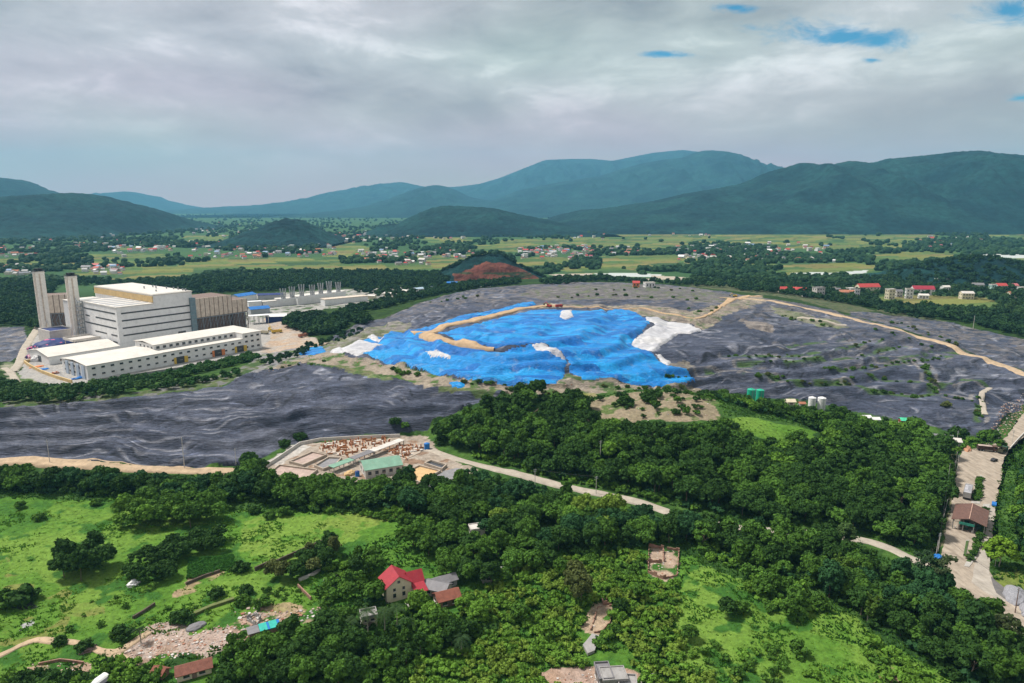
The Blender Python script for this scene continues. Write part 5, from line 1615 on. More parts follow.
# ------------------------------------------------------------------ power plant
m_clad = M('pale_cladding', (0.68, 0.68, 0.675), 0.6, 0.10, 0.12, 0.05, dirt=(0.33, 0.33, 0.33), dirt_amt=0.35)
m_clad2 = M('grey_cladding', (0.36, 0.37, 0.385), 0.6, 0.12, 0.12, 0.05, dirt=(0.26, 0.26, 0.26), dirt_amt=0.35)
m_roofw = M('cream_sheet_roof', (0.58, 0.55, 0.50), 0.55, 0.10, 0.10, 0.1, dirt=(0.40, 0.37, 0.33), dirt_amt=0.45)
m_band = M('dark_window_band', (0.035, 0.037, 0.042), 0.35, 0.2, 0.5, 0.0, 0.5)
m_glass = M('dark_window', (0.03, 0.035, 0.045), 0.2, 0.3, 0.8, 0.0, 0.5)
m_yel = M('yellow_beige_panel', (0.50, 0.36, 0.17), 0.7, 0.2, 0.2, 0.05)
m_tanfin = M('tan_fin', (0.56, 0.475, 0.39), 0.7, 0.25, 0.3, 0.05, dirt=(0.2, 0.15, 0.12), dirt_amt=0.5)
m_steel = M('grey_steel', (0.20, 0.22, 0.24), 0.5, 0.2, 1.0, 0.05, 0.4)
m_steelr = M('rust_brown_steel', (0.17, 0.12, 0.10), 0.7, 0.3, 1.0, 0.05)
m_conc = M('pale_concrete', (0.52, 0.49, 0.45), 0.85, 0.14, 0.25, 0.1, dirt=(0.28, 0.26, 0.24), dirt_amt=0.5)
m_concd = M('grey_concrete', (0.28, 0.27, 0.26), 0.9, 0.2, 0.3, 0.15, dirt=(0.16, 0.15, 0.14), dirt_amt=0.55)
m_white = M('white_paint', (0.66, 0.66, 0.65), 0.6, 0.1, 0.3, 0.05, dirt=(0.45, 0.43, 0.40), dirt_amt=0.4)
m_black = M('black_steel', (0.025, 0.025, 0.03), 0.6, 0.2, 1.0, 0.05)
m_bluer = M('blue_sheet_roof', (0.015, 0.14, 0.42), 0.5, 0.2, 0.2, 0.05)
m_navy = M('navy_sheet', (0.015, 0.03, 0.13), 0.6, 0.2, 0.3, 0.05)
m_redr = M('red_sheet_roof', (0.42, 0.055, 0.05), 0.6, 0.2, 0.35, 0.08, dirt=(0.25, 0.07, 0.06), dirt_amt=0.5)
m_tile = M('faded_red_tile', (0.34, 0.14, 0.085), 0.85, 0.3, 0.6, 0.15, dirt=(0.18, 0.10, 0.07), dirt_amt=0.55)
m_cream = M('cream_plaster', (0.58, 0.52, 0.38), 0.85, 0.12, 0.4, 0.05, dirt=(0.38, 0.34, 0.27), dirt_amt=0.4)
m_greyr = M('grey_sheet_roof', (0.17, 0.165, 0.175), 0.6, 0.22, 0.5, 0.1, dirt=(0.17, 0.15, 0.14), dirt_amt=0.5)
m_green = M('green_paint', (0.02, 0.30, 0.17), 0.5, 0.15, 0.4, 0.05)
m_greenr = M('green_sheet_roof', (0.16, 0.30, 0.22), 0.6, 0.2, 0.3, 0.08, dirt=(0.24, 0.25, 0.2), dirt_amt=0.5)
m_yelp = M('yellow_paint', (0.60, 0.40, 0.06), 0.6, 0.15, 0.5, 0.05)
m_ora = M('orange_sheet', (0.60, 0.20, 0.07), 0.7, 0.2, 0.4, 0.1)
m_pink = M('pink_sheet', (0.55, 0.12, 0.22), 0.7, 0.3, 0.4, 0.1)
m_brick = M('raw_brick', (0.26, 0.145, 0.105), 0.9, 0.3, 0.8, 0.2, dirt=(0.35, 0.28, 0.22), dirt_amt=0.6)
m_rub = M('broken_masonry', (0.38, 0.30, 0.26), 0.95, 0.35, 0.9, 0.2)
m_tyre = M('tyre_rubber', (0.02, 0.02, 0.02), 0.85, 0.2, 2.0, 0.0)
m_water = M('murky_water', (0.045, 0.05, 0.055), 0.12, 0.2, 0.2, 0.02, 0.5)

PC = np.array([-328.4, 560.5, 9.0])
PR = math.atan2(.805, .593)
PA = np.array([.593, .805]); PB = np.array([-.805, .593])


def pl(s, t, z=0.0):
    return np.array([PC[0] + PA[0] * s + PB[0] * t, PC[1] + PA[1] * s + PB[1] * t, PC[2] + z])


# -- incinerator hall
h = thing('incinerator_hall', 'huge pale incinerator hall with dark horizontal window bands and stepped cream roof', 'industrial building', pl(0, 0), PR)
b = MB(); b.box(0, 31, 0, 66, -1, 37.2); b.box(31.0, 65.7, 0, 112, -1, 44.2); b.box(4, 31, 66, 116, -1, 34)
b.build('wall', m_clad, h)
b = MB(); b.box(-.4, 30.7, -.4, 66.4, 37.2, 37.9)
for k in range(5): b.box(1.5, 29, 6 + k * 12, 11 + k * 12, 37.9, 38.15, 1)
b.build('lower_roof', [m_roofw, m_clad2], h)
b = MB(); b.box(30.6, 66.2, -.4, 112.4, 44.2, 45.1); b.box(32, 65, 2, 110, 45.1, 45.35)
b.build('upper_roof', m_roofw, h)
b = MB(); b.box(3.6, 30.5, 66.5, 116.4, 34, 34.6)
for k in range(3): b.box(6, 29, 70 + k * 13, 76 + k * 13, 34.6, 34.9, 1)
b.build('rear_roof', [m_roofw, m_clad2], h)
b = MB(); b.box(30.3, 30.95, 0.2, 111.8, 38.4, 43.6)
b.build('parapet', m_yel, h)
for z in (31.5, 25.3, 19.0, 12.8):
    b = MB(); b.box(3.5, 65.0, -.12, .3, z, z + 1.25); b.build('window_band', m_band, h)
for (z, t0, t1) in ((31.5, 3, 62), (25.3, 3, 40), (25.3, 52, 60), (19.0, 3, 62), (12.8, 3, 14), (12.8, 22, 44), (7, 4, 12)):
    b = MB(); b.box(-.12, .3, t0, t1, z, z + 1.15); b.build('window_band', m_band, h)
for (s0, s1, z0, z1) in ((12, 15.5, 4, 8), (22, 26, 4, 8), (36, 38, 5, 7), (42, 47, 4.5, 7.5), (50, 57, 6, 10), (60, 63, 5, 8)):
    b = MB(); b.box(s0, s1, -.15, .3, z0, z1); b.build('door', m_band, h)
for (s, t, hh) in ((62, 8, 1.6), (62, 16, 2.2), (62, 24, 1.6), (60, 33, 1.4), (55, 42, 2.4), (48, 50, 1.8), (58, 54, 1.6), (44, 20, 1.2), (62, 3, 1.8)):
    b = MB(); b.tube((s, t, 45.2), (s, t, 45.2 + hh), .55, .55, 8); b.tube((s, t, 45.2 + hh), (s, t, 45.6 + hh), .85, .85, 8); b.build('roof_vent', m_steel, h)
b = MB()
for t in (62.5, 66.5):
    for s in (-4.5, -.6): b.tube((s, t, -1), (s, t, 39), .22, .22, 5)
for k in range(10):
    z = 3 + k * 3.8; b.box(-4.7, -.2, 62.3, 66.8, z, z + .2)
    b.tube((-4.3, 62.6 if k % 2 else 66.3, z), (-4.3, 66.3 if k % 2 else 62.6, z + 3.8), .25, .25, 4)
b.build('stair_tower', m_steel, h)
b = MB(); b.box(-22, -1, 34, 54, 8.0, 8.6)
for (s, t) in ((-21, 35), (-21, 53), (-11, 35), (-11, 53)): b.tube((s, t, -1), (s, t, 8), .4, .4, 6)
b.box(-22.4, -.8, 33.6, 34, 8.0, 10.0); b.box(-22.4, -.8, 54, 54.4, 8.0, 10.0); b.box(-22.4, -22, 33.6, 54.4, 8, 10)
b.build('ramp_deck', m_conc, h)
b = MB(); b.box(62.5, 67.2, -2.4, -.2, -1, 39)
for k in range(9): b.box(62.3, 67.4, -2.6, -.2, 3 + 4 * k, 3.35 + 4 * k, 1)
b.build('stair_glass', [M('bluish_glass', (0.13, 0.20, 0.23), .3, .2, .5, 0, .5), m_steel], h)


# -- chimneys
def chimney(px, py, top_px, label):
    P = atz(px, py, 9.0)
    r = thing('chimney_stack', label, 'chimney', P, PR, 'twin chimneys of the power plant')
    H = top_px
    a = 3.6
    b = MB(); b.box(-a, a, -a, a, -1, H)
    b.box(-a - .25, a + .25, -a - .25, a + .25, H - 1.6, H - .9)
    for k in range(1, 9): b.box(-a - .06, a + .06, -a - .06, a + .06, H * k / 9, H * k / 9 + .14)
    b.build('shaft', M('cream_concrete', (.80, .765, .70), .85, .1, .2, .08, dirt=(.52, .47, .41), dirt_amt=.5), r)
    for (x, y, w, d) in ((-a - .35, 1.2, .35, .55), (-a - .35, -1.6, .3, .4)):
        b = MB(); b.box(x, x + .4, y - d, y + d, 5, H - 2); b.build('flue_strip', M('buff_pipe', (.60, .53, .45), .7), r)
    b = MB(); b.box(-1.2, -.1, -a - .35, -a + .05, 5, H - 2); b.build('flue_strip', m_tanfin, r)
    b = MB()
    for (x0, y0, x1, y1) in ((-a - .3, -3.4, -a - .3, 0), (-a - .3, 3.4, -a - .3, 0)):
        b.tube((x0, y0, 6), (x1, y1, 17), .32, .32, 5)
    b.tube((-3.4, -a - .3, 6), (0, -a - .3, 17), .32, .32, 5); b.tube((3.4, -a - .3, 6), (0, -a - .3, 17), .32, .32, 5)
    b.build('brace', m_white, r)
    b = MB(); b.box(-a - .7, a + .7, -a - .7, a + .7, H, H + .35)
    for x in (-1.6, 1.6):
        for y in (-1.6, 1.6): b.tube((x, y, H), (x, y, H + 2.6), 1.2, 1.35, 10)
    for s in (-1, 1):
        b.tube((-a - .6, s * (a + .6), H + 1.2), (a + .6, s * (a + .6), H + 1.2), .1, .1, 4); b.tube((s * (a + .6), -a - .6, H + 1.2), (s * (a + .6), a + .6, H + 1.2), .1, .1, 4)
    b.build('cap', m_black, r)


chimney(47.0, 337, 61.5, 'left and slightly taller of the two square concrete chimneys')
chimney(78.8, 341.5, 59.5, 'right of the two square concrete chimneys, nearest the incinerator hall')


# -- fin-clad cooling blocks
def cooler(name, loc, segs, depth, label):
    r = thing(name, label, 'industrial building', loc, PR)
    L_ = sum(s[0] for s in segs)
    x = 0
    fb, lat, bk = MB(), MB(), MB()
    for (ln, H, lo) in segs:
        bk.box(x + .3, x + ln - .3, .8, depth, lo, H - .4); bk.box(x + 1.2, x + ln - 1.2, 2.2, depth - 2, -1, lo)
        n = max(3, int(ln / 4.4))
        for k in range(n):
            x0 = x + ln * k / n
            fb.box(x0 + .35, x0 + ln / n - .35, 0, .75, lo + 1, H)
            fb.box(x0 + ln / n - .35, x0 + ln / n + .35, .45, .8, lo + 1, H - .6, 1)
        m = max(4, int(ln / 3.2))
        for k in range(m + 1):
            xk = x + ln * k / m
            for y in (.5, depth * .5, depth - .5): lat.tube((xk, y, -1), (xk, y, lo), .35, .35, 5, m=k % 2)
            if k < m:
                xn = x + ln * (k + 1) / m
                for y in (.5, depth * .5):
                    lat.tube((xk, y, 0), (xn, y, lo * .5), .28, .28, 4, m=1); lat.tube((xn, y, 0), (xk, y, lo * .5), .28, .28, 4)
                    lat.tube((xk, y, lo * .5), (xn, y, lo), .28, .28, 4); lat.tube((xn, y, lo * .5), (xk, y, lo), .28, .28, 4, m=1)
        lat.box(x, x + ln, .2, depth - .2, lo - .2, lo + .5)
        x += ln
    bk.build('housing', m_steelr, r); fb.build('fins', [m_tanfin, m_steelr], r); lat.build('lattice', [m_steel, m_steelr], r)
    # finned end wall
    return r


cooler('cooling_block', pl(68.2, 0), [(36, 37.5, 19), (16, 32.5, 19)], 34, 'cooling block with tan vertical fins over a steel lattice, right of the hall')
LC = atz(61, 330.5, 9)
r = cooler('cooling_block', LC, [(30, 34, 15)], 20, 'cooling block with brown fins half hidden behind the two chimneys')
r.rotation_euler = (0, 0, .42)
r.location = tuple(atz(45, 329.5, 9))

# -- long warehouse
w = thing('warehouse', 'long white warehouse with upper storey, end tower and rows of small windows', 'industrial building', pl(0, 0), PR)
s0, s1, t0, t1 = -58.0, 80.5, -80.0, -38.0
b = MB(); b.box(s0, 63.0, t0, t1, -1, 10.2); b.box(-5, 63.0, -68, t1, 10.2, 15.0); b.box(63.0, s1, t0, t1, -1, 14.6)
b.build('wall', m_white, w)
b = MB()
b.gable(s0, -5.05, t0, t1, 10.2, 1.6, .5, .3, axis='x')
b.box(-5, 62.9, t0 - .5, -68.05, 10.25, 10.7)
b.build('lower_roof', m_roofw, w)
b = MB(); b.gable(-5.5, s1 - 17.6, -68.4, t1, 15.0, 1.6, .5, .3, axis='x'); b.box(62.95, s1 + .4, t0 - .4, t1 + .3, 14.6, 15.2)
b.build('upper_roof', m_roofw, w)


def win_row(parent, x0, x1, n, y, z, ww, hh, axis='x', inset=.12, name='window', mat=None):
    """each window of the row is a mesh of its own: dark pane set in a pale surround"""
    me = {}
    for k in range(n):
        c = x0 + (x1 - x0) * (k + .5) / n
        b = MB()
        if axis == 'x':
            b.box(c - ww / 2, c + ww / 2, y - inset, y + .1, z, z + hh)
            b.box(c - ww / 2 - .15, c + ww / 2 + .15, y - inset - .18, y + .1, z - .2, z - .02, 1)
        else:
            b.box(y - inset, y + .1, c - ww / 2, c + ww / 2, z, z + hh)
            b.box(y - inset - .18, y + .1, c - ww / 2 - .15, c + ww / 2 + .15, z - .2, z - .02, 1)
        b.build(name, [mat or m_glass, m_conc], parent)


win_row(w, s0 + 1, 63, 19, t0, 7.2, 2.4, 1.3)
win_row(w, s0 + 1, 63, 19, t0, 2.6, 2.2, 1.2)
win_row(w, -4.5, 62.5, 13, -68, 11.7, 2.5, 1.9)
for z in (2.2, 7.0, 11.4): win_row(w, 63.5, s1 - .5, 3, t0, z, 2.5, 1.5)
win_row(w, t0 + 1, t1 - 1, 5, s0, 6.6, 2.0, 1.5, 'y'); win_row(w, t0 + 1, t1 - 1, 5, s0, 2.2, 2.0, 1.4, 'y')
win_row(w, -67.5, -44, 4, -5.0, 11.7, 1.8, 1.6, 'y')
for (c, mt) in ((8.5, m_yelp), (40, m_ora), (60, m_yelp)):
    b = MB(); b.box(c - 3.2, c + 3.2, t0 - .25, t0 + .1, 0, 5.2); b.box(c + 3.2, c + 6.0, t0 - .5, t0 - .2, 0, 5.0, 1); b.box(c - 5.0, c - 3.2, t0 - .5, t0 - .2, 0, 5.0, 1)
    b.build('loading_door', [m_band, mt], w)
for k in range(4):
    t = t0 + 4 + k * 9
    b = MB(); b.box(s0 - .6, s0 + .1, t, t + 4.2, -1, 9.6); b.build('buttress_panel', M('pale_blue_panel', (0.36, 0.42, 0.50), .6, .15, .3, .05), w)

# -- gabled shed, bunker and heaps at the left
sh = thing('storage_shed', 'low cream-roofed shed in front of the right chimney', 'shed', pl(0, 0), PR)
b = MB(); b.gable_wall(-55, -3, -5, 37, -1, 6.2, 3.2); b.build('wall', m_clad, sh)
b = MB(); b.gable(-55, -3, -5, 37, 6.25, 3.25, .6, .3); b.build('roof', m_roofw, sh)
win_row(sh, -50, -6, 6, -5, 2.0, 2.2, 1.4, mat=m_steelr)
b = MB(); b.box(-55.2, -54.9, 10, 16, 0, 5); b.build('door', m_band, sh)
bk = thing('bunker', 'square concrete waste bunker with a dark open top, between the chimneys', 'bunker', pl(0, 0), PR)
b = MB(); b.box(-20, 0, 88, 89, -1, 11); b.box(-20, 0, 113, 114, -1, 11); b.box(-20, -19, 89, 113, -1, 11); b.box(-1, 0, 89, 113, -1, 11)
b.build('wall', m_conc, bk)
b = MB(); b.box(-19, -1, 89, 113, 9.6, 10.2); b.build('pit_cover', m_navy, bk)
bn = thing('bale_heap', 'x', 'heap', (0, 0, 0)); bpy.data.objects.remove(bn)


def heap(name, px, py, rx, ry, hz, mats, label, cat='heap', seed=1, rz=PR, z0=None, spot=.3, rough=.18):
    """a lumpy pile: displaced half ellipsoid, patches of several sheets"""
    v, f = ico(4)
    r_ = np.random.default_rng(seed)
    keep = v[:, 2] > -.25
    k = 1 + (fbm(v[:, 0] * 3 + seed, v[:, 1] * 3 + v[:, 2] * 2, seed, 4) - .5) * rough * 4
    w_ = v * k[:, None] * np.array((rx, ry, hz))
    w_[:, 2] = np.maximum(w_[:, 2], -.4)
    cen = w_[f].mean(1)
    n = fbm(cen[:, 0] / max(rx, ry) * 4 + 7, cen[:, 1] / max(rx, ry) * 4 + cen[:, 2] * .3, seed + 3, 3)
    mi = np.zeros(len(f), int)
    if len(mats) > 1:
        q = np.argsort(n); mi[q[int(len(q) * (1 - spot)):]] = 1
        if len(mats) > 2: mi[q[:int(len(q) * spot * .5)]] = 2
    p = at(px, py) if z0 is None else atz(px, py, z0)
    o = link(name, mesh_np(name, w_, None, f, mats, smooth_sh=True, mi=mi), None, p, rz)
    return tag(o, label, cat)


heap('covered_heap', 55, 346, 17, 13, 6.5, [m_navy, m_pink], 'domed heap under dark blue sheets with pink spots, behind the cream-roofed shed', seed=3, spot=.06, z0=9, rough=.06)
heap('waste_heap', 33, 350, 5, 3.5, 3.4, [m_navy, m_pink, m_white], 'blue and pink waste heap at the left end of the plant', seed=5, z0=9)
heap('waste_heap', 31, 358, 4, 3, 3.0, [m_pink, m_navy, m_white], 'pink and blue waste heap beside the white tent-like heap', seed=6, z0=9)
heap('waste_heap', 36.5, 361, 4.2, 3.2, 4.2, [m_white, m_clad], 'white pointed waste heap at the left end of the shed', seed=7, z0=9)
heap('waste_heap', 43, 359, 3.6, 2.6, 3.2, [M('violet_sheet', (0.10, 0.05, 0.30), .7), m_white, m_navy], 'violet and white waste heap against the shed end', seed=8, z0=9)
heap('sheet_pile', 37, 367, 5.0, 2.6, .9, [m_ora], 'flat orange sheet pile inside the yellow yard wall', 'sheet pile', seed=9, z0=9)
heap('sheet_pile', 43.5, 369.5, 4.2, 2.2, .9, [m_bluer], 'flat blue sheet pile beside the orange one', 'sheet pile', seed=10, z0=9)
heap('sheet_pile', 79, 378.5, 5.2, 2.2, 1.2, [m_bluer], 'blue sheet pile under the left end of the long warehouse', 'sheet pile', seed=11, z0=9)
heap('scrap_heap', 55.5, 373.5, 3.2, 2.2, 1.6, [m_tile, m_white], 'reddish scrap heap by the yellow yard wall', seed=12, z0=9)


def wall_line(name, pts, hgt, th, mat, label, cat='wall', z=None, lift=0.0, seg=3.0, cap=None, posts=None):
    """free-standing wall following the ground"""
    P = np.array([at(*p) if z is None else atz(p[0], p[1], z) for p in pts])
    Q = [P[0]]
    for i in range(len(P) - 1):
        k = max(1, int(np.linalg.norm(P[i + 1, :2] - P[i, :2]) / seg))
        for j in range(1, k + 1): Q.append(P[i] + (P[i + 1] - P[i]) * j / k)
    Q = np.array(Q)
    if z is None: Q[:, 2] = T(Q[:, 0], Q[:, 1])
    d = np.gradient(Q[:, :2], axis=0); d /= np.linalg.norm(d, axis=1)[:, None] + 1e-9
    nr_ = np.stack([-d[:, 1], d[:, 0]], 1) * th / 2
    o0 = Q[0].copy()
    b = MB()
    n = len(Q)
    vs = []
    for i in range(n):
        for sgn, zz_ in ((1, -.5), (1, hgt), (-1, hgt), (-1, -.5)):
            vs.append((Q[i, 0] + nr_[i, 0] * sgn - o0[0], Q[i, 1] + nr_[i, 1] * sgn - o0[1], Q[i, 2] + zz_ + lift - o0[2]))
    fs = []
    for i in range(n - 1):
        a = i * 4; c = a + 4
        for k in range(4): fs.append((a + k, a + (k + 1) % 4, c + (k + 1) % 4, c + k))
    fs += [(0, 3, 2, 1), tuple((n - 1) * 4 + k for k in range(4))]
    b.add(vs, fs)
    if posts:
        for i in range(0, n, posts):
            q = Q[i] - o0; b.box(q[0] - th, q[0] + th, q[1] - th, q[1] + th, q[2] - .5, q[2] + hgt + .25)
    o = b.build(name, mat, None, o0)
    return tag(o, label, cat)


wall_line('yard_wall', [(48, 358), (24.5, 363), (30, 367), (42, 373), (58, 379), (72, 383)], 2.2, .9, m_yel, 'yellow yard wall at the left corner of the plant', z=9)
wall_line('yard_wall', [(88, 382), (130, 376.5), (180, 369), (235, 359)], 1.6, .5, m_concd, 'low grey wall along the front of the long warehouse', z=9.2)


# ------------------------------------------------------------------ generic house
def house(name, label, px, py, w, d, hgt, roof_h, wallm, roofm, rz=0.0, axis='x', group=None, cat='house', flat=False, nwin=3, storeys=1, z=None, door=True, sidewin=True, wm=None):
    P = at(px, py) if z is None else atz(px, py, z)
    r = thing(name, label, cat, P, rz, group)
    x, y = w / 2, d / 2
    b = MB()
    if flat:
        b.box(-x, x, -y, y, -1, hgt); b.build('wall', wallm, r)
        b = MB(); b.box(-x - .3, x + .3, -y - .3, y + .3, hgt, hgt + .35)
        if roof_h > 0:
            b.box(-x - .3, x + .3, -y - .3, -y - .05, hgt + .35, hgt + .35 + roof_h); b.box(-x - .3, x + .3, y + .05, y + .3, hgt + .35, hgt + .35 + roof_h)
            b.box(-x - .3, -x - .05, -y - .05, y + .05, hgt + .35, hgt + .35 + roof_h); b.box(x + .05, x + .3, -y - .05, y + .05, hgt + .35, hgt + .35 + roof_h)
        b.build('roof', roofm, r)
    else:
        b.gable_wall(-x, x, -y, y, -1, hgt, roof_h, axis=axis); b.build('wall', wallm, r)
        b = MB(); b.gable(-x, x, -y, y, hgt + .05, roof_h, .5, .2, axis=axis); b.build('roof', roofm, r)
    sh_ = hgt / storeys
    for k in range(storeys):
        win_row(r, -x + .4, x - .4, nwin, -y, k * sh_ + sh_ * .35, min(1.6, w / nwin * .5), sh_ * .4, mat=wm)
        if sidewin: win_row(r, -y + .4, y - .4, 2, -x, k * sh_ + sh_ * .35, min(1.4, d * .22), sh_ * .4, 'y', mat=wm)
    if door:
        b = MB(); b.box(-.6, .6, -y - .16, -y + .1, -.2, min(2.2, hgt * .7)); b.build('door', m_steelr, r)
    return r


# ------------------------------------------------------------------ works behind the hall
def shed(name, label, px0, px1, py, dpt, hgt, rh, wallm, roofm, rz=None, open_=False, flat=False, cat='shed', group=None):
    A, B = at(px0, py[0]), at(px1, py[1])
    c = (A + B) / 2
    L_ = float(np.linalg.norm((B - A)[:2])); a = math.atan2(B[1] - A[1], B[0] - A[0])
    r = thing(name, label, cat, (c[0], c[1], min(A[2], B[2])), a if rz is None else rz, group)
    x = L_ / 2
    b = MB()
    if open_:
        for k in range(5):
            xx = -x + .4 + (L_ - .8) * k / 4
            for yy in (.4, dpt - .4):
                b = MB(); b.tube((xx, yy, -1), (xx, yy, hgt), .35, .35, 6); b.build('post', wallm, r)
    elif flat:
        b.box(-x, x, 0, dpt, -1, hgt); b.build('wall', wallm, r)
    else:
        b.gable_wall(-x, x, 0, dpt, -1, hgt, rh); b.build('wall', wallm, r)
    b = MB()
    if flat: b.box(-x - .4, x + .4, -.4, dpt + .4, hgt + .02, hgt + .6)
    else: b.gable(-x, x, 0, dpt, hgt + .05, rh, .6, .25)
    b.build('roof', roofm, r)
    return r


shed('works_shed', 'blue-roofed shed nearest the right end of the cooling block', 251, 270, (315, 313), 14, 6, 2.2, m_clad2, m_bluer)
shed('works_shed', 'blue-roofed shed farthest back behind the cooling block', 239, 257, (303, 300), 16, 8, 2.4, m_white, m_bluer)
shed('works_shed', 'long dark-blue roofed shed right of the farthest blue one', 258, 283, (300, 299), 14, 6, 1.6, m_clad2, m_navy)
shed('loading_canopy', 'open canopy on white posts beside the navy shed', 250, 269, (324.5, 323), 9, 8, 0, m_white, m_clad, open_=True, flat=True, cat='canopy')
shed('works_shed', 'navy walled shed with a bright white roof behind the construction yard', 266, 286, (323, 321), 14, 6.5, 1.8, m_navy, m_white)
shed('works_block', 'small white works block behind the blue sheds', 249, 262, (309, 308), 8, 8, 0, m_white, m_clad, flat=True, cat='works building')
shed('works_block', 'white works block left of the engine hall', 263, 277, (308, 306.5), 9, 7, 0, m_white, m_conc, flat=True, cat='works building')
shed('works_block', 'grey-white works block joined to the left end of the engine hall', 277, 297, (306.5, 304.5), 12, 8.5, 0, m_clad, m_conc, flat=True, cat='works building')
shed('engine_hall', 'white engine hall under the row of exhaust stacks', 298, 346, (305, 298.5), 16, 10, 0, m_white, m_roofw, flat=True, cat='industrial building')
shed('pump_house', 'long white wall-like building right of the engine hall', 325, 368, (306, 301), 13, 7.5, 0, m_white, m_tanfin, flat=True, cat='industrial building')
for (px, py, lab) in ((371, 299, 'small cream hut just right of the long white building'), (387, 296.5, 'second small cream hut right of the long white building'), (403, 293.5, 'third cream hut, before the blue-white roof')):
    shed('hut', lab, px - 3.5, px + 3.5, (py, py), 6, 4.2, 1.2, m_cream, m_roofw, cat='hut')
shed('works_shed', 'long pale blue roof at the foot of the red earth hill', 417, 438, (292, 289.5), 14, 4, 1.2, m_clad, M('pale_blue_sheet', (0.32, 0.42, 0.50), .5), cat='shed')
shed('works_shed', 'small blue shed under the left foot of the red earth hill', 447, 457, (287, 286.5), 10, 6, 1.2, m_bluer, m_bluer)
shed('hut', 'small white hut in front of the red earth face', 479, 487, (287, 287), 7, 4, 1.2, m_white, m_redr, cat='hut')
sp = np.array([(283.5, 300.2), (292.5, 299), (302, 297.5), (312.5, 296.2), (321, 295), (329.5, 294), (338.5, 293)])
for i, (px, py) in enumerate(sp):
    zb = float(at(px, py + 6)[2]) + (10.6 if px > 298 else 9.1)
    P = atz(px, py, zb)
    nm = ['leftmost', 'second from left', 'third from left', 'middle', 'third from right', 'second from right', 'rightmost'][i]
    r = thing('exhaust_stack', f'{nm} of the seven exhaust stack clusters on the engine hall roof', 'exhaust stack', P, .4, 'exhaust stacks on the engine hall')
    b = MB(); b.box(-4, 4, -2, 2, -.1, 2.0); b.build('base', m_white, r)
    for k in (-1, 0, 1):
        b = MB(); b.tube((k * 1.7, 0, 2), (k * 3.1, .6 * k, 14 + (i % 3)), .85, .7, 7); b.build('pipe', m_clad2, r)
    b = MB()
    for k in (-1, 1): b.tube((-2.8, k * .8, 2), (3.0, k * .8, 10), .16, .16, 4); b.tube((2.8, k * .8, 2), (-3.0, k * .8, 10), .16, .16, 4)
    b.build('brace', m_steel, r)


# ------------------------------------------------------------------ right-hand village
VH = [  # px, base py, width px, height m, roof height, wall, roof, flat, storeys, label
 (783, 292.5, 8, 4.5, 2.5, m_cream, m_redr, 0, 1, 'short red-roofed house at the left end of the valley village'),
 (797, 293.5, 14, 5, 2.6, m_cream, m_redr, 0, 1, 'long red-roofed house second from left in the valley village'),
 (806, 297, 6, 5, .5, m_conc, m_concd, 1, 1, 'small grey flat-roofed house beside the grey frame block'),
 (818, 297, 9, 10.5, .6, m_conc, m_concd, 1, 3, 'grey three-storey block with dark square windows in the valley'),
 (832, 292.5, 5, 6, .5, m_white, m_conc, 1, 1, 'small white cube house behind the grey-brown house'),
 (837, 294, 5, 5.5, 2, m_white, m_greyr, 0, 1, 'white gabled house directly left of the grey-brown house'),
 (846, 297, 12, 6, 2.4, m_conc, m_tile, 0, 1, 'grey-brown low house in the middle of the valley village'),
 (852, 293, 9, 6, .4, m_white, m_conc, 1, 1, 'white flat-roofed house touching the big red roof'),
 (856.5, 299, 4, 10, .4, m_white, m_conc, 1, 3, 'narrow white tower house below the big red roof'),
 (867, 293, 20, 8, 4, m_cream, m_redr, 0, 2, 'widest red-roofed building of the valley village'),
 (889.5, 299, 7, 11, .6, m_cream, m_conc, 1, 3, 'cream three-storey block by the yellow field'),
 (898, 297, 6, 7, 2, m_conc, m_greyr, 0, 2, 'grey house between the two tall white blocks'),
 (908.5, 298.5, 6, 11, .6, m_white, m_conc, 1, 3, 'white three-storey block left of the crimson roof'),
 (922, 294.5, 18, 7, 4, m_white, M('crimson_sheet_roof', (0.30, 0.03, 0.05), .6, .2, .3), 0, 2, 'crimson-roofed long house behind the yellow field'),
 (923, 298.5, 8, 4, 1.6, m_white, m_roofw, 0, 1, 'low white house in front of the crimson roof'),
 (905, 275, 7, 6, .8, m_white, m_conc, 1, 2, 'lone white house among the trees far behind the crimson roof'),
 (942, 285, 11, 8, 1.0, m_white, m_conc, 1, 2, 'wide white house on the slope behind the village'),
 (935, 292, 3, 6, .6, m_white, m_conc, 1, 2, 'thin white house right of the crimson roof'),
 (945, 291.5, 7, 6, 1.8, m_white, m_roofw, 0, 1, 'white gabled house below the wide white one'),
 (977, 289, 9, 6, 2.2, m_conc, m_greyr, 0, 1, 'grey-roofed house half hidden in trees right of the white ones'),
 (966, 299, 10, 7, 2.2, m_cream, m_conc, 0, 2, 'beige house standing in front of the grey-roofed one'),
 (992, 291, 5, 8, .5, M('mint_wall', (.40, .58, .52), .7), m_conc, 1, 2, 'mint-walled house left of the bright red roof'),
 (1000, 290, 9, 6, 3, m_white, m_redr, 0, 1, 'bright red-roofed house at the right end of the village'),
 (1012, 289.5, 8, 5.5, 2.6, m_cream, M('pinkish_roof', (.42, .13, .13), .7), 0, 1, 'pinkish-roofed house right of the bright red roof'),
 (1011, 298, 7, 6, 2, m_cream, m_tile, 0, 1, 'beige tiled house below the pinkish roof'),
 (1021, 293, 6, 7, .5, m_white, m_conc, 1, 2, 'white house at the right photo edge of the village'),
 (649, 287, 9, 5, .5, m_white, m_conc, 1, 1, 'small white works hut behind the mound, beside pale yard'),
 (636, 287, 6, 5, 2, m_ora, m_redr, 0, 1, 'little reddish hut behind the mound'),
]
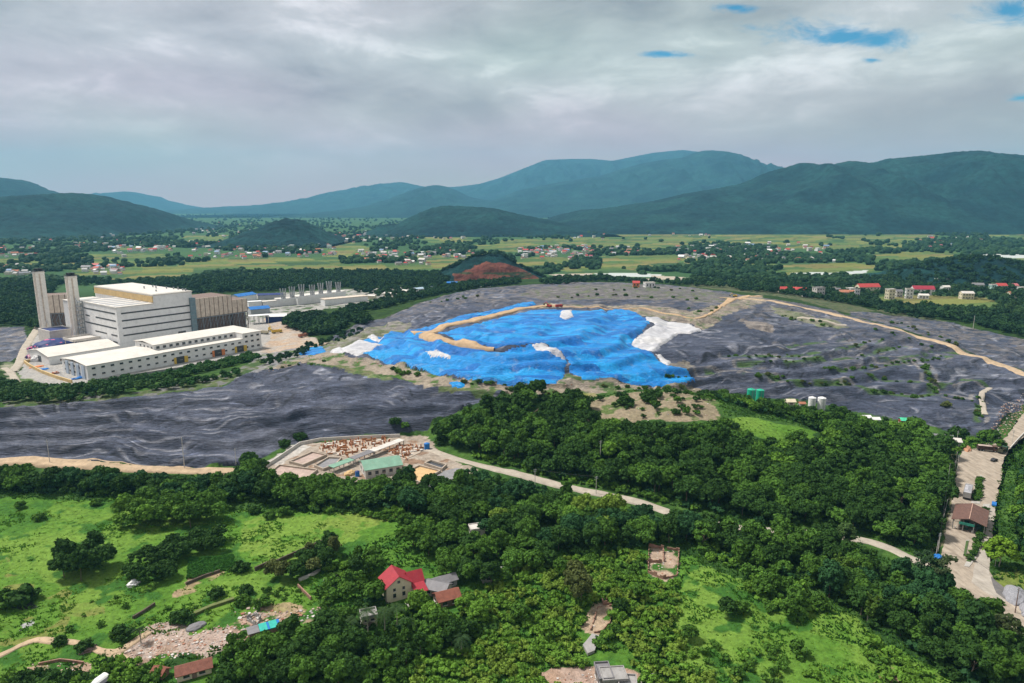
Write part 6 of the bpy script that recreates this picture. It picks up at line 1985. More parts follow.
for i, (px, py, wpx, hh, rh, wm_, rm_, fl_, st_, lab) in enumerate(VH):
    P = at(px, py); dep = proj(P)[2]
    w_ = wpx * dep / F
    house('village_house', lab, px, py, w_ * 1.1, min(w_ * .75, 12), hh * 1.2, rh * 1.1, wm_, rm_, rz=random.uniform(-.3, .3), flat=bool(fl_), nwin=max(2, min(6, int(w_ / 3.2))), storeys=st_, group='houses of the valley village', sidewin=w_ < 20)

# ------------------------------------------------------------------ far villages: small houses, one mesh each
VIL = [((42, 117, 234, 240), 9, 'foot of the left dark hill'), ((74, 110, 243, 249), 7, 'plain below the left dark hill'), ((110, 142, 243, 256), 8, 'tree belt right of the chimneys'), ((143, 176, 246, 251), 7, 'line of pale roofs left of the pointed hill'),
       ((190, 225, 241, 257), 9, 'strip left of the pointed hill'), ((226, 262, 243, 258), 9, 'left foot of the pointed hill'), ((0, 36, 247, 258), 7, 'left photo edge of the plain'), ((2, 30, 266, 276), 7, 'trees left of the chimneys'), ((84, 124, 266, 274), 9, 'trees right behind the chimneys'),
       ((190, 255, 223, 236), 9, 'farthest plain under the faint range'), ((262, 300, 245, 256), 9, 'plain in front of the pointed hill'), ((300, 336, 245, 256), 8, 'right foot of the pointed hill'), ((336, 368, 231, 243), 9, 'plain left of the rounded hill'), ((369, 402, 231, 241), 7, 'left foot of the rounded hill'),
       ((358, 392, 249, 262), 10, 'left part of the village behind the landfill'), ((393, 430, 252, 265), 11, 'middle part of the village behind the landfill'), ((431, 472, 248, 258), 9, 'right part of the village behind the landfill'), ((403, 464, 231, 239), 9, 'front foot of the rounded hill'),
       ((520, 548, 247, 258), 11, 'left part of the dense village behind the red hill'), ((549, 572, 246, 259), 10, 'middle part of the dense village behind the red hill'), ((573, 594, 246, 259), 9, 'right part of the dense village behind the red hill'), ((609, 650, 248, 256), 8, 'village in the middle of the yellow fields'),
       ((672, 702, 246, 260), 9, 'left part of the big village right of centre'), ((703, 732, 246, 262), 10, 'middle part of the big village right of centre'), ((733, 762, 243, 261), 9, 'right part of the big village right of centre'), ((550, 602, 228, 239), 7, 'foot of the long right mountain, left of centre fields'),
       ((650, 708, 226, 236), 8, 'foot of the long right mountain above the yellow fields'), ((766, 800, 243, 262), 9, 'left part of the right plain village'), ((801, 836, 245, 262), 9, 'right part of the right plain village'), ((873, 925, 222, 232), 9, 'foot of the mountain above the right fields'), ((772, 835, 224, 230), 6, 'thin line below the mountain'),
       ((921, 980, 236, 247), 8, 'grove at the right end of the yellow fields'), ((1003, 1028, 220, 227), 5, 'far right foot of the mountain')]
m_roofs = [('red-roofed', m_redr), ('grey-roofed', m_greyr), ('white-roofed', m_white), ('tile-roofed', m_tile), ('white-roofed', m_white), ('grey-roofed', m_conc), ('blue-roofed', M('slate_blue_roof', (.16, .24, .36), .6))]
m_ws = [m_white, m_cream, m_white, m_conc]
HV = {}
for ri, (rn, rm) in enumerate(m_roofs):
    for wi, wm_ in enumerate(m_ws):
        for k in range(2):
            b = MB()
            w_, d_, hh = (9, 8, 5.5) if k == 0 else (12, 7, 4)
            if k == 0 and ri in (2, 4, 5):
                b.box(-w_ / 2, w_ / 2, -d_ / 2, d_ / 2, -1.5, hh + 2, 0); b.box(-w_ / 2 - .4, w_ / 2 + .4, -d_ / 2 - .4, d_ / 2 + .4, hh + 2, hh + 2.6, 1)
            else:
                b.gable_wall(-w_ / 2, w_ / 2, -d_ / 2, d_ / 2, -1.5, hh, 2.2, 0); b.gable(-w_ / 2, w_ / 2, -d_ / 2, d_ / 2, hh + .05, 2.2, .6, .3, 1)
            b.box(-w_ / 2 + 1, -w_ / 2 + 2.4, -d_ / 2 - .1, -d_ / 2 + .2, 1.2, 3, 2); b.box(w_ / 2 - 2.4, w_ / 2 - 1, -d_ / 2 - .1, -d_ / 2 + .2, 1.2, 3, 2); b.box(-.6, .6, -d_ / 2 - .1, -d_ / 2 + .2, 0, 2.3, 2)
            HV[(ri, wi, k)] = tmp_mesh(b, 'house', [wm_, rm, m_glass])
nh = 0
CNT = ['leftmost', 'second from left', 'third from left', 'fourth from left', 'fifth from left', 'sixth from left', 'seventh from left', 'eighth from left', 'ninth from left', 'tenth from left', 'rightmost of eleven']
for (x0, x1, y0, y1), n, where in VIL:
    xs = np.sort(rng.uniform(x0 + 1, x1 - 1, n))
    for k in range(n):
        py = rng.uniform(y0 + 1, y1)
        P = atz(xs[k], py, 0)
        ri = int(rng.integers(len(m_roofs))); wi = int(rng.integers(4)); kk = int(rng.integers(2))
        o = bpy.data.objects.new('house', HV[(ri, wi, kk)]); COL.objects.link(o)
        o.location = tuple(float(v) for v in P); o.rotation_euler = (0, 0, float(rng.uniform(-.7, .7)))
        s = float(rng.uniform(.9, 1.35)) * (1 + .12 * max(0, P[1] / 2000 - 1)); o.scale = (s, s, s)
        tag(o, f'{m_roofs[ri][0]} house, {CNT[k]}, {where}', 'house', 'houses in the villages of the plain')
        nh += 1
# the many smaller roofs between them
b = MB(); b.box(-4.2, 4.2, -3.6, 3.6, -1.5, 4.2); wp = Proto(); wp.V = np.array(b.v); wp.Q = np.array(b.f); wp.T = np.zeros((0, 3), int)
b = MB(); b.box(-4.6, 4.6, -4.0, 4.0, 4.2, 4.7); b.box(-3.2, 3.2, -1.6, 1.6, 4.7, 5.6); rp_ = Proto(); rp_.V = np.array(b.v); rp_.Q = np.array(b.f); rp_.T = np.zeros((0, 3), int)
b = MB(); b.gable(-4.2, 4.2, -3.6, 3.6, 4.25, 2.0, .5, .2); gq = [f for f in b.f]; gp_ = Proto(); gp_.V = np.array(b.v); gp_.Q = np.array(gq); gp_.T = np.zeros((0, 3), int)
it = []
for (x0, x1, y0, y1), n, where in VIL:
    for k in range(int(n * 2.1)):
        px = rng.uniform(x0 - 2, x1 + 2); py = rng.uniform(y0, y1 + 1); P = atz(px, py, 0)
        a_ = rng.uniform(-.8, .8); s = rng.uniform(.75, 1.25) * (1 + .12 * max(0, P[1] / 2000 - 1))
        it.append((P[0], P[1], 0, s, a_, np.array(((.62, .61, .59), (.58, .53, .42), (.50, .48, .45))[int(rng.integers(3))]), 0, 1.0))
        g_ = int(rng.integers(3))
        c = ((.36, .06, .05), (.30, .14, .10), (.40, .39, .38), (.55, .54, .52), (.25, .25, .27), (.30, .10, .12))[int(rng.integers(6))]
        it.append((P[0], P[1], 0, s, a_, np.array(c), 1 if g_ == 0 else 2, 1.0))
merge('village_roofs', it, [wp, rp_, gp_], 'crowd of smaller pale and red roofs filling the far villages', attr_mat('far_house_paint', var=.15, scale=.3, bump=.1, bscale=1, dist=.1))
print('far houses', nh)
# ------------------------------------------------------------------ gate road
def sheet(name, poly, z, mat, label, th=0.25, jit=0.5, seg=2.5, seed=1, kind='structure'):
    """level slab with slightly ragged edge"""
    P = []
    n = len(poly)
    for i in range(n):
        a, b_ = np.array(poly[i]), np.array(poly[(i + 1) % n])
        k = max(1, int(np.linalg.norm(b_ - a) / seg))
        for j in range(k): P.append(a + (b_ - a) * j / k)
    P = np.array(P)
    P = P + np.stack([vnoise(P[:, 0] / 3, P[:, 1] / 3, seed) - .5, vnoise(P[:, 0] / 3, P[:, 1] / 3, seed + 9) - .5], 1) * 2 * jit
    A = np.sum(P[:, 0] * np.roll(P[:, 1], -1) - np.roll(P[:, 0], -1) * P[:, 1])
    if A < 0: P = P[::-1]
    c = P.mean(0)
    bm = bmesh.new()
    top = [bm.verts.new((p[0] - c[0], p[1] - c[1], 0)) for p in P]
    bot = [bm.verts.new((p[0] - c[0], p[1] - c[1], -th)) for p in P]
    f = bm.faces.new(top)
    m = len(P)
    for i in range(m): bm.faces.new((bot[i], bot[(i + 1) % m], top[(i + 1) % m], top[i]))
    bmesh.ops.triangulate(bm, faces=[f])
    me = bpy.data.meshes.new(name); bm.to_mesh(me); bm.free(); me.materials.append(mat)
    o = link(name, me, None, (c[0], c[1], z))
    if kind: tag(o, label, kind=kind)
    return o


def stained_road(name, c1, c2, c3):
    m, nt, b = nodes_of(name); L = nt.links.new
    tc = N(nt, 'ShaderNodeTexCoord')
    mp = N(nt, 'ShaderNodeMapping'); mp.inputs['Rotation'].default_value = (0, 0, .22); mp.inputs['Scale'].default_value = (1.0, .16, 1)
    L(tc.outputs['Object'], mp.inputs['Vector'])
    n1 = N(nt, 'ShaderNodeTexNoise'); n1.inputs['Scale'].default_value = .55; n1.inputs['Detail'].default_value = 7; n1.inputs['Roughness'].default_value = .65
    L(mp.outputs[0], n1.inputs['Vector'])
    r = N(nt, 'ShaderNodeValToRGB'); e = r.color_ramp.elements
    e[0].position = .36; e[0].color = (*c3, 1); e[1].position = .62; e[1].color = (*c1, 1); k = e.new(.48); k.color = (*c2, 1)
    L(n1.outputs[0], r.inputs[0])
    n2 = N(nt, 'ShaderNodeTexNoise'); n2.inputs['Scale'].default_value = .25; n2.inputs['Detail'].default_value = 8; n2.inputs['Roughness'].default_value = .7
    L(tc.outputs['Object'], n2.inputs['Vector'])
    mr = N(nt, 'ShaderNodeMapRange'); mr.inputs['From Min'].default_value = .3; mr.inputs['From Max'].default_value = .7; mr.inputs['To Min'].default_value = .75; mr.inputs['To Max'].default_value = 1.2
    L(n2.outputs[0], mr.inputs['Value'])
    mu = N(nt, 'ShaderNodeMix', data_type='RGBA', blend_type='MULTIPLY'); mu.inputs[0].default_value = 1
    L(r.outputs[0], mu.inputs[6]); L(mr.outputs[0], mu.inputs[7]); L(mu.outputs[2], b.inputs['Base Color'])
    b.inputs['Roughness'].default_value = .9; b.inputs['Specular IOR Level'].default_value = .15
    return m


m_groad = stained_road('stained_concrete_road', (0.36, 0.305, 0.245), (0.31, 0.26, 0.205), (0.23, 0.19, 0.15))
m_lane = stained_road('pale_concrete_lane', (0.37, 0.335, 0.29), (0.34, 0.305, 0.26), (0.29, 0.26, 0.22))
m_asph = M('grey_asphalt', (0.12, 0.115, 0.115), .9, .25, .3, .1, dirt=(.25, .21, .17), dirt_amt=.5)
ROADP = [(1040,400),(1024,412),(1013,428),(1003,440),(990,446),(962,450),(958,462),(955,488),(948,520),(941,552),(944,572),(952,590),(962,604),(984,611),(1030,640),(1075,665),(1075,640),(1020,604),(1006,592),(994,582),(989,572),(990,545),(996,506),(1001,478),(1003,462),(1010,449),(1030,431),(1060,412)]
sheet('gate_road', wz(ROADP, .12), .12, m_groad, 'dusty beige concrete road through the toll booth', jit=.7)
sheet('side_lane', wz([(988,504),(996,505),(991,540),(990,560),(989,574),(998,585),(1012,597),(1004,602),(985,592),(972,582),(974,566),(982,548),(986,528)], .16), .16, m_lane, 'pale smooth lane right of the hedge strip', th=.1, jit=.2)
sheet('asphalt_patch', wz([(990,576),(1000,584),(1016,596),(1030,608),(1012,604),(996,593)], .20), .20, m_asph, 'grey asphalt wedge beside the gravel heap', th=.1, jit=.3)
m_kerb = M('kerb_concrete', (.36, .34, .31), .9, .2, .6, .1, dirt=(.22, .2, .18), dirt_amt=.5)
m_bed = M('planting_soil', (.06, .10, .03), .95, .35, .8, .2)


def island(poly, label):
    w_ = wz(poly, .2); c = w_.mean(0)
    r = thing('traffic_island', label, 'traffic island', (c[0], c[1], .12), 0, 'kerbed islands at the toll booth')
    b = MB(); b.prism([tuple(p - c) for p in w_], -.05, .16); b.build('kerb', m_kerb, r)
    b = MB(); b.prism([tuple((p - c) * .86) for p in w_], .16, .24); b.build('planting', m_bed, r)
    return w_


I1 = island([(971,503),(976,480),(981,475),(984,478),(980,504)], 'narrow green island behind the toll booth')
I2 = island([(983,504),(990,504),(985,532),(978,556),(969,567),(964,566),(974,545),(980,524)], 'long curved hedge island right of the toll booth')
I3 = island([(966,540),(969,540),(966,556),(963,556)], 'short bare island in front of the toll booth')
it = []
for w_, n, s in ((I1, 22, .8), (I2, 52, .95)):
    for p in scatter(None, 1.6, wpoly=w_.mean(0) + (w_ - w_.mean(0)) * .8, seed=31):
        it.append((p[0], p[1], .3, random.uniform(.45, .75), random.uniform(0, 6), np.array(TONE[random.choice(['dark', 'mid'])][1]), random.randrange(4), .8))
merge('hedge', it, BUSHLO, 'clipped dark hedge planted along the islands by the toll booth')

P1, P2 = atz(958, 575, 0), atz(981, 470, 0)
GA = math.atan2(P2[1] - P1[1], P2[0] - P1[0]) - math.pi / 2      # heading of the gate road
g = thing('toll_booth', 'brown-roofed toll booth straddling the gate road, green panel in front', 'toll booth', atz(968.5, 528, .12), GA)
g.scale = (.78, 1.0, .85)
b = MB(); b.gable(-7.2, 7.2, -4.8, 12.5, 5.0, 1.9, .5, .25, axis='y'); b.build('roof', M('brown_sheet_roof', (.115, .062, .05), .7, .2, .5, .1, dirt=(.26, .17, .12), dirt_amt=.4), g)
b = MB(); b.box(-.18, .18, -5.4, 13.1, 7.1, 7.3); b.build('ridge_cap', M('ridge_tin', (.38, .24, .18), .6), g)
for x in (-6.8, -2.3, 2.3, 6.8):
    for y in (-4.4, 4.0, 12.0):
        b = MB(); b.box(x - .22, x + .22, y - .22, y + .22, -.1, 5.2); b.build('column', m_concd, g)
for x in (-1.0, 4.4):
    cb_ = MB(); cb_.box(x - 1.0, x + 1.0, -2.4, 2.0, 0, 2.7); o = cb_.build('booth', M('dark_green_booth', (.03, .09, .07), .6), g)
    b = MB(); b.box(x - .8, x + .8, -2.46, -2.3, 1.1, 2.2); b.box(x - 1.06, x - .9, -2.0, 1.6, 1.1, 2.2); b.build('window', m_glass, o)
b = MB(); b.box(-4.2, 2.6, -5.5, -5.3, 3.6, 4.8); b.build('front_panel', M('sea_green_panel', (.03, .20, .15), .6), g)
for x in (-5.6, 1.8):
    b = MB(); b.box(x - .2, x + .2, -4, -3.4, 0, 1.1); b.tube((x, -3.7, 1), (x + 3.4, -3.7, 1.05), .06, .06, 5); b.build('barrier', m_white, g)


# ------------------------------------------------------------------ vehicles
def wheel(parent, x, y, r=.5, w=.32):
    b = MB(); b.tube((x - w / 2, y, r), (x + w / 2, y, r), r, r, 14); o = b.build('wheel', m_tyre, parent)
    b = MB(); b.tube((x - w / 2 - .02, y, r), (x + w / 2 + .02, y, r), r * .5, r * .5, 10); b.build('rim', m_clad2, o)


def truck(label, P, rz, cabc, bedc, L_=7.5, load=None, kind='dump truck', name='dump_truck', W_=2.4, bh=1.5, s=1.0):
    r = thing(name, label, kind, P, rz); r.scale = (s, s, s)
    x = W_ / 2
    b = MB(); b.box(-.45, .45, -L_ / 2, L_ / 2 - .1, .6, .95); b.box(-x + .1, x - .1, -L_ / 2, -L_ / 2 + .12, .5, .8); b.build('chassis', m_black, r)
    b = MB()
    y0 = L_ / 2 - 1.9
    prof = [(y0, .75), (L_ / 2, .75), (L_ / 2, 1.7), (L_ / 2 - .35, 2.75), (y0, 2.85)]
    n = len(prof)
    b.add([(-x, p[0], p[1]) for p in prof] + [(x, p[0], p[1]) for p in prof], [tuple(range(n)), tuple(range(2 * n - 1, n - 1, -1))] + [(i, n + i, n + (i + 1) % n, (i + 1) % n) for i in range(n)])
    c = b.build('cab', cabc, r)
    b = MB(); b.add([(-x + .15, L_ / 2 + .015, 1.75), (x - .15, L_ / 2 + .015, 1.75), (x - .15, L_ / 2 - .29, 2.65), (-x + .15, L_ / 2 - .29, 2.65)], [(0, 1, 2, 3)])
    b.box(-x - .02, x + .02, y0 + .45, y0 + 1.35, 1.75, 2.5); b.build('windscreen', m_glass, c)
    b = MB(); b.box(-x, x, -L_ / 2, y0 - .15, .98, 1.15); b.box(-x, -x + .1, -L_ / 2, y0 - .15, 1.15, 1.15 + bh); b.box(x - .1, x, -L_ / 2, y0 - .15, 1.15, 1.15 + bh)
    b.box(-x + .1, x - .1, y0 - .25, y0 - .15, 1.15, 1.25 + bh); b.box(-x + .1, x - .1, -L_ / 2, -L_ / 2 + .1, 1.15, 1.15 + bh)
    for k in range(5):
        yy = -L_ / 2 + .3 + (y0 + L_ / 2 - .8) * k / 4
        b.box(-x - .06, -x, yy, yy + .12, 1.0, 1.15 + bh); b.box(x, x + .06, yy, yy + .12, 1.0, 1.15 + bh)
    b.build('cargo_bed', bedc, r)
    if load:
        b = MB(); b.box(-x + .12, x - .12, -L_ / 2 + .12, y0 - .28, 1.15, 1.05 + bh)
        b.add([(-x + .12, -L_ / 2 + .12, 1.05 + bh), (x - .12, -L_ / 2 + .12, 1.05 + bh), (x - .12, y0 - .28, 1.05 + bh), (-x + .12, y0 - .28, 1.05 + bh), (0, -L_ / 4, 1.6 + bh), (0, 0, 1.5 + bh)], [(0, 1, 4), (1, 2, 5, 4), (2, 3, 5), (3, 0, 4, 5)])
        b.build('load', load, r)
    for y in (L_ / 2 - 1.1, -L_ / 2 + 1.1, -L_ / 2 + 2.3):
        for sx in (-1, 1): wheel(r, sx * (x - .18), y)
    return r


m_dkol = M('dark_olive_paint', (.06, .06, .035), .6)
truck('long grey truck waiting behind the toll booth beside the green island', atz(967.5, 495, .12), GA, m_clad2, m_concd, 12.0, M('grey_tarp_load', (.30, .30, .32), .8), 'truck', 'cargo_truck', 2.6, 2.0, 1.15)
truck('dark brown dump truck crossing the top of the gate road', atz(987, 451, .12), GA - 1.25, M('brown_cab', (.11, .06, .04), .6), M('dark_brown_bed', (.06, .035, .03), .7), 8.0, m_rub, s=1.15)
truck('dark green dump truck at the right edge of the upper gate road', atz(1002.5, 452.5, .12), GA - .3, M('dark_green_cab', (.03, .09, .05), .6), m_dkol, 7.0, s=1.05)


def car(label, P, rz, paint, name='parked_car'):
    r = thing(name, label, 'car', P, rz)
    b = MB()
    prof = [(-2.1, .35), (2.1, .35), (2.15, .85), (1.1, .98), (.5, 1.45), (-1.3, 1.45), (-2.0, .95)]
    n = len(prof); x = .85
    b.add([(-x, p[0], p[1]) for p in prof] + [(x, p[0], p[1]) for p in prof], [tuple(range(n)), tuple(range(2 * n - 1, n - 1, -1))] + [(i, n + i, n + (i + 1) % n, (i + 1) % n) for i in range(n)])
    o = b.build('body', paint, r)
    b = MB(); b.box(-x - .01, x + .01, -1.2, .5, 1.02, 1.36); b.build('window', m_glass, o)
    for y in (-1.3, 1.3):
        for sx in (-1, 1): wheel(r, sx * .76, y, .33, .22)
    return r


car('small dark car below the dump truck on the gate road', atz(994, 461, .12), GA - .4, m_black)
car('small blue car in the lane right of the toll booth roof', atz(994, 505, .12), GA, m_bluer)


def excavator(label, P, rz, paint, s=1.0):
    r = thing('excavator', label, 'excavator', P, rz); r.scale = (s, s, s)
    for sx in (-1, 1):
        b = MB(); b.box(sx * 1.05 - .3, sx * 1.05 + .3, -1.8, 1.8, .08, .85); b.tube((sx * 1.05 - .3, -1.8, .46), (sx * 1.05 + .3, -1.8, .46), .42, .42, 10); b.tube((sx * 1.05 - .3, 1.8, .46), (sx * 1.05 + .3, 1.8, .46), .42, .42, 10); b.build('track', m_tyre, r)
    b = MB(); b.box(-1.3, 1.3, -2.2, 1.4, 1.0, 1.9); b.box(.1, 1.25, -2.2, -.2, 1.9, 2.3); b.build('body', paint, r)
    b = MB(); b.box(-1.25, -.1, -.2, 1.4, 1.9, 2.95); o = b.build('cab', paint, r)
    b = MB(); b.box(-1.27, -.08, .1, 1.42, 2.1, 2.8); b.build('window', m_glass, o)
    b = MB(); b.tube((.5, 1.2, 1.7), (.5, 3.4, 4.4), .28, .22, 6); b.tube((.5, 3.4, 4.4), (.5, 6.0, 2.6), .22, .18, 6); b.build('boom', paint, r)
    b = MB(); b.box(0, 1.0, 5.5, 6.5, 1.4, 2.5); b.build('bucket', m_black, r)
    return r


m_redp = M('red_paint', (.42, .05, .04), .6)
excavator('red excavator on the track behind the blue cover, left one', at(549, 308, .6), .8, m_redp, 1.1)
truck('red dump truck behind the blue cover, right of the red excavator', at(559, 308, .6), -1.2, m_redp, m_redp, 7, s=1.0)
excavator('yellow excavator in the dirt yard right of the long warehouse', at(270, 331), .4, m_yelp, 1.2)
truck('yellow dump truck in the dirt yard right of the long warehouse', at(277, 333), -1.0, m_yelp, m_yelp, 8, s=1.2)
truck('cream truck beside the excavator in the dirt yard', at(264, 334), 1.2, m_cream, m_cream, 8, s=1.2)
truck('dull red truck at the right end of the dirt yard', at(303, 337), -.6, m_tile, m_tile, 8, s=1.1)
excavator('small yellow excavator on the upper dirt road right of the blue cover', at(735, 297), 1.8, m_yelp, 1.1)

# ------------------------------------------------------------------ poles and wires
POLES = {}


def pole(key, px, py, hgt, label, r0=.16, arm=True, lamp=False, mat=None, z=None):
    P = at(px, py) if z is None else atz(px, py, z)
    r = thing('utility_pole', label, 'pole', P, .5, 'utility poles')
    b = MB(); b.tube((0, 0, -.5), (0, 0, hgt), r0, r0 * .65, 8); b.build('shaft', mat or m_conc, r)
    if arm:
        for zz_ in (hgt - .5, hgt - 1.3):
            b = MB(); b.box(-.9, .9, -.06, .06, zz_, zz_ + .12)
            for x in (-.8, 0, .8): b.tube((x, 0, zz_ + .1), (x, 0, zz_ + .32), .06, .06, 5)
            b.build('crossarm', m_steel, r)
    POLES[key] = np.array([P[0], P[1], P[2] + hgt])


pole('a', 184.5, 468, 16, 'tallest pale pole at the foot of the left liner slope', .2)
pole('b', 50, 464, 13, 'pale pole before the left liner slope, left of the tallest one', .18)
pole('c', 236, 463, 9, 'short pole by the trees at the right end of the tan road')
pole('d', 535, 487, 9, 'pole beside the pale dirt road, below the wood')
pole('e', 596, 495, 9, 'pole beside the pale dirt road, right of the other one')
pole('f', 600, 466, 13, 'tall pole rising out of the wood above the pale road')
pole('g', 946.5, 492, 14, 'tall bare pole left of the toll booth', .14, False)
pole('h', 956.5, 474, 10, 'thin pole at the left edge of the upper gate road', .13)
pole('i', 1015, 613, 9, 'dark pole at the junction near the right photo edge', .2, True, mat=m_steelr)
pole('j', 957, 441, 6, 'short pole by the grey shed roofs', .12)
pole('k', 938, 552, 8, 'pole at the left bend beside the blue sheet, below the toll booth', .14)
pole('l', 973, 329, 14, 'lone pole on the slope beyond the ridge road', .25)
pole('m', 1012, 444, 8, 'pole on the right verge of the upper gate road', .14)
pole('n', 995, 566, 6, 'thin pole under the bright green roadside tree', .1)


def cable(a, b_, sag, label):
    A, B = POLES[a], POLES[b_]
    b = MB(); pr = A
    for k in range(1, 15):
        t = k / 14; q = A + (B - A) * t; q = q - np.array([0, 0, sag * 4 * t * (1 - t)])
        b.tube(pr - A, q - A, .045, .045, 4); pr = q
    tag(b.build('power_cable', m_black, None, A), label, 'cable', 'power cables at the gate road')


cable('k', 'i', 1.2, 'black cable sagging over the junction to the dark pole')
cable('g', 'k', .8, 'black cable along the left edge of the gate road')
cable('d', 'e', .5, 'cable between the two poles beside the pale road')

wall_line('roadside_fence', [(957, 455), (953, 480), (946, 508), (939, 538), (936, 556)], 1.6, .12, m_concd, 'grey fence along the left edge of the gate road', 'fence', posts=1)
wall_line('retaining_wall', [(1010, 449), (1018, 440), (1030, 428)], 1.0, .4, m_conc, 'pale low wall along the top right of the gate road')
heap('gravel_heap', 1015, 596, 7, 3.4, 2.0, [M('grey_gravel', (.26, .26, .28), .95, .3, 2.0, .5)], 'pale grey gravel heap at the junction by the right photo edge', seed=41, rough=.12)
heap('gravel_heap', 1031, 612, 6, 3.0, 1.6, [M('grey_gravel', (.36, .36, .38))], 'second gravel heap cut by the right photo edge', seed=42, rough=.12)
heap('sheet_pile', 938, 557, 2.0, 1.4, .9, [m_bluer], 'small blue sheet pile at the left bend below the toll booth', 'sheet pile', seed=43)
heap('earth_heap', 967, 449.5, 4.5, 2.0, 1.4, [M('orange_earth', (.36, .19, .11), .95, .25, .6, .3)], 'orange earth heap at the top left of the gate road', seed=44)

# ------------------------------------------------------------------ tanks and small sheds behind the hill
def tank(px, py, r_, h_, mat, label, group):
    P = at(px, py)
    r = thing('storage_tank', label, 'tank', P, 0, group)
    b = MB(); b.tube((0, 0, -1), (0, 0, h_), r_, r_, 20)
    for k in range(1, 4): b.tube((0, 0, h_ * k / 4), (0, 0, h_ * k / 4 + .12), r_ + .05, r_ + .05, 20)
    b.build('shell', mat, r)
    b = MB(); b.tube((0, 0, h_), (0, 0, h_ + .6), r_ + .03, r_ * .3, 20); b.tube((0, 0, h_ + .5), (0, 0, h_ + .9), .3, .3, 8); b.build('lid', mat, r)
    b = MB()
    for s in (-.25, .25): b.tube((s, -r_ - .18, -.5), (s, -r_ - .18, h_ + .8), .05, .05, 4)
    for k in range(12): b.tube((-.25, -r_ - .18, h_ * k / 12), (.25, -r_ - .18, h_ * k / 12), .04, .04, 4)
    b.build('ladder', m_steel, r)


m_tg = M('sea_green_tank', (0.02, 0.33, 0.20), .5, .12, .4, .03)
tank(750.3, 405, 2.35, 9.6, m_tg, 'left of the two sea-green tanks behind the wooded hill', 'sea-green tanks')
tank(759.2, 405, 2.35, 9.6, m_tg, 'right of the two sea-green tanks behind the wooded hill', 'sea-green tanks')
tank(811.5, 408, 2.2, 6.8, m_white, 'left of the two white tanks behind the wood', 'white tanks')
tank(821, 409.5, 2.4, 7.6, m_white, 'right and taller of the two white tanks behind the wood', 'white tanks')
house('hut', 'small beige-roofed hut left of the white tanks', 790, 405, 5, 4, 2.6, 1.2, m_cream, m_cream, cat='hut', nwin=1)
house('hut', 'small red and white hut touching the left white tank', 801.5, 406.5, 3.4, 3.0, 2.2, .7, m_white, m_tile, cat='hut', nwin=1)
house('hut', 'red-walled hut with a green roof at the toe of the right slope', 906, 424.5, 7, 5, 3.0, 1.0, m_redp, M('mint_green_roof', (.06, .42, .24), .6), rz=-.2, cat='hut', nwin=2)
house('hut', 'tiny white-roofed hut in the wood left of the green-roofed one', 866, 421, 4, 3.5, 2.6, .9, m_white, m_white, cat='hut', nwin=1)
house('hut', 'second tiny white-roofed hut, nearer the green-roofed one', 875, 423, 4, 3, 2.6, .9, m_white, m_white, cat='hut', nwin=1)
house('shed', 'long grey-roofed shed above the gate road', 935, 441.5, 16, 7, 3.2, 1.2, m_concd, m_greyr, rz=-.35, cat='shed', nwin=4)
house('shed', 'short grey-roofed shed at the right end of the long grey one', 950, 445, 9, 6, 3.0, 1.2, m_concd, m_conc, rz=-.3, cat='shed', nwin=2)

# ------------------------------------------------------------------ concrete basins compound
m_sand = M('ochre_sand', (.50, .34, .17), .95, .2, .35, .2, dirt=(.40, .26, .13), dirt_amt=.6)
m_pinks = M('pinkish_sediment', (.38, .29, .25), .95, .25, .35, .2, dirt=(.27, .21, .19), dirt_amt=.6)
m_greys = M('grey_sediment', (.20, .20, .21), .8, .25, .3, .1, dirt=(.30, .26, .22), dirt_amt=.5)
m_rimc = M('basin_concrete', (.37, .31, .25), .9, .2, .4, .15, dirt=(.25, .19, .15), dirt_amt=.6)


def basin(poly, fill, label, hgt=1.4, level=.6, rim=.6, z=1.5):
    w_ = wz(poly, z + hgt); c = w_.mean(0)
    r = thing('settling_basin', label, 'basin', (c[0], c[1], z), 0, 'basins of the concrete compound')
    A = np.sum(w_[:, 0] * np.roll(w_[:, 1], -1) - np.roll(w_[:, 0], -1) * w_[:, 1])
    if A < 0: w_ = w_[::-1]
    o_ = w_ - c
    n = len(o_)
    e = np.roll(o_, -1, 0) - o_; e /= np.linalg.norm(e, axis=1)[:, None]
    nn = np.stack([-e[:, 1], e[:, 0]], 1)
    i_ = []
    for k in range(n):
        m_ = nn[k] + nn[k - 1]; m_ /= np.linalg.norm(m_) + 1e-9
        i_.append(o_[k] + m_ * rim / max(.5, float(m_ @ nn[k])))
    b = MB()
    vs = [(p[0], p[1], -.6) for p in o_] + [(p[0], p[1], hgt) for p in o_] + [(p[0], p[1], hgt) for p in i_] + [(p[0], p[1], -.6) for p in i_]
    fs = []
    for k in range(n):
        k2 = (k + 1) % n
        fs += [(k, k2, n + k2, n + k), (n + k, n + k2, 2 * n + k2, 2 * n + k), (2 * n + k, 2 * n + k2, 3 * n + k2, 3 * n + k)]
    b.add(vs, fs); b.build('rim', m_rimc, r)
    b = MB(); b.prism([tuple(p) for p in i_], level - .2, level); b.build('fill', fill, r)


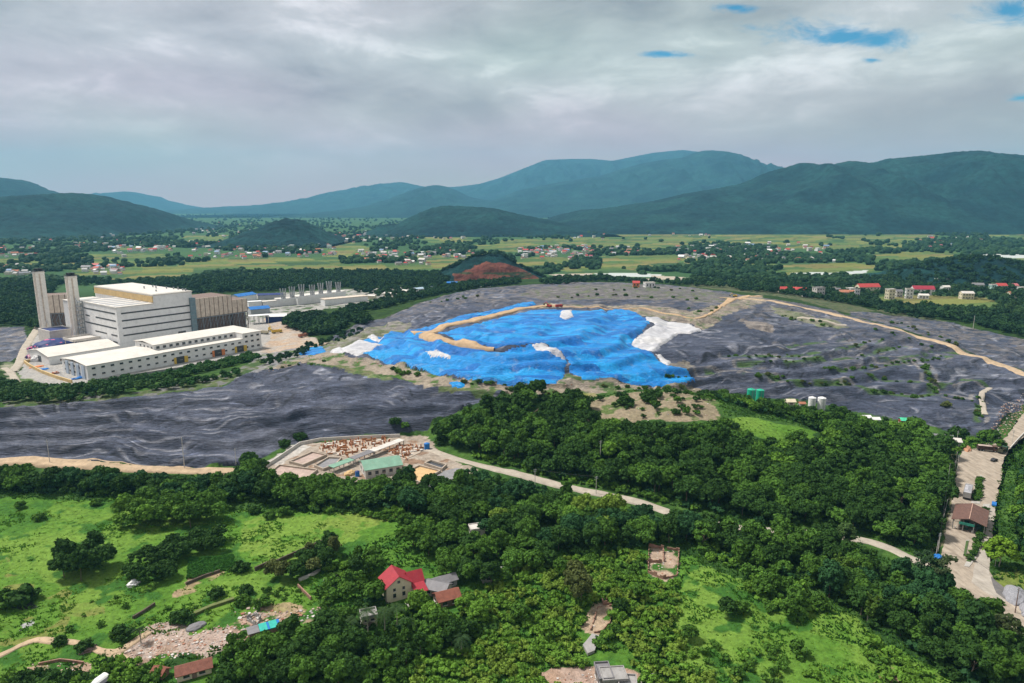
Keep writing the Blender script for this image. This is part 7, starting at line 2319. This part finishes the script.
basin([(270,471),(279,464),(318,469),(306,478),(292,481)], m_pinks, 'pinkish silted basin at the left end of the compound')
basin([(289,461),(312,451),(327,454),(303,464.5)], m_pinks, 'tan basin behind the pinkish one')
basin([(314,465),(328,456.5),(342,457),(336,464),(323,468.5)], m_greys, 'grey flooded basin in the middle of the compound')
basin([(400,473.5),(419,464.5),(441,470),(420,482)], m_sand, 'ochre sand-filled basin at the right end of the compound')
basin([(424,462.5),(431,459.3),(447,464),(442,468.5)], m_water, 'small dark water basin behind the ochre one')
sheet('apron', wz([(421,486),(444,471),(456,468),(472,470),(450,480),(430,488)], 1.7), 1.75, m_greys, 'grey concrete apron right of the ochre basin', jit=.3)
w_ = house('shed', 'pale green-roofed open shed in the middle of the compound', 381, 471, 18, 13, 4.2, 2.2, m_conc, m_greenr, rz=.42, cat='shed', nwin=5, z=1.5)
for i, (a_, b_2, lab) in enumerate((((331, 472.5), (352, 464.5), 'low green-grey roofed shed strip left of the green-roofed shed'), ((352, 464), (372, 456), 'long grey roofed walkway behind the green-roofed shed'), ((372, 456), (402, 444.5), 'pale grey roofed walkway running to the back of the compound'))):
    A, B = atz(*a_, 1.5), atz(*b_2, 1.5); c = (A + B) / 2; L_ = float(np.linalg.norm(B - A)); an = math.atan2(B[1] - A[1], B[0] - A[0])
    r = thing('walkway_roof', lab, 'shed', c, an, 'roofed walkways in the compound')
    b = MB(); b.box(-L_ / 2, L_ / 2, -2.2, 2.2, 2.8, 3.05); b.build('roof', m_greenr if i == 0 else (m_greyr if i == 1 else m_conc), r)
    n = max(3, int(L_ / 6))
    for k in range(n):
        for y in (-1.8, 1.8):
            b = MB(); x = -L_ / 2 + .5 + (L_ - 1) * k / (n - 1); b.box(x - .15, x + .15, y - .15, y + .15, -.3, 2.8); b.build('post', m_concd, r)
wall_line('retaining_wall', [(262, 470), (275, 462), (300, 445), (320, 441), (360, 438.5), (400, 437)], 1.8, .5, m_conc, 'pale wall along the back of the basin compound', z=1.5)
wall_line('retaining_wall', [(296, 484), (330, 488), (345, 482)], 1.4, .5, m_concd, 'grey wall at the front of the basin compound', z=1.5)


m_rust = M('rusty_column', (.36, .16, .09), .9, .3, .8, .2)


def formwork(poly, label, seed, n=110):
    """foundation works: rows of rusty column starters, shutters and brick stacks"""
    w_ = wz(poly, 1.5); c = w_.mean(0); r_ = random.Random(seed)
    r = thing('foundation_works', label, 'building site', (c[0], c[1], 1.5), 0)
    b = MB(); b.prism([tuple(p - c) for p in w_], -.3, .25); b.build('slab', m_rimc, r)
    b1, b2, b3 = MB(), MB(), MB()
    k = 0
    while k < n:
        x, y = r_.uniform(w_[:, 0].min(), w_[:, 0].max()), r_.uniform(w_[:, 1].min(), w_[:, 1].max())
        if not pip(np.array([x]), np.array([y]), w_)[0]: continue
        k += 1; x -= c[0]; y -= c[1]; q = r_.random()
        if q < .45:
            b1 = MB(); b1.box(x - .3, x + .3, y - .3, y + .3, .2, r_.uniform(1.0, 2.6)); b1.build('column_starter', m_rust, r)
        elif q < .8: b2.box(x - r_.uniform(.6, 2.2), x + r_.uniform(.6, 2.2), y - .12, y + .12, .2, r_.uniform(.8, 1.6), rz=r_.choice((.4, 1.97)))
        else: b3.box(x - .9, x + .9, y - .6, y + .6, .2, r_.uniform(.5, 1.2), rz=.4)
    for bb_, nm, mt in ((b2, 'shutter_boards', M('rusty_board', (.36, .17, .08), .9, .3, .8, .2)), (b3, 'block_stacks', m_conc)):
        bb_.build(nm, mt, r)


formwork([(318,452),(322,444),(350,440.5),(388,439.5),(392,441),(378,452),(350,458),(335,455)], 'rust-brown foundation works behind the grey basin', 3, 150)
formwork([(386,453),(400,446),(425,446),(420,453),(405,460)], 'rust-brown foundation works right of the walkway, by the blue tank', 4, 70)
r = thing('water_tank', 'small blue water tank at the back right of the compound', 'tank', atz(427, 449, 1.5)); b = MB(); b.tube((0, 0, 0), (0, 0, 3.2), 1.5, 1.5, 14); b.build('shell', m_bluer, r); b = MB(); b.tube((0, 0, 3.2), (0, 0, 3.6), 1.5, .5, 14); b.build('lid', m_bluer, r)
r = thing('water_tank', 'small navy barrel left of the green-roofed shed', 'tank', atz(357.5, 476, 1.5)); b = MB(); b.tube((0, 0, 0), (0, 0, 2.4), 1.1, 1.1, 12); b.build('shell', m_bluer, r); b = MB(); b.tube((0, 0, 2.4), (0, 0, 2.7), 1.1, .4, 12); b.build('lid', m_navy, r)
heap('sand_heap', 350, 474, 3.2, 2.4, 1.6, [m_sand], 'small sand heap beside the navy barrel', seed=51, z0=1.6)
heap('sand_heap', 278, 482, 5, 2.4, 1.2, [m_sand], 'orange sand heap at the front left corner of the compound', seed=52, z0=1.6)
heap('earth_heap', 510, 487, 2.4, 1.8, 1.2, [m_tan], 'tan earth heap beside the pale road below the wood', seed=53)

# ------------------------------------------------------------------ foreground houses and ruins
A = atz(398.6, 576.2, 8.6)
hr = thing('red_roofed_house', 'cream house with a steep bright red roof among the trees', 'house', (A[0], A[1], 0), math.radians(27))
hr.scale = (.94, .94, 1.0)
m_rr = M('bright_red_roof', (.28, .022, .034), .55, .12, .5, .06, dirt=(.36, .07, .06), dirt_amt=.5)
b = MB(); b.gable_wall(-4.6, 4.6, 0, 8, -1, 5.4, 3.1, axis='y'); b.box(4.6, 9.6, 1.5, 7, -1, 4.4); b.box(4.6, 9.0, -3.5, 1.5, -1, 2.8); b.build('wall', m_cream, hr)
b = MB(); b.gable(-4.6, 4.6, 0, 8, 5.45, 3.1, .6, .2, axis='y'); b.build('roof', m_rr, hr)
b = MB(); b.gable(4.4, 9.6, 1.5, 7, 4.45, 2.4, .5, .2, axis='x'); b.build('wing_roof', m_rr, hr)
b = MB(); b.add([(4.65, -4.0, 2.9), (9.6, -4.0, 2.9), (9.6, 1.5, 4.1), (4.65, 1.5, 4.1), (4.65, -4.0, 3.08), (9.6, -4.0, 3.08), (9.6, 1.5, 4.28), (4.65, 1.5, 4.28)], [(3, 2, 1, 0), (4, 5, 6, 7), (0, 1, 5, 4), (1, 2, 6, 5), (2, 3, 7, 6), (3, 0, 4, 7)]); b.build('porch_roof', m_rr, hr)
b = MB(); b.box(-.5, .5, -.12, .1, 6.0, 6.9); b.build('window', m_glass, hr)
win_row(hr, -3.4, 3.4, 2, 0, 1.2, 1.1, 1.4); win_row(hr, -3.4, 3.4, 2, 0, 3.5, .9, 1.0); win_row(hr, 1, 7, 2, -4.6, 3.2, 1.0, 1.1, 'y'); win_row(hr, 5, 8.6, 2, -3.5, .9, 1.1, 1.2)
b = MB(); b.box(6.2, 7.2, -3.65, -3.4, -.2, 2.1); b.build('door', m_steelr, hr)
house('hut', 'grey-roofed hut right behind the red-roofed house, upper one', 444, 586, 8, 4.5, 2.6, 1.2, m_concd, m_greyr, rz=.55, cat='hut', nwin=2)
house('hut', 'grey-roofed hut between the red roof and the orange roof', 437, 592.5, 8.5, 5.5, 2.6, 1.4, m_conc, m_greyr, rz=-.35, cat='hut', nwin=2)
house('hut', 'orange-roofed hut below the two grey-roofed huts', 447, 602, 7.5, 5.5, 2.6, 1.6, m_brick, M('orange_tile_roof', (.21, .075, .05), .8, .25, .6, .15), rz=.45, cat='hut', nwin=2)
house('house_shell', 'roofless cream house shell half hidden behind the palms', 369, 624, 4.6, 4.0, 3.4, .6, M('dingy_cream_plaster', (.42, .37, .27), .9, .2, .6, .1, dirt=(.2, .17, .12), dirt_amt=.6), m_concd, rz=.35, cat='house', flat=True, nwin=2, storeys=2)
house('hut', 'flat grey concrete slab roof in the scrub right of the huts', 493, 578, 8.5, 4.5, 2.2, 0, m_concd, m_concd, rz=.25, cat='hut', flat=True, nwin=2)
house('pump_room', 'pale square concrete block in the wood below the pale road', 477, 534, 5.5, 4.5, 3.0, .3, m_conc, m_conc, rz=.3, cat='hut', flat=True, nwin=1)
house('hut', 'pale tin roofed hut peeking out in front of the red-roofed house', 414, 610, 3.6, 3, 2.0, .7, m_conc, m_conc, rz=.5, cat='hut', nwin=1)
house('ruined_house', 'grey flat-roofed ruin at the bottom edge, right block', 613, 686, 6.5, 5.0, 3.6, .25, m_concd, m_concd, rz=.1, cat='ruin', flat=True, nwin=2)
house('ruined_house', 'grey flat-roofed ruin at the bottom edge, left block', 603.5, 683, 3.6, 6.5, 3.4, .5, m_concd, m_greyr, rz=.1, cat='ruin', flat=True, nwin=1)
house('ruined_house', 'broken grey room at the bottom edge right of the two ruins', 627, 690, 4.5, 4, 2.6, .5, m_concd, m_concd, rz=-.1, cat='ruin', flat=True, nwin=1)
house('long_hut', 'rusty brown-roofed long hut below the rubble field', 194.5, 673, 8.8, 4.4, 2.0, 1.3, m_cream, M('rust_brown_roof', (.18, .07, .05), .8, .3, .8, .15, dirt=(.28, .15, .1), dirt_amt=.5), rz=.45, cat='hut', nwin=2)
house('hut', 'small orange-tiled hut left of the rusty long hut', 161, 676, 3.4, 2.8, 1.8, .9, m_brick, M('orange_tile_roof', (.21, .075, .05)), rz=-.3, cat='hut', nwin=1)
sk = thing('shack', 'low shack with teal and grey roof sheets at the right end of the rubble', 'shack', at(264, 633), .50)
b = MB(); b.box(-4.4, 4.4, -1.8, 1.8, -.5, 2.0); b.build('wall', m_brick, sk)
b = MB(); b.box(-4.8, -1.4, -2.1, 2.1, 2.0, 2.2); b.build('tin_roof', m_greyr, sk)
b = MB(); b.box(-1.3, 1.0, -2.1, 2.1, 2.02, 2.26); b.box(1.7, 4.0, -2.1, 2.1, 2.02, 2.26); b.build('teal_sheet', M('teal_sheet', (.03, .36, .30), .6, .2, .6, .1), sk)
b = MB(); b.box(1.05, 1.65, -2.1, 2.1, 2.0, 2.2); b.box(4.05, 4.8, -2.1, 2.1, 2.0, 2.2); b.build('blue_sheet', m_bluer, sk)
b = MB(); b.box(-.5, .4, -1.92, -1.7, -.2, 1.7); b.build('door', m_steelr, sk)
dm = thing('vault_hut', 'white barrel-roofed hut with dark open end at the bottom left', 'hut', at(99, 684), -.35)
b = MB(); n = 12
pr_ = [(1.9 * math.cos(math.pi * k / n), 1.9 * math.sin(math.pi * k / n)) for k in range(n + 1)]
b.add([(x, -2.4, z) for x, z in pr_] + [(x, 2.4, z) for x, z in pr_] + [(0, 2.4, 0)], [(k, k + 1, n + 2 + k, n + 1 + k) for k in range(n)] + [tuple(range(n + 1, 2 * n + 2))])
b.build('vault', m_white, dm); b = MB(); b.box(1.75, 3.2, -1.4, 1.4, -.2, 1.7); b.build('dark_opening', m_band, dm)  # dark block stands in for the shade inside the open end


def ruin(label, pts, hgt, mat, z=0.0, seed=1, inner=()):
    r_ = random.Random(seed)
    W_ = [atz(p[0], p[1], 0) for p in pts]; c = np.mean(W_, 0)
    r = thing('roofless_ruin', label, 'ruin', (c[0], c[1], float(T(c[0], c[1])[0])), 0)
    segs = [(W_[i], W_[(i + 1) % len(W_)]) for i in range(len(W_))] + [(atz(*a, 0), atz(*b_, 0)) for a, b_ in inner]
    for A_, B_ in segs:
        b = MB(); L_ = np.linalg.norm(B_ - A_); n = max(2, int(L_ / 1.1)); u_ = (B_ - A_) / L_; v_ = np.array([-u_[1], u_[0], 0]) * .14
        for k in range(n):
            h_ = hgt * r_.uniform(.35, 1.1)
            if r_.random() < .12: continue
            p0 = A_ + u_ * L_ * k / n - c; p1 = A_ + u_ * (L_ * (k + 1) / n - .004) - c
            b.add([tuple(p0[:2] + v_[:2]) + (-.4,), tuple(p0[:2] - v_[:2]) + (-.4,), tuple(p1[:2] - v_[:2]) + (-.4,), tuple(p1[:2] + v_[:2]) + (-.4,),
                   tuple(p0[:2] + v_[:2]) + (h_,), tuple(p0[:2] - v_[:2]) + (h_,), tuple(p1[:2] - v_[:2]) + (h_ * r_.uniform(.85, 1.05),), tuple(p1[:2] + v_[:2]) + (h_ * r_.uniform(.85, 1.05),)],
                  [(0, 1, 2, 3), (7, 6, 5, 4), (0, 4, 5, 1), (1, 5, 6, 2), (2, 6, 7, 3), (3, 7, 4, 0)])
        if b.v: b.build('broken_wall', mat, r)


ruin('roofless brick ruin with pale floor, beside the sunken green meadow', [(649, 547), (679, 551), (677, 576), (663, 579), (648, 572)], 1.5, m_brick, seed=2, inner=[((663, 550), (664, 562)), ((649, 562), (662, 563))])
ruin('low broken walls around the bare earth clearing', [(598, 607), (613, 606), (610, 622), (602, 632), (590, 632)], .8, m_brick, seed=3)
ruin('red brick stub walls behind the bare earth clearing', [(602, 601), (610, 600), (611, 604), (603, 605)], 1.6, m_brick, seed=4)
ruin('broken wall posts at the bottom edge right of the grey ruins', [(641, 680), (655, 678), (657, 690), (642, 692)], 1.6, m_concd, seed=5)
ruin('broken grey walls in the rubble left of the teal-roofed shack', [(247, 620), (254, 615), (261, 619), (256, 626)], 1.8, m_concd, seed=6)
sheet('concrete_slab', wz([(583, 645), (592, 633), (599, 635), (595, 650), (588, 653)], .5), .55, m_concd, None, th=.9, jit=.25, kind=None)
tag(bpy.data.objects['concrete_slab'], 'grey broken concrete slab below the bare earth clearing', 'slab')
heap('stone_heap', 133.5, 585, 2.4, 1.8, 1.5, [m_white], 'white stone heap at the foot of the dark tree clump', seed=61, rough=.3)
heap('stone_heap', 196, 627, 3.2, 2.0, 1.1, [m_greyr], 'flat grey stone dome at the back of the rubble field', seed=62, rough=.08)
heap('earth_heap', 88, 650, 2.2, 1.5, 1.3, [m_steelr], 'dark brown earth heap with weeds beside the footpath', seed=63, rough=.3)
m_wallb = M('dark_stained_wall', (.09, .07, .055), .95, .3, .8, .2)
wall_line('field_wall', [(133, 619), (143, 613), (155, 605)], 1.0, .5, m_wallb, 'short dark wall standing alone in the left meadow')
wall_line('field_wall', [(255, 571), (268, 565), (278, 563), (300, 553), (333, 538)], 1.5, .5, m_wallb, 'long dark wall stepping along the edge of the meadow and thicket')
wall_line('field_wall', [(186, 585), (205, 577), (220, 572)], 1.0, .5, m_wallb, 'short reddish brown wall below the crop rows')
wall_line('field_wall', [(188, 618), (210, 608), (234, 600)], .9, 1.4, M('mossy_bank', (.12, .14, .05), .95, .3, .8, .3), 'mossy bank wall above the rubble field')
wall_line('field_wall', [(298, 587), (304, 593), (311, 600)], 1.2, .4, m_brick, 'short red brick wall at the end of the thicket')
wall_line('field_wall', [(40, 665), (60, 661), (84, 664)], .8, .4, m_brick, 'low brick wall behind the bottom left earth patch')
wall_line('drain_pipe', [(299, 581), (308, 577.5), (316, 573.5), (320, 570)], .9, .9, m_conc, 'pale pipe lying along the lower side of the thicket', 'pipe')
wall_line('stone_wall', [(268, 497), (282, 495), (300, 492)], .9, .5, m_conc, 'pale wall fragment under the trees left of the compound front')

# rubble
b = MB(); b.box(-.5, .5, -.5, .5, -.3, .5)
rp = Proto(); rp.V = np.array(b.v); rp.Q = np.array([f for f in b.f]); rp.T = np.zeros((0, 3), int)
it = []
m_rubs = attr_mat('rubble_pieces', var=.3, scale=1.5, bump=.3, bscale=4, dist=.1)
for poly, sp, big in [([(140,630),(152,624),(172,624),(200,631),(230,624),(250,630),(252,640),(215,651),(185,656),(165,660),(140,664),(118,668),(122,655)], .95, 1.0), ([(230,622),(262,608),(285,612),(330,606),(322,614),(300,622),(280,628),(255,632)], 1.1, 1.2), ([(28,664),(60,661),(92,664),(90,676),(60,681),(25,682)], 1.3, .8),
                      ([(648,546),(680,551),(678,577),(662,580),(646,572)], 1.6, .7), ([(548,676),(600,668),(620,668),(640,690),(545,690)], 1.2, .9), ([(596,606),(614,605),(604,632),(588,634)], 1.8, .7), ([(235,612),(262,606),(265,622),(240,624)], 1.4, 1.6), ([(1004,404),(1024,392),(1034,398),(1006,434),(992,446),(984,444)], 1.6, 1.3),
                      ([(268,372),(330,357),(400,368),(480,388),(600,392),(690,388),(688,384),(540,385),(470,383),(420,372),(380,363),(340,354),(310,354),(270,366)], 3.0, 1.2), ([(590,403),(640,393),(714,402),(720,418),(640,422)], 2.6, .8)]:
    for p in scatter(poly, sp, seed=17):
        if random.random() < .35: continue
        c = random.choice(((.42, .33, .28), (.36, .24, .19), (.30, .15, .10), (.50, .47, .44), (.33, .30, .28), (.40, .30, .22), (.25, .20, .17)))
        it.append((p[0], p[1], p[2], random.uniform(.2, .75) * big * random.uniform(.6, 1.2), random.uniform(0, 6), np.array(c) * random.uniform(.8, 1.15), 0, random.uniform(.3, .9)))
merge('rubble', it, [rp], 'broken brick, concrete and stone scattered over the cleared plots', m_rubs)
# planted rows
it = []
w_ = world([(186, 581), (190, 560), (233, 556), (237, 568), (200, 577)])
u_ = (w_[2] - w_[1]); u_ /= np.linalg.norm(u_); v_ = np.array([-u_[1], u_[0]])
for i in range(-30, 31):
    for j in np.arange(-30, 30, .55):
        p = w_.mean(0) + v_ * i * 1.5 + u_ * j
        if pip(p[0:1], p[1:2], w_)[0]:
            it.append((p[0], p[1], float(T(p[0], p[1])[0]), random.uniform(.26, .36), random.uniform(0, 6), np.array((.05, .15, .025)) * random.uniform(.85, 1.2), random.randrange(4), 1.3))
merge('crops', it, BUSHLO, 'dense planted rows of a dark green crop in the left meadow')
